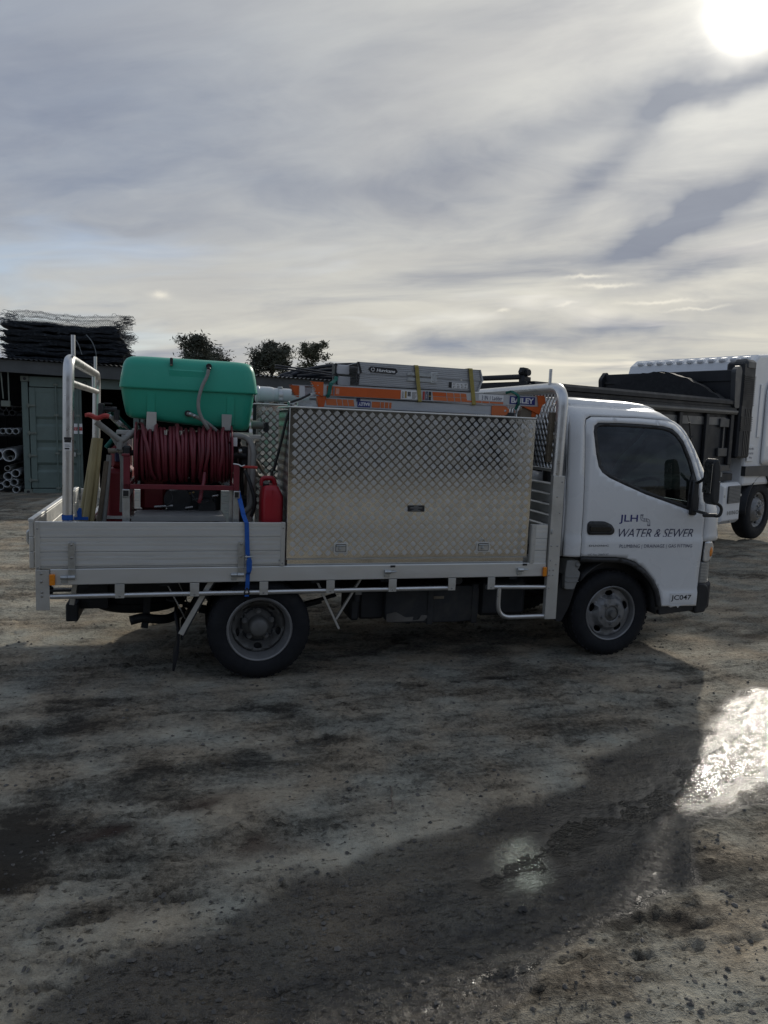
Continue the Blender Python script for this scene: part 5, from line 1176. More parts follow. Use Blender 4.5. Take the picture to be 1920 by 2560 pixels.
# handle and lettering on the door
yd = YC - HW
hd = [(2.489, 1.023), (2.487, 1.087), (2.506, 1.107), (2.634, 1.106), (2.70, 1.080), (2.729, 1.042), (2.727, 1.015), (2.708, 1.000), (2.504, 1.000)]
m = MB(); m.cdt(round_poly(hd, .012), [], lambda x, z: (x, yd - .002, z), .03); ha = m.build('handle_recess', 'black_plastic', DN, solid=.004)
m = MB(); m.prism(round_poly([(2.51, 1.028), (2.51, 1.068), (2.69, 1.066), (2.705, 1.045), (2.69, 1.026)], .01), yd - .014, yd - .003); m.build('handle', 'black_gloss', DN, bevel=.004)
m = MB(); put_text(m, 'JLH', rect_fn(2.768, 2.934, 1.086, 1.158, yd - .0015), .012); m.build('lettering', 'print_blue', DN)
m = MB(); put_text(m, 'WATER & SEWER', rect_fn(2.770, 3.460, .978, 1.048, yd - .0022), -.005, .30, .95); m.build('lettering', 'print_navy', DN)
m = MB(); put_text(m, 'PLUMBING | DRAINAGE | GAS FITTING', rect_fn(2.782, 3.455, .8885, .924, yd - .0125), -.004, .04, 1.05); m.build('lettering', 'print_navy', DN)
m = MB(); put_text(m, 'DUONIC', rect_fn(2.512, 2.686, .9085, .923, yd - .0125), .03, 0, 1.15); m.build('lettering', 'print_grey', DN)
m = MB(); put_text(m, 'LIC No. 366012C', rect_fn(2.508, 2.690, .838, .854, yd - .0125)); m.build('lettering', 'print_grey', DN)
MB().box(3.283, 3.497, yd - .0235, yd - .0215, .443, .522).build('number_plate_sticker', 'print_white', DN)
m = MB(); put_text(m, 'JC047', rect_fn(3.292, 3.484, .456, .508, yd - .025), .012); m.build('lettering', 'print_black', DN)
# the bent pipe drawn beside the name
def outline(path, w, y, r=.0022):
    P = fillet(path, .022, 5); L = []; R2 = []
    for i, p in enumerate(P):
        d = ((P[i + 1] if i < len(P) - 1 else P[i]) - (P[i - 1] if i else P[i])).normalized(); nv = Vector((-d.z, 0, d.x)); L.append(p + nv * w); R2.append(p - nv * w)
    mm = MB()
    for Q in (L, R2, [L[0], R2[0]], [L[-1], R2[-1]]):
        for a, b in zip(Q[:-1], Q[1:]): mm.bar(a, b, r * 1.2, .001, (0, 1, 0))
    return mm
m = outline([(2.968, yd - .002, 1.160), (2.968, yd - .002, 1.118), (3.038, yd - .002, 1.118), (3.038, yd - .002, 1.072)], .0085, yd)
for a, b in (((2.956, 1.160), (2.981, 1.160)), ((3.026, 1.072), (3.051, 1.072)), ((2.992, 1.104), (2.992, 1.132)), ((3.014, 1.104), (3.014, 1.132)), ((2.956, 1.155), (2.981, 1.155)), ((3.026, 1.077), (3.051, 1.077))): m.bar((a[0], yd - .0021, a[1]), (b[0], yd - .0021, b[1]), .0026, .001, (0, 1, 0))
m.build('pipe_logo', 'print_navy', DN)
# mirror
mr = part_empty('mirror', TR)
m = MB(); m.prism(round_poly([(3.385, 1.33), (3.375, 1.60), (3.39, 1.628), (3.425, 1.62), (3.448, 1.545), (3.458, 1.30), (3.44, 1.265), (3.40, 1.28)], .02), -.185, -.075); m.build('mirror_shell', 'black_plastic', mr, bevel=.025)
m = MB(); m.box(3.370, 3.3735, -.175, -.085, 1.36, 1.59); m.build('mirror_glass', 'steel', mr)
m = MB(); m.tube(fillet([(3.42, yd + .01, 1.205), (3.47, -.05, 1.185), (3.53, -.12, 1.17), (3.545, -.12, 1.25), (3.45, -.12, 1.30)], .04), .012, 10); m.tube(fillet([(3.44, yd + .02, 1.40), (3.44, 0, 1.45), (3.44, -.05, 1.50)], .03), .012, 10); m.obox((3.43, yd - .01, 1.30), (0, 0, 1), (1, 0, 0), (0, 1, 0), (.14, .03, .02), .01); m.box(3.40, 3.54, -.10, -.07, 1.165, 1.195, .01); m.build('mirror_arm', 'black_plastic', mr)
rivets(MB(), [(3.44, 1.45)], .006, -.186, .003).build('bolt_head', 'steel', mr)
m = MB(); m.prism(round_poly([(3.54, 1.25), (3.54, 1.55), (3.62, 1.55), (3.64, 1.25)], .03), YC + HW + .05, YC + HW + .2); m.build('mirror_shell', 'black_plastic', mr)
# inside the cab
sw = part_empty('steering_wheel', TR); C = Vector((3.20, .50, 1.31)); ax = Vector((-.55, 0, .83)).normalized(); e1 = Vector((0, 1, 0)); e2 = ax.cross(e1)
MB().tube([C + (e1 * math.cos(a) + e2 * math.sin(a)) * .20 for a in np.linspace(0, 2 * math.pi, 32, endpoint=False)], .0145, 8, closed=True).build('rim', 'black_plastic', sw)
m = MB(); m.obox(C - ax * .02, e1, e2, ax, (.07, .05, .02), .01); m.bar(C - ax * .01, C + e1 * .19, .03, .012); m.bar(C - ax * .01, C - e1 * .19, .03, .012); m.bar(C, C - ax * .35, .05, .05); m.build('spokes', 'grey_plastic', sw)
m = MB(); m.prism(round_poly([(3.25, .9), (3.22, 1.18), (3.32, 1.24), (3.62, 1.22), (3.66, 1.1), (3.64, .9)], .04), .24, 1.64); m.build('dashboard', 'dash', TR)
for y in (.52, 1.35):
    s_ = part_empty('seat', TR)
    m = MB(); m.box(2.50, 3.0, y - .24, y + .24, .86, 1.02, .05); m.build('cushion', 'seat', s_, bevel=.02); m = MB(); m.obox((2.47, y, 1.30), (1, 0, .18), (0, 1, 0), (-.18, 0, 1), (.06, .23, .32), .05); m.build('backrest', 'seat', s_, bevel=.02); m = MB(); m.box(2.36, 2.44, y - .13, y + .13, 1.63, 1.80, .03); m.build('head_rest', 'seat', s_, bevel=.02)
m = MB(); m.prism(round_poly([(2.99, 1.24), (2.985, 1.39), (3.005, 1.41), (3.06, 1.40), (3.075, 1.26)], .008), .86, .93); m.cyl((3.0, .9, 1.41), (3.0, .9, 1.44), .012, n=10); m.build('phone_holder', 'black_plastic', TR)
m = MB(); m.box(2.95, 3.14, .50, .52, 1.795, 1.86, .02); m.build('sun_visor', 'black_plastic', TR)

# ------------------------------------------------------------------ checker plate tool boxes on the tray
def treads(mb, fn, u0, u1, v0, v1, nrm, pitch=.0615, seed=0):
    """five-bar tread: clusters of raised bars, alternating diagonals. fn(u, v, h) -> point"""
    r = random.Random(seed); nu = int((u1 - u0) / pitch) + 1; nv = int((v1 - v0) / pitch) + 1
    for i in range(nu * 2 + 1):
        for j in range(nv * 2 + 1):
            if (i + j) % 2: continue
            cu = u0 + i * pitch / 2; cv = v0 + j * pitch / 2
            if not (u0 + .012 < cu < u1 - .012 and v0 + .012 < cv < v1 - .012): continue
            sg = 1 if j % 2 else -1
            a = (math.cos(rad(45)), sg * math.sin(rad(45))); b = (-a[1], a[0])
            for k in (-2, -1, 0, 1, 2):
                L = .0205 - .0015 * abs(k); w = .0027; o = k * .0070; h = .0013
                P = lambda s, t, q: fn(cu + a[0] * s + b[0] * (o + t), cv + a[1] * s + b[1] * (o + t), q)
                vs = [P(-L, 0, 0), P(-L * .6, -w, 0), P(L * .6, -w, 0), P(L, 0, 0), P(L * .6, w, 0), P(-L * .6, w, 0), P(-L * .7, 0, h), P(L * .7, 0, h)]
                mb.add(vs, [(0, 1, 6), (1, 2, 7, 6), (2, 3, 7), (3, 4, 7), (4, 5, 6, 7), (5, 0, 6)], True)
    return mb
BX = (.163, 1.962); BY = (.030, .62); BZT = 1.872
tb = thing('tool_box', 'long aluminium checker plate tool box with two latches on the near side of the tray', 'tool box', (1.06, .33, .80), TM)
m = MB(); m.box(BX[0] + .006, BX[1] - .015, BY[0] + .012, BY[1], .7965, 1.85, .004); m.build('body', 'tread', tb)
m = MB(); m.box(BX[0], BX[1] + .006, BY[0], BY[0] + .010, .845, 1.862, .003); lid = m.build('door_panel', 'tread', tb)
m = treads(MB(), lambda u, v, h: (u, BY[0] - .0002 - h, v), BX[0] + .012, BX[1] - .004, .852, 1.855, None); m.build('tread_bars', 'tread_bar', lid, kind='stuff')
m = MB(); m.box(BX[0], BX[1] + .006, BY[0] + .002, BY[0] + .018, .836, .8445, .002); m.build('door_lip', 'alu_dull', lid)
m = treads(MB(), lambda u, v, h: (u, BY[0] + .0118 - h, v), BX[0] + .012, BX[1] - .02, .799, .84, None); m.build('tread_bars', 'tread_bar', tb, kind='stuff')
m = treads(MB(), lambda u, v, h: (BX[0] + .0058 - h, u, v), BY[0] + .014, BY[1], .80, 1.85, None); m.build('tread_bars', 'tread_bar', tb, kind='stuff')
m = MB(); m.box(BX[0] - .004, BX[1] + .012, BY[0] - .004, BY[1] + .004, 1.8625, 1.8735, .003); tl = m.build('lid', 'alu', tb)
m = treads(MB(), lambda u, v, h: (u, v, 1.8735 + h), BX[0], BX[1], BY[0], BY[1], None); m.build('tread_bars', 'tread_bar', tl, kind='stuff')
for xa, xb, za, zb in ((.490, .590, .880, .952), (1.552, 1.660, .880, .955)):
    lk = MB(); lk.prism(round_poly([(xa, za), (xa, zb), (xb, zb), (xb, za)], .008), BY[0] - .007, BY[0] - .002); k = lk.build('latch', 'alu', tb, bevel=.002)
    m = MB(); m.prism(round_poly([(xa + .012, za + .010), (xa + .012, zb - .008), (xb - .012, zb - .008), (xb - .012, za + .010)], .008), BY[0] - .0082, BY[0] - .0073); m.build('latch_recess', 'print_black', k); m = MB(); m.prism(round_poly([(xa + .016, za + .014), (xa + .016, zb - .024), (xb - .016, zb - .024), (xb - .016, za + .014)], .006), BY[0] - .0090, BY[0] - .0083); m.build('latch_dish', 'alu_dull', k)
    xc = (xa + xb) / 2
    m = MB(); m.box(xa + .016, xb - .016, BY[0] - .018, BY[0] - .009, zb - .022, zb - .013, .003); m.lathe([(0, -.014), (.010, -.012), (.012, 0)], (xc - .008, BY[0] - .009, za + .034), 'y', 14); m.box(xc - .012, xc - .004, BY[0] - .016, BY[0] - .009, za + .03, zb - .02, .002); m.build('latch_handle', 'zinc', k)
    m = MB(); m.tube([(xc - .008 + .016 * math.cos(a), BY[0] - .006, zb + .006 + .016 * math.sin(a)) for a in np.linspace(0, math.pi, 12)], .003, 6); m.build('latch_loop', 'zinc', k)
pl_ = MB().box(1.012, 1.137, BY[0] - .0055, BY[0] - .0035, 1.176, 1.220).build('maker_plate', 'print_black', tb)
m = MB()
for z, a, b in ((1.2125, .045, .080), (1.2015, .018, .108), (1.193, .045, .078), (1.184, .03, .095)): m.box(1.012 + a, 1.012 + b, BY[0] - .0062, BY[0] - .0056, z - .002, z + .002 + (.002 if z == 1.2015 else 0))
m.build('plate_print', 'grey_plastic', pl_)
rv = rivets(MB(), [(.93, 1.246), (1.22, 1.242), (1.5, 1.238), (.66, 1.25), (.9, 1.62), (1.5, 1.60)], .004, BY[0] - .0035, .003); rv.build('rivet', 'steel', tb)

FX = (.08, 1.90); FYB = (1.42, 2.04)
fb = thing('tool_box', 'second checker plate tool box on the far side of the tray, mostly hidden', 'tool box', (1.0, 1.7, .80), TM)
m = MB(); m.box(FX[0], FX[1], FYB[0], FYB[1], .7965, 1.90, .004); m.build('body', 'tread', fb)
m = treads(MB(), lambda u, v, h: (u, FYB[0] - h, v), FX[0], FX[1] - 1.1, 1.0, 1.895, None); m.build('tread_bars', 'tread_bar', fb, kind='stuff')
m = treads(MB(), lambda u, v, h: (FX[0] - h, u, v), FYB[0], FYB[1], .9, 1.895, None); m.build('tread_bars', 'tread_bar', fb, kind='stuff')
m = MB(); m.box(FX[0] - .004, FX[1], FYB[0] - .004, FYB[1], 1.9005, 1.912, .003); m.build('lid', 'alu', fb)
# pipe carrier on the far box
pc = thing('pipe_carrier', 'white plastic pipe tube with capped socket lying on the far tool box', 'pipe', (.7, 1.60, 1.912), TM)
m = MB(); m.cyl((.09, 1.60, 1.99), (1.5, 1.60, 1.99), .0615, n=28); m.build('tube', 'pvc_white', pc)
m = MB(); m.lathe([(.0, .088), (.058, .088), (.066, .093), (.066, .10), (.073, .102), (.074, .115), (.069, .12), (.0695, .21), (.066, .235), (.062, .245)], (0, 1.60, 1.99), 'x', 28); m.build('socket_cap', 'pvc_white', pc)
for x in (.30, 1.2):
    m = MB(); m.lathe([(.0625, x - .018), (.066, x - .018), (.066, x + .018), (.0625, x + .018)], (0, 1.60, 1.99), 'x', 24, True); m.box(x - .018, x + .018, 1.57, 1.63, 2.05, 2.064, .003); m.build('clamp', 'zinc', pc)
for x in (.18, .31, 1.2): MB().box(x - .02, x + .02, 1.55, 1.65, 1.912, 1.935, .003).build('saddle', 'grey_plastic', pc)

# black tie down hanging on the box's end
m = MB(); P = [(.170, .060, 1.885), (.150, .10, 1.80), (.125, .22, 1.60), (.098, .34, 1.42), (.085, .36, 1.22), (.10, .35, 1.10)]
w = [.028, .03, .032, .038, .045, .02]
for k in range(5):
    for dx in (0,): m.add([(P[k][0], P[k][1] - w[k], P[k][2]), (P[k][0], P[k][1] + w[k], P[k][2]), (P[k + 1][0], P[k + 1][1] + w[k + 1], P[k + 1][2]), (P[k + 1][0], P[k + 1][1] - w[k + 1], P[k + 1][2])], [(0, 1, 2, 3)])
single(m, 'tie_strap', 'black_strap', 'black webbing strap hanging down the rear end of the near tool box', 'strap', (.15, .1, 1.8), TM, solid=.01)
m = MB(); m.box(.05, .078, 1.36, 1.395, 1.15, 1.90, .004); single(m, 'tie_strap', 'black_strap', 'black strap hanging down the rear end of the far tool box', 'strap', (.06, 1.38, 1.5), TM)

# ------------------------------------------------------------------ ladders tied on the box
LD = thing('extension_ladder', 'orange and aluminium folding ladder lying flat on the near tool box', 'ladder', (1.2, .35, 1.8755), TM)
def stile(xa, xb, z0, z1, y, s=1):
    m = MB(); m.box(xa, xb, y, y + .004, z0, z1); m.box(xa, xb, y, y + s * .028, z1 - .004, z1 + .0002); m.box(xa, xb, y, y + s * .028, z0 - .0002, z0 + .004); return m
ZA = (1.958, 2.038); ZB = (1.882, 1.950)
sa = stile(.34, 2.075, *ZA, .20).build('stile', 'ladder_alu', LD); stile(.25, 2.05, *ZA, .56, -1).build('stile', 'ladder_alu', LD)
sb = stile(.38, 1.70, *ZB, .215).build('stile', 'ladder_alu', LD); stile(.38, 1.70, *ZB, .55, -1).build('stile', 'ladder_alu', LD)
for x in np.arange(.62, 2.0, .28): MB().box(x - .016, x + .016, .205, .555, 1.985, 2.015, .004).build('rung', 'ladder_alu', LD)
for x in np.arange(.62, 1.7, .28): MB().box(x - .016, x + .016, .22, .545, 1.90, 1.93, .004).build('rung', 'ladder_alu', LD)
# orange printing on the stiles
def decal(par, mat, x0, x1, z0, z1, y=.1985): return MB().box(x0, x1, y - .0008, y, z0, z1).build('decal', mat, par)
decal(sa, 'orange', .44, .975, 1.962, 2.026)
for i, x in enumerate((.52, .53, .545)): pass
for a, b, za, zb, mt in ((.455, .475, 1.99, 2.018, 'print_red'), (.485, .495, 1.966, 2.02, 'print_grey'), (.502, .53, 1.97, 2.018, 'orange_light')): MB().box(a, b, .1965, .1971, za, zb).build('decal', mt, sa)
m = MB()
for i in range(5): m.box(.457, .476, .1955, .1962, 1.972 + .003 * i * 2, 1.974 + .003 * i * 2); m.box(.503, .527, .1955, .1962, 1.975 + .004 * i * 2, 1.977 + .004 * i * 2)
m.build('small_print', 'print_white', sa)
w0 = decal(sa, 'print_white', .978, 1.105, 1.966, 2.028)
m = MB(); m.box(1.006, 1.02, .1962, .197, 1.972, 2.02); m.build('decal', 'brass', w0)
m = MB()
for i in range(7): m.box(1.027 + .0035 * i, 1.0285 + .0035 * i + .0006 * (i % 3), .1962, .197, 1.985, 2.018)
for i in range(6): m.box(1.06, 1.085 + .004 * (i % 3), .1962, .197, 1.972 + .008 * i, 1.975 + .008 * i); m.box(.984, .999 - .002 * (i % 2), .1962, .197, 1.972 + .008 * i, 1.975 + .008 * i)
m.build('small_print', 'print_black', w0)
for a, b, mt in ((1.142, 1.157, 'print_red'), (1.163, 1.181, 'print_navy'), (1.187, 1.205, 'print_black')): decal(sa, mt, a, b, 1.966, 2.026)
m = MB(); put_text(m, '150kg', lambda a, b: (1.167 + .010 * (1 - b), .1965, 1.972 + .048 * a), .02); m.build('lettering', 'print_white', sa)
m = MB(); m.box(1.187, 1.205, .1962, .197, 1.99, 1.998); m.build('decal', 'brass', sa)
for i, (a, b) in enumerate(((1.213, 1.318), (1.324, 1.375), (1.381, 1.425), (1.431, 1.475))):
    m = MB(); m.prism([(a + .006, 1.997), (b + .006, 1.997), (b, 2.026), (a, 2.026)], .1976, .1984); m.build('decal', 'orange' if i == 0 else 'orange_light', sa)
    m = MB(); m.prism([(a + .012, 1.966), (b + .012, 1.966), (b + .006, 1.994), (a + .006, 1.994)], .1976, .1984); m.build('decal', 'orange_light', sa)
for a, b in ((1.485, 1.54), (1.545, 1.60), (1.606, 1.66), (1.666, 1.775)): decal(sa, 'orange_light', a, b, 1.966, 1.979)
decal(sa, 'print_white', 1.575, 1.775, 1.985, 2.03)
m = MB(); put_text(m, '3 IN 1 Ladder', rect_fn(1.60, 1.765, 1.99, 2.020, .1968), .006); m.build('lettering', 'print_navy', sa)
bl = decal(sa, 'print_blue', 1.826, 2.035, 1.970, 2.028)
m = MB(); put_text(m, 'BAILEY', rect_fn(1.838, 2.024, 1.979, 2.019, .1968), .03, 0, .95); m.build('lettering', 'print_white', bl)
for a, b in ((.40, .475), (.48, .515), (.52, .555), (.56, .60)): 
    m = MB(); m.prism([(a + .044, 1.895), (b + .044, 1.895), (b + .036, 1.94), (a + .036, 1.94)], .2132, .2138); m.build('decal', 'orange_light', sb)
bl = decal(sb, 'print_blue', .665, .760, 1.893, 1.935, .2135)
m = MB(); put_text(m, 'BAILEY', rect_fn(.672, .753, 1.902, 1.926, .2118), .03, 0, .95, flip=True); m.build('lettering', 'print_white', bl)
MB().box(.658, .685, .2105, .2135, 1.93, 1.957).build('decal', 'print_navy', sb)
for a, b in ((.770, .83), (.835, .86), (.866, .892), (.898, .915)): decal(sb, 'orange_light', a, b, 1.893, 1.935, .2135)
# feet and end caps
def foot(x0, x1, z0, z1, y, teeth=True):
    p = [(x1, z0), (x1, z1)]
    if teeth:
        for i in range(6): zz = z1 - (z1 - z0) * (i + .0) / 6; p += [(x0 - .012 + .007 * i, zz), (x0 + .008 + .007 * i, zz - (z1 - z0) / 12)]
    else: p += [(x0, z1), (x0, z0)]
    return MB().prism(p, y - .006, y + .036)
f = foot(.335, .415, 1.953, 2.050, .20).build('foot_cap', 'orange', LD)
rivets(MB(), [(.375, 2.025), (.385, 1.975), (.355, 2.0)], .004, .193, .002).build('rivet', 'steel', f)
foot(.238, .30, 1.948, 2.036, .54).build('foot_cap', 'orange', LD)
m = MB(); m.prism([(.30, 1.955), (.34, 1.955), (.335, 2.03), (.30, 2.03)], .50, .54); m.build('brace_plate', 'print_white', LD)
m = MB(); m.prism(round_poly([(.375, 1.955), (.44, 1.955), (.425, 1.881), (.385, 1.879)], .006), .205, .25); m.build('foot_cap', 'orange', LD)
m = MB(); m.prism(round_poly([(1.69, 1.880), (1.69, 1.952), (1.80, 1.953), (1.83, 1.93), (1.83, 1.90), (1.80, 1.882)], .012), .206, .25); j = m.build('pivot_cap', 'orange_light', LD); rivets(MB(), [(1.80, 1.917)], .009, .206, .004).build('bolt_head', 'steel', j)
m = MB(); m.prism(round_poly([(1.82, 1.880), (1.82, 1.905), (1.885, 1.905), (1.885, 1.880)], .004), .20, .25); m.build('clip', 'black_plastic', LD)
m = MB(); m.prism(round_poly([(2.065, 1.958), (2.05, 2.042), (2.105, 2.045), (2.122, 1.99), (2.09, 1.968), (2.075, 1.90), (1.93, 1.958), (1.935, 1.956)], .004), .19, .24); m.build('foot_cap', 'orange', LD)
m = MB(); m.prism(round_poly([(1.925, 1.878), (1.93, 1.93), (1.96, 1.952), (2.01, 1.952), (2.02, 1.89), (2.015, 1.878)], .012), .205, .26); m.build('rubber_foot', 'timber', LD)
m = MB(); m.prism(round_poly([(2.015, 1.88), (2.02, 1.96), (2.075, 1.96), (2.065, 1.91), (2.04, 1.88)], .01), .20, .25); m.build('foot_cap', 'orange', LD)

TS = thing('trestle_ladder', 'folded silver aluminium trestle strapped on top of the orange ladder', 'ladder', (1.1, .4, 2.043), TM)
def plank_face(x0, x1, z0, z1, y, slant=0.0, sl2=0.0, n=6):
    m = MB(); p0 = y
    zs = [z0]; ys = [y]
    for k in range(n):
        zc = z0 + (z1 - z0) * (k + .5) / n; zs += [zc - .0025, zc, zc + .0025]; ys += [y, y + .0025, y]
    zs.append(z1); ys.append(y); vs = []
    for z, yy in zip(zs, ys):
        f = (z - z0) / (z1 - z0); vs += [(x0 + slant * (1 - f), yy, z), (x1 + sl2 * (1 - f), yy, z)]
    m.add(vs, [(2 * i, 2 * i + 1, 2 * i + 3, 2 * i + 2) for i in range(len(zs) - 1)])
    m.box(x0 + slant * .5, x1 + min(0, sl2), y + .004, y + .012, z0, z1); return m
za0, za1, zb0, zb1 = 2.126, 2.206, 2.046, 2.122
a_ = plank_face(.652, 1.585, za0, za1, .22, .024, .026).build('upper_stile', 'ladder_alu', TS)
b_ = plank_face(.672, 1.585, zb0, zb1, .22, .0, .0).build('lower_stile', 'ladder_alu', TS)
m = MB(); m.add([(1.585, .222, zb0 + .0), (1.590, .222, zb1), (1.612, .222, zb1 + .004), (1.60, .222, zb1 - .03)], [(0, 1, 2, 3)]); m.prism([(1.575, zb0), (1.605, zb1), (1.612, za0), (1.586, za1), (1.578, za1), (1.6, za0), (1.594, zb1), (1.566, zb0)], .21, .60); m.build('end_plate', 'ladder_alu', TS)
plank_face(.56, 1.585, za0, za1, .59).build('upper_stile', 'ladder_alu', TS); plank_face(.56, 1.585, zb0, zb1, .59).build('lower_stile', 'ladder_alu', TS)
m = MB(); m.box(.66, 1.58, .235, .58, za1 - .006, za1 - .001); m.build('platform', 'ladder_alu', TS)
for z0, z1, x in ((za0, za1, .565), (zb0, zb1, .575)):
    m = MB(); m.box(x, x + .10, .50, .585, z0 + .006, z1 - .006, .003); e = m.build('end_block', 'print_white', TS)
    m = MB(); m.box(x - .012, x, .49, .60, z0, z1, .003); m.cyl((x - .006, .486, z1 - .008), (x - .006, .50, z1 - .008), .011, n=10); m.cyl((x - .006, .486, z0 + .008), (x - .006, .50, z0 + .008), .011, n=10); m.build('end_rail', 'black_plastic', TS)
m = MB(); m.bar((.66, .215, 2.205), (.684, .215, 2.13), .012, .012, (0, 1, 0)); m.bar((.668, .215, 2.12), (.664, .215, 2.05), .01, .012, (0, 1, 0)); m.build('edge_trim', 'print_black', TS)
for z in (2.062, 2.085, 2.108): MB().box(.654, .664, .212, .222, z, z + .012).build('ratchet_tooth', 'print_black', TS)
h_ = MB()
for z in (2.135, 2.096): h_.prism(round_poly([(1.02, z), (1.03, z + .022), (1.25, z + .026), (1.25, z - .002), (1.22, z - .004)], .006), .210, .216)
h_.box(1.20, 1.25, .206, .212, 2.088, 2.165, .003); hg = h_.build('hinge_bracket', 'zinc', TS); rivets(MB(), [(1.215, 2.15), (1.24, 2.15), (1.215, 2.105), (1.24, 2.105), (1.05, 2.146)], .0055, .206, .003).build('bolt_head', 'steel', hg)
hx = [(.735, 2.160), (.752, 2.139), (.935, 2.135), (.952, 2.155), (.935, 2.176), (.752, 2.180)]
m = MB(); m.prism(hx, .2165, .2185); hb_ = m.build('emblem', 'print_black', TS)
m = MB(); put_text(m, 'Hurricane', rect_fn(.795, .932, 2.146, 2.168, .2158, -.003), .03, .22, .95)
for k in range(3):
    a = k * 2.094; m.tube([(.768 + .011 * math.cos(t + a) * 1.05, .2155, 2.158 + .011 * math.sin(t + a)) for t in np.linspace(0, 1.7, 7)], .0028, 5)
m.build('lettering', 'print_white', hb_)
MB().box(1.345, 1.365, .2165, .219, 2.066, 2.105).build('label', 'print_black', TS); lw = MB().box(1.367, 1.492, .2165, .219, 2.062, 2.103).build('label', 'print_white', TS)
m = MB(); rr = random.Random(4)
for i in range(4):
    for j in range(2):
        x = 1.374 + .030 * i; z = 2.066 + .018 * j
        for k in range(4): m.box(x + rr.random() * .008, x + .012 + rr.random() * .012, .2155, .2162, z + .0035 * k, z + .0035 * k + .0014)
    m.box(1.368 + .0305 * i, 1.3685 + .0305 * i, .2155, .2162, 2.064, 2.101)
m.build('small_print', 'print_black', lw)
m = MB(); m.lathe([(.0, .0), (.018, 0), (.02, .006), (.012, .012), (0, .014)], (1.46, .40, 2.206), 'z', 14); m.build('knob', 'brass', TS)
# straps round both ladders
def wrap(x, w, z0, z1, lean, mat, label):
    m = MB(); pts = [(x + lean, .191, z0), (x, .206, z1 - .012), (x, .214, z1 + .002), (x, .40, z1 + .004), (x, .60, z1 + .002), (x, .608, z1 - .01), (x + lean, .60, z0), (x + lean, .40, z0 - .003), (x + lean, .20, z0 - .003)]
    for a, b in zip(pts, pts[1:] + pts[:1]): m.add([(a[0] - w, a[1], a[2]), (a[0] + w, a[1], a[2]), (b[0] + w, b[1], b[2]), (b[0] - w, b[1], b[2])], [(0, 1, 2, 3)])
    return single(m, 'tie_strap', mat, label, 'strap', (x, .2, z0), TM, solid=.003)
wrap(1.088, .014, 1.952, 2.207, .032, 'yellow_strap', 'yellow strap round both ladders beside the metal hinge bracket'); wrap(1.505, .015, 1.952, 2.207, .035, 'yellow_strap', 'yellow strap round the front end of both ladders')
def tie(pts, w, mat, label):
    m = MB()
    for a, b in zip(pts[:-1], pts[1:]): m.bar(a, b, .006, w * 2, (1, 0, 0))
    return single(m, 'tie_strap', mat, label, 'strap', pts[0], TM)
tie([(.52, .28, 2.098), (.515, .26, 2.075), (.47, .195, 2.045), (.462, .188, 2.03), (.452, .186, 1.965), (.44, .195, 1.95)], .013, 'green_strap', 'green tie wrapped round the toothed rear end of the orange ladder')
tie([(1.80, .22, 2.050), (1.84, .21, 2.062), (1.88, .20, 2.046), (1.892, .188, 2.03), (1.896, .186, 1.975), (1.89, .20, 1.955), (1.875, .21, 1.92)], .010, 'green_strap', 'green tie knotted over the blue maker label of the orange ladder')
m = MB(); m.cyl((1.875, .20, 1.93), (1.875, .20, 1.88), .004, n=6); m.tube([(1.862, .20, 1.935), (1.875, .19, 1.92), (1.888, .2, 1.93)], .003, 6); single(m, 'hook', 'steel', 'small steel hook below the green tie on the orange ladder', 'hook', (1.875, .2, 1.88), TM)
m = MB(); m.bar((.34, .19, 1.966), (.205, .16, 1.895), .012, .012); m.cyl((.205, .16, 1.895), (.17, .15, 1.888), .018, n=10); m.prism([(.235, 1.876), (.245, 1.915), (.36, 1.922), (.375, 1.876)], .18, .22); single(m, 'latch_lever', 'zinc', 'metal lever bracket on the rear top corner of the near tool box', 'lever', (.27, .18, 1.876), TM)
m = MB(); m.tube([(.18, .12, 1.90), (.25, .15, 1.925), (.32, .17, 1.962)], .008, 6); single(m, 'rope', 'black_strap', 'short black cord tied to the lever on the near tool box', 'cord', (.25, .15, 1.9), TM)

# things hung on the head board
br = thing('broom', 'worn yard broom head with dark yellow bristles hung by the head board mesh', 'broom', (2.03, .45, 1.6), TM)
m = MB(); r = random.Random(8)
for i in range(240):
    t = r.random(); y = .38 + .26 * t; m.bar((2.02 + r.uniform(-.012, .012), y, 1.72), (2.035 + r.gauss(0, .014) + .02 * t, y + r.gauss(0, .012), 1.50 + r.uniform(-.03, .04)), .004, .004)
m.build('bristles', 'bristle', br, kind='stuff'); m = MB(); m.box(1.995, 2.045, .36, .66, 1.72, 1.80, .01); m.build('head', 'timber', br); m = MB(); m.cyl((2.02, .5, 1.78), (2.0, .55, 1.86), .014, n=10); m.build('handle', 'timber', br)
m = MB(); m.obox((2.128, .10, 1.735), (1, 0, -.03), (0, 1, 0), (.03, 0, 1), (.018, .022, .185), .004); single(m, 'timber_peg', 'timber', 'dark weathered timber peg standing beside the head board hoop', 'peg', (2.128, .1, 1.55), TM)

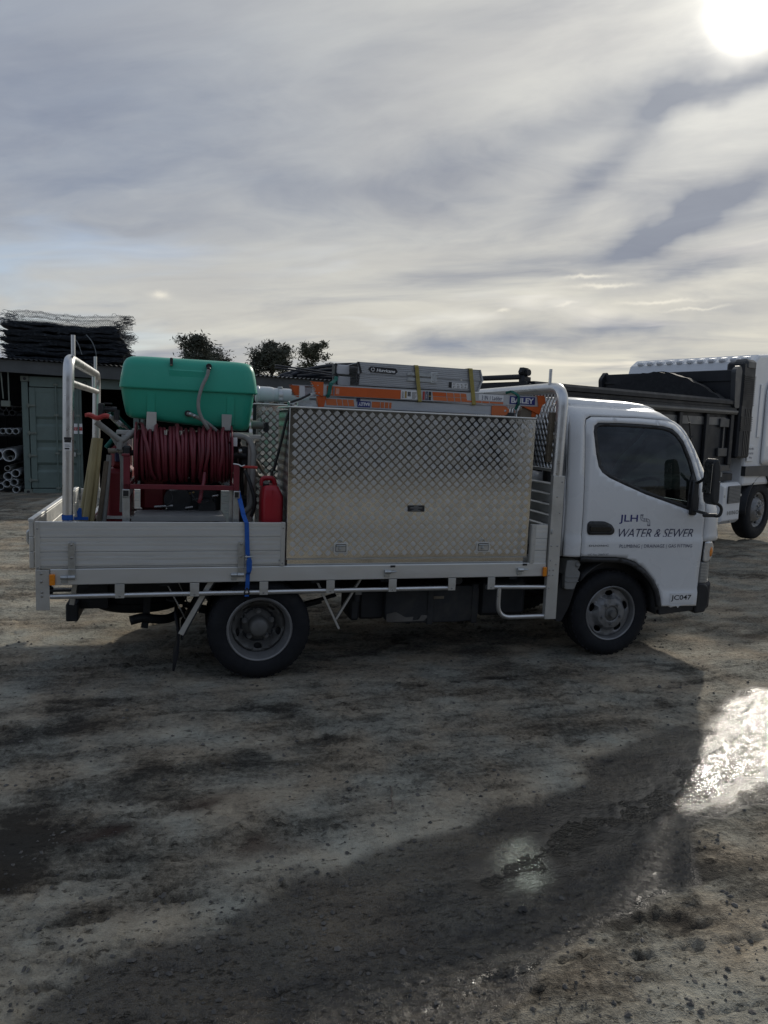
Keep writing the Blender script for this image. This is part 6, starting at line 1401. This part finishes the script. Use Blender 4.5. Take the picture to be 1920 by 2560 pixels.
# ------------------------------------------------------------------ water tank, hose reel and pump
WT = thing('water_tank', 'moulded green plastic water tank above the red hose reel', 'tank', (-.47, .75, 1.70), TM)
def bot(x): return 1.752 - .072 * (x + .90) / .85
def ring(z, hx, hy, cx, n=48, e=9.0):
    out = []
    for i in range(n):
        t = 2 * math.pi * i / n; c, s = math.cos(t), math.sin(t); out.append((cx + hx * abs(c) ** (2 / e) * (1 if c > 0 else -1), .75 + hy * abs(s) ** (2 / e) * (1 if s > 0 else -1), z))
    return out
def loft(rings, cap0=True, cap1=True):
    m = MB(); n = len(rings[0]); vs = [p for r_ in rings for p in r_]; fs = []
    for i in range(len(rings) - 1):
        for k in range(n): fs.append((i * n + k, i * n + (k + 1) % n, (i + 1) * n + (k + 1) % n, (i + 1) * n + k))
    m.add(vs, fs, True)
    if cap0: m.add(rings[0], [tuple(range(n))[::-1]], True)
    if cap1: m.add(rings[-1], [tuple(range(n))], True)
    return m
def sag(R): return [(x, y, z + (bot(x) - 1.70) * max(0, (1.955 - z) / .255)) for x, y, z in R]
low = [sag(ring(z, hx, hy, -.477)) for z, hx, hy in ((1.700, .375, .27), (1.706, .400, .295), (1.722, .415, .310), (1.75, .424, .318), (1.82, .436, .328), (1.90, .446, .336), (1.957, .452, .340))]
m = loft(low); body = m.build('tank_body', 'green_tank', WT, sharp=60)
up = [ring(z, hx, hy, -.471) for z, hx, hy in ((1.950, .463, .352), (1.956, .468, .356), (1.962, .468, .356), (2.04, .457, .346), (2.10, .446, .336), (2.130, .436, .326), (2.152, .420, .308), (2.165, .396, .282), (2.171, .355, .24), (2.173, .25, .17))]
m = loft(up); lidt = m.build('tank_lid', 'green_tank', WT, sharp=60)
m = MB(); m.box(-.62, -.37, .4045, .44, 2.01, 2.095, .012); m.build('moulded_panel', 'green_tank', lidt)
for x0 in (-.752, -.222):
    m = MB(); zb = bot(x0) - .004; m.add([(x0, .408, 1.915), (x0 + .05, .408, 1.915), (x0 + .05, .4215, zb + .04), (x0, .4215, zb + .04), (x0, .45, zb), (x0 + .05, .45, zb), (x0, 1.05, zb), (x0 + .05, 1.05, zb)], [(0, 1, 2, 3), (3, 2, 5, 4), (4, 5, 7, 6)]); m.build('strap_band', 'green_tank', WT, solid=.006)
for x0, za, zb, mt in ((-.756, 1.795, 1.665, 'alu_dull'), (-.262, 1.800, 1.69, 'pvc_grey')):
    m = MB(); tl_ = .010 if mt == 'alu_dull' else -.02
    m.prism([(x0 - tl_ * .3, zb), (x0 + .066, zb), (x0 + .074 if mt != 'alu_dull' else x0 + .066, za), (x0 + .004, za)], .385, .3985); m.build('bracket', mt, WT, bevel=.002)
m = MB(); m.box(-.605, -.585, .395, .42, 2.115, 2.165, .004); m.build('lid_catch', 'black_plastic', WT); MB().box(-.604, -.588, .392, .415, 2.11, 2.122, .003).build('lid_catch', 'timber', WT)
m = MB(); m.cyl((-.348, .42, 2.125), (-.348, .385, 2.122), .019, n=16); m.cyl((-.348, .40, 2.12), (-.35, .372, 2.10), .014, n=12); m.build('outlet', 'black_plastic', WT)
m = MB(); m.cyl((-.485, .44, 1.795), (-.485, .405, 1.795), .022, n=16); m.build('outlet', 'black_plastic', WT)
m = MB(); m.tube(spline([(-.350, .372, 2.10), (-.362, .368, 2.05), (-.392, .36, 1.985), (-.414, .35, 1.90), (-.415, .34, 1.83), (-.395, .34, 1.77), (-.358, .35, 1.71), (-.325, .40, 1.655)], 6), .0125, 12); m.build('hose', 'grey_hose', WT)
m = MB(); m.tube(spline([(-.485, .41, 1.795), (-.46, .385, 1.788), (-.43, .375, 1.775), (-.37, .38, 1.745), (-.31, .40, 1.70), (-.26, .43, 1.655)], 6), .0125, 12); m.build('hose', 'grey_hose', WT)
for x, y, z in ((-.47, .39, 1.79), (-.442, .376, 1.779)): MB().lathe([(.0135, -.007), (.016, -.007), (.016, .007), (.0135, .007)], (x, y, z), 'x', 14, True).build('hose_clamp', 'steel', WT)
m = MB()
for y in (.46, 1.04): m.box(-.95, .02, y - .02, y + .02, 1.635, 1.665, .003)
for x in (-.90, -.05): 
    for y in (.46, 1.04): m.box(x - .018, x + .018, y - .018, y + .018, .793, 1.635)
m.build('stand', 'alu_dull', WT)
m = MB(); m.cyl((-.03, .62, 1.735), (.05, .62, 1.735), .03, n=14); m.cyl((.05, .6, 1.735), (.05, .64, 1.735), .024, n=10); m.box(.035, .05, .60, .64, 1.755, 1.785, .003); m.build('valve', 'grey_hose', WT); m = MB(); m.prism(round_poly([(.055, 1.69), (.06, 1.755), (.09, 1.76), (.096, 1.70), (.085, 1.68)], .01), .60, .65); m.build('valve_cap', 'black_plastic', WT)

HR = thing('hose_reel', 'red steel hose reel wound full of dark red hose on the tray', 'hose reel', (-.51, .3, .80), TM)
RC = (.45, 1.512); RX = (-.822, -.190)
for x in RX:
    m = MB(); m.lathe([(.02, -.002), (.208, -.002), (.212, -.006), (.215, .0), (.212, .006), (.208, .003), (.02, .003)], (x, *RC), 'x', 48); m.build('flange', 'red_reel', HR)
m = MB(); m.cyl((RX[0], *RC), (RX[1], *RC), .095, n=28); m.build('drum', 'chassis', HR)
r = random.Random(9)
def hose_wind(R0, R1, x0, x1, turns, seed):
    q = random.Random(seed); pts = []; N = turns * 30
    jit = [q.uniform(-.006, .006) for _ in range(turns + 2)]; rj = [q.uniform(-.007, .006) for _ in range(turns + 2)]; sk = [q.uniform(-.010, .010) for _ in range(turns + 2)]
    for i in range(N + 1):
        t = i / 30; k = int(t); f = t - k; a = 2 * math.pi * t
        s = f * f * (3 - 2 * f); J = jit[k] * (1 - s) + jit[k + 1] * s; Rr = R0 + (R1 - R0) * i / N + rj[k] * (1 - s) + rj[k + 1] * s
        sg = max(0, -math.sin(a)) * .012
        pts.append((x0 + (x1 - x0) * i / N + J + sk[k] * math.sin(a), RC[0] - (Rr) * math.cos(a + .6), RC[1] + Rr * math.sin(a + .6) - sg))
    return pts
m = MB(); m.tube(hose_wind(.150, .150, RX[0] + .014, RX[1] - .014, 24, 3), .0125, 8); m.build('hose', 'red_hose', HR)
m = MB(); m.tube(hose_wind(.176, .176, RX[1] - .014, RX[0] + .014, 23, 5), .0125, 10); m.build('hose', 'red_hose', HR)
m = MB()
def strand(xs, zt=1.70, zb=1.36):
    a = np.linspace(rad(80), rad(235), 14); return spline([(xs[0] + (xs[1] - xs[0]) * i / 13 + .004 * math.sin(i), RC[0] + .200 * math.cos(t), RC[1] + .200 * math.sin(t)) for i, t in enumerate(a)], 3)
for xs in ((-.802, -.70), (-.70, -.665), (-.56, -.53), (-.375, -.40), (-.325, -.375), (-.245, -.27)): m.tube(strand(xs), .0125, 10)
m.build('hose', 'red_hose', HR)
m = MB(); m.tube(spline([(-.372, .25, 1.40), (-.38, .215, 1.34), (-.392, .17, 1.29), (-.402, .15, 1.235), (-.408, .16, 1.21)], 6), .0125, 10); m.build('hose', 'red_hose', HR)
for x in (-.628, -.53): MB().lathe([(.0127, -.016), (.0139, -.016), (.0139, .016), (.0127, .016)], (x, RC[0] - .190 * math.cos(.9), RC[1] + .190 * math.sin(.9)), 'z', 12, True).build('repair_sleeve', 'steel', HR)
m = MB(); m.box(-.882, -.843, .10, .145, 1.297, 1.507, .002); m.box(-.882, -.843, .10, .75, 1.2965, 1.33, .002); m.box(-.892, -.845, .095, .15, 1.507, 1.522, .003); m.build('frame_upright', 'red_reel', HR)
m = MB(); m.box(-.189, -.152, .10, .145, 1.297, 1.47, .002); m.box(-.189, -.152, .1005, .75, 1.2965, 1.33, .002); m.build('frame_upright', 'red_reel', HR)
m = MB(); m.box(-.842, -.19, .101, .130, 1.2975, 1.328, .002); m.build('frame_cross_bar', 'red_reel', HR)
for a, b in ((-.90, -.82), (-.19, -.08)): MB().cyl((a, *RC), (b, *RC), .02, n=12).build('axle_stub', 'chassis', HR)
for x0, x1 in ((-.888, -.843), (-.188, -.149)):
    m = MB(); m.box(x0, x1, .095, .13, .793, 1.245, .003); k = m.build('leg', 'zinc', HR)
    m = MB(); m.box(x0, x1, .085, .62, 1.2455, 1.2955, .003); kk = m.build('leg_beam', 'zinc', HR); MB().box(x0 + .006, x1 - .006, .0835, .087, 1.2525, 1.2885).build('beam_mouth', 'print_black', kk)
m = MB(); m.box(-.213, -.190, .14, .165, .793, 1.296, .003); m.build('leg', 'zinc', HR)
m = MB(); m.box(-.135, -.05, .09, .11, 1.453, 1.466, .003); m.cyl((-.125, .10, 1.458), (-.035, .10, 1.455), .0095, n=10); m.build('crank_handle', 'print_red', HR)
m = MB(); m.tube(spline([(-.19, .12, 1.475), (-.16, .09, 1.472), (-.14, .085, 1.463), (-.12, .09, 1.47)], 5), .004, 6); m.build('wire_tie', 'print_white', HR)

PU = thing('jetter_pump', 'dirty engine driven jetting pump packed behind and below the hose reel', 'pump', (-.5, .7, .80), TM)
m = MB(); m.box(-1.02, -.86, .42, .9, .95, 1.40, .02); m.box(-.99, -.87, .45, .8, 1.40, 1.56, .02); m.build('engine_cowl', 'red_cowl', PU, bevel=.01)
m = MB(); m.box(-.96, -.90, .415, .45, 1.45, 1.54, .006); m.build('cowl_panel', 'print_navy', PU)
m = MB(); m.box(-.80, -.62, .5, .9, 1.10, 1.40, .03); m.build('fuel_tank', 'red_cowl', PU)
m = MB(); m.box(-.62, -.25, .45, .95, 1.0, 1.34, .04); m.cyl((-.55, .38, 1.2), (-.55, .48, 1.2), .09, n=20); m.cyl((-.35, .36, 1.15), (-.35, .48, 1.15), .06, n=16); m.box(-.85, -.20, .3, 1.0, .96, 1.02, .01); m.build('engine_block', 'chassis', PU)
for x, y, z, L, mt in ((-.60, .30, 1.275, .05, 'grey_plastic'), (-.47, .33, 1.25, .03, 'brass'), (-.45, .3, 1.21, .05, 'chassis'), (-.32, .30, 1.235, .04, 'steel'), (-.70, .3, 1.16, .12, 'steel'), (-.50, .28, 1.155, .05, 'steel')): MB().cyl((x, y, z), (x + L, y + .02, z + .006), .008, n=8).build('fitting', mt, PU)
m = MB(); m.tube(spline([(-.60, .33, 1.27), (-.58, .31, 1.22), (-.60, .30, 1.18), (-.66, .33, 1.15)], 5), .005, 6); m.build('fuel_line', 'black_plastic', PU); m = MB(); m.tube(spline([(-.46, .32, 1.26), (-.42, .3, 1.2), (-.36, .31, 1.19), (-.28, .35, 1.24)], 5), .006, 6); m.build('fuel_line', 'black_plastic', PU)
m = MB(); m.prism([(-.838, 1.088), (-.818, 1.123), (-.252, 1.126), (-.232, 1.090)], .10, .42); m.build('cover_plate', 'grey_plastic', PU)
for pts, rr_, mt in (([(-.20, .34, 1.655), (-.13, .33, 1.655), (-.075, .32, 1.63), (-.045, .30, 1.56), (-.045, .30, 1.45), (-.05, .30, 1.30), (-.055, .30, 1.18), (-.10, .32, 1.12)], .021, 'grey_hose'),
                  ([(-.06, .6, 1.62), (-.01, .58, 1.55), (-.06, .56, 1.40), (-.07, .55, 1.2)], .014, 'tan_hose'), ([(-.12, .62, 1.60), (-.09, .6, 1.5), (-.10, .58, 1.35), (-.08, .56, 1.15)], .016, 'chassis'),
                  ([(.08, 1.2, 1.60), (.02, .95, 1.60), (-.02, .7, 1.52), (-.01, .6, 1.42), (.02, .5, 1.36)], .013, 'tan_hose'), ([(.10, 1.2, 1.49), (.05, .9, 1.49), (.0, .7, 1.44), (-.02, .6, 1.38)], .009, 'black_plastic'),
                  ([(.12, 1.1, 1.38), (.06, .8, 1.42), (.0, .6, 1.46), (-.05, .5, 1.36)], .011, 'tan_hose'), ([(.13, 1.0, 1.34), (.07, .7, 1.38), (.02, .5, 1.44), (-.02, .45, 1.50)], .010, 'tan_hose'), ([(-.10, .3, 1.42), (-.06, .28, 1.32), (-.03, .26, 1.2), (-.05, .28, 1.1)], .013, 'black_plastic'),
                  ([(-.99, .42, 1.65), (-.95, .36, 1.60), (-.905, .33, 1.50), (-.90, .32, 1.30), (-.905, .33, 1.12)], .019, 'grey_hose')):
    m = MB(); m.tube(spline(pts, 6), rr_, 10); m.build('hose', mt, PU)
MB().box(-.15, -.02, .48, .62, 1.02, 1.22, .02).build('pump_base', 'chassis', PU); MB().box(-.13, -.04, .46, .6, 1.42, 1.58, .02).build('pump_head', 'chassis', PU); MB().box(-.188, -.155, .30, .305, 1.585, 1.645).build('warning_label', 'print_white', PU)
m = MB(); m.cyl((-.135, .40, 1.545), (-.115, .40, 1.55), .018, n=12); m.build('gauge', 'zinc', PU)
m = MB(); m.cyl((-.99, .30, 1.528), (-.945, .30, 1.53), .018, n=12); m.build('fitting', 'tan_hose', PU); m = MB(); m.cyl((-.945, .30, 1.53), (-.88, .30, 1.532), .013, n=6); m.cyl((-.93, .30, 1.53), (-.925, .30, 1.53), .02, n=6); m.build('coupling', 'steel', PU); m = MB(); m.box(-.90, -.845, .28, .34, 1.50, 1.565, .01); m.build('fitting', 'black_plastic', PU)
m = MB(); m.tube(fillet([(-1.06, .26, 1.715), (-.99, .27, 1.66), (-.925, .29, 1.605), (-.90, .30, 1.60), (-.83, .34, 1.66)], .02), .020, 12); m.build('grey_pipe', 'grey_hose', PU); m = MB(); m.tube([(-.912, .29, 1.60), (-.92, .29, 1.54)], .018, 10); m.build('grey_pipe', 'grey_hose', PU)

RT = thing('bull_rod', 'bundle tool of green and steel tubes leaning at the rear hoop', 'tool', (-.95, .5, 1.4), TM)
m = MB(); m.cyl((-1.0, .55, 1.78), (-.85, .6, 1.62), .03, n=12); m.cyl((-1.02, .48, 1.54), (-.93, .52, 1.66), .016, n=10); m.build('green_tube', 'green_strap', RT)
m = MB()
for i in range(3): m.cyl((-1.02 + .022 * i, .50, 1.77 - .006 * i), (-.93 + .022 * i, .52, 1.69 - .006 * i), .009, n=8)
m.cyl((-.92, .5, 1.71), (-.85, .52, 1.64), .006, n=8); m.build('steel_tube', 'steel', RT)
m = MB(); m.box(-1.07, -1.03, .45, .52, 1.74, 1.84, .01); m.cyl((-1.03, .48, 1.80), (-.95, .48, 1.80), .018, n=10); m.cyl((-.95, .48, 1.80), (-.95, .48, 1.73), .02, n=10); m.box(-1.03, -.98, .46, .5, 1.835, 1.845); m.build('clamp_head', 'black_plastic', RT)
m = MB(); P = [(-1.12 + .14 * t, .22 + .01 * math.sin(6 * t), 1.748 + .008 * math.sin(t * 9)) for t in np.linspace(0, 1, 12)]
m.tube(spline(P, 3), [.006 + .010 * min(1, 4 * t) for t in np.linspace(0, 1, 34)], 8); m.tube(spline([(a, b + .006, c + .010) for a, b, c in P], 3), .008, 8)
single(m, 'rope_loop', 'print_red', 'red sling looped over the grey pipe beside the rear hoop', 'sling', (-1.05, .22, 1.75), TM)

# long handles leaning in the rear corner
def pole(p0, p1, r0, mat, label, grp=None):
    m = MB(); m.tube(spline([p0, tuple((Vector(p0) + Vector(p1)) / 2 + Vector((.006, 0, 0))), p1], 5), r0, 12); return single(m, 'long_pole', mat, label, 'pole', p0, TM, grp)
pole((-1.205, .22, .80), (-1.070, .27, 1.605), .018, 'yellow_pole', 'yellowish pole leftmost of the bundle leaning by the rear hoop')
pole((-1.165, .20, .80), (-1.058, .25, 1.612), .021, 'yellow_pole', 'thickest yellowish pole in the middle of the bundle by the rear hoop')
pole((-1.125, .24, .80), (-1.035, .26, 1.61), .018, 'yellow_pole', 'yellowish pole on the right of the bundle nearest the red cowl')
pole((-1.09, .28, .80), (-1.00, .30, 1.46), .016, 'timber', 'dark dirty pole standing right of the yellowish bundle')
pole((-1.05, .30, .80), (-.985, .32, 1.50), .017, 'grey_hose', 'grey tube standing between the poles and the red cowl')
m = MB(); m.prism([(-1.165, 1.10), (-1.168, 1.14), (-1.155, 1.165), (-1.14, 1.16), (-1.14, 1.10)], .168, .176); m.box(-1.185, -1.10, .165, .172, 1.085, 1.105); single(m, 'blue_strap', 'blue_strap', 'scrap of blue webbing tied at the foot of the yellowish poles', 'strap', (-1.15, .17, 1.1), TM)
RF = thing('rail_frame', 'low open aluminium frame lying on the tray behind the hoop', 'frame', (-1.0, .7, .80), TM)
m = MB(); m.bar((-1.105, .40, 1.07), (-1.10, 1.10, 1.07), .035, .035, ch=.003); m.build('rail', 'alu', RF); m = MB(); m.bar((-1.08, .42, 1.07), (-.6, .42, 1.07), .02, .02); m.bar((-1.08, .85, 1.07), (-.6, .85, 1.07), .02, .02); m.build('cross_rail', 'alu', RF); m = MB(); m.box(-1.12, -1.09, .40, 1.10, .793, 1.05); m.build('panel', 'chassis', RF)

# red fuel can
JC = thing('jerry_can', 'red plastic fuel can wedged between pump and near tool box', 'fuel can', (.072, .2, .80), TM)
rr_ = []
def cring(z, x0, x1, hy, e=5.5, n=36):
    out = []
    for i in range(n):
        t = 2 * math.pi * i / n; c, s = math.cos(t), math.sin(t); out.append(((x0 + x1) / 2 + (x1 - x0) / 2 * abs(c) ** (2 / e) * (1 if c > 0 else -1), .20 + hy * abs(s) ** (2 / e) * (1 if s > 0 else -1), z))
    return out
m = loft([cring(z, a, b, h) for z, a, b, h in ((.794, .015, .135, .10), (.80, .002, .146, .115), (.83, -.002, .149, .12), (1.24, -.002, .148, .12), (1.262, .0, .146, .118), (1.30, .004, .128, .115), (1.328, .010, .112, .11), (1.336, .02, .10, .10))]); jb = m.build('body', 'red_can', JC, sharp=50)
m = MB(); m.grid(1, 24, lambda a, b: (.071 + .004 * (a - .5), .0795 - .0025 * 0, .81 + .50 * b)); m.build('mould_seam', 'red_can', jb)
m = MB(); m.tube(fillet([(.008, .20, 1.325), (.012, .20, 1.378), (.085, .20, 1.378), (.10, .20, 1.33)], .02), .017, 12); m.build('handle', 'red_can', JC); m = MB(); m.cyl((.03, .14, 1.325), (.03, .125, 1.355), .022, n=16); m.build('cap', 'black_plastic', JC)

# blue ratchet strap over the side
rs = thing('ratchet_strap', 'blue ratchet strap pulled tight over the tray side behind the rear wheel', 'strap', (-.10, -.02, .63), TM)
def band(pts, w, nm, mat, par, th=.003):
    m = MB()
    for a, b in zip(pts[:-1], pts[1:]): m.add([(a[0] - w, a[1], a[2]), (a[0] + w, a[1], a[2]), (b[0] + w, b[1], b[2]), (b[0] - w, b[1], b[2])], [(0, 1, 2, 3)])
    return m.build(nm, mat, par, solid=th)
band([(-.158, .14, 1.295), (-.148, .09, 1.24), (-.128, .03, 1.15), (-.112, -.004, 1.102), (-.108, -.010, 1.095), (-.102, -.016, .95), (-.098, -.018, .875)], .0145, 'webbing', 'blue_strap', rs)
band([(-.094, -.020, .865), (-.090, -.030, .85), (-.088, -.034, .80), (-.090, -.028, .765), (-.094, -.016, .755), (-.096, -.016, .68), (-.098, -.014, .645)], .0135, 'webbing', 'blue_strap', rs)
m = MB(); m.prism(round_poly([(-.105, .765), (-.107, .84), (-.098, .868), (-.078, .868), (-.070, .845), (-.070, .785), (-.08, .765)], .01), -.040, -.020); m.build('webbing_roll', 'blue_strap', rs, bevel=.006)
m = MB(); m.cyl((-.117, -.030, .872), (-.068, -.030, .872), .006, n=10); m.cyl((-.114, -.03, .855), (-.070, -.03, .855), .004, n=8); m.box(-.110, -.106, -.036, -.012, .85, .885, .001); m.box(-.076, -.072, -.036, -.012, .85, .885, .001); m.build('buckle', 'zinc', rs)
m = MB(); m.tube(fillet([(-.098, -.014, .66), (-.113, -.012, .635), (-.113, -.008, .612), (-.084, -.008, .612), (-.084, -.012, .635), (-.098, -.014, .66)], .008), .0042, 8); m.build('hook', 'black_plastic', rs)
MB().box(-.112, -.084, -.012, -.008, .598, .612, .002).build('webbing_end', 'blue_strap', rs)
bpy.context.view_layer.update()
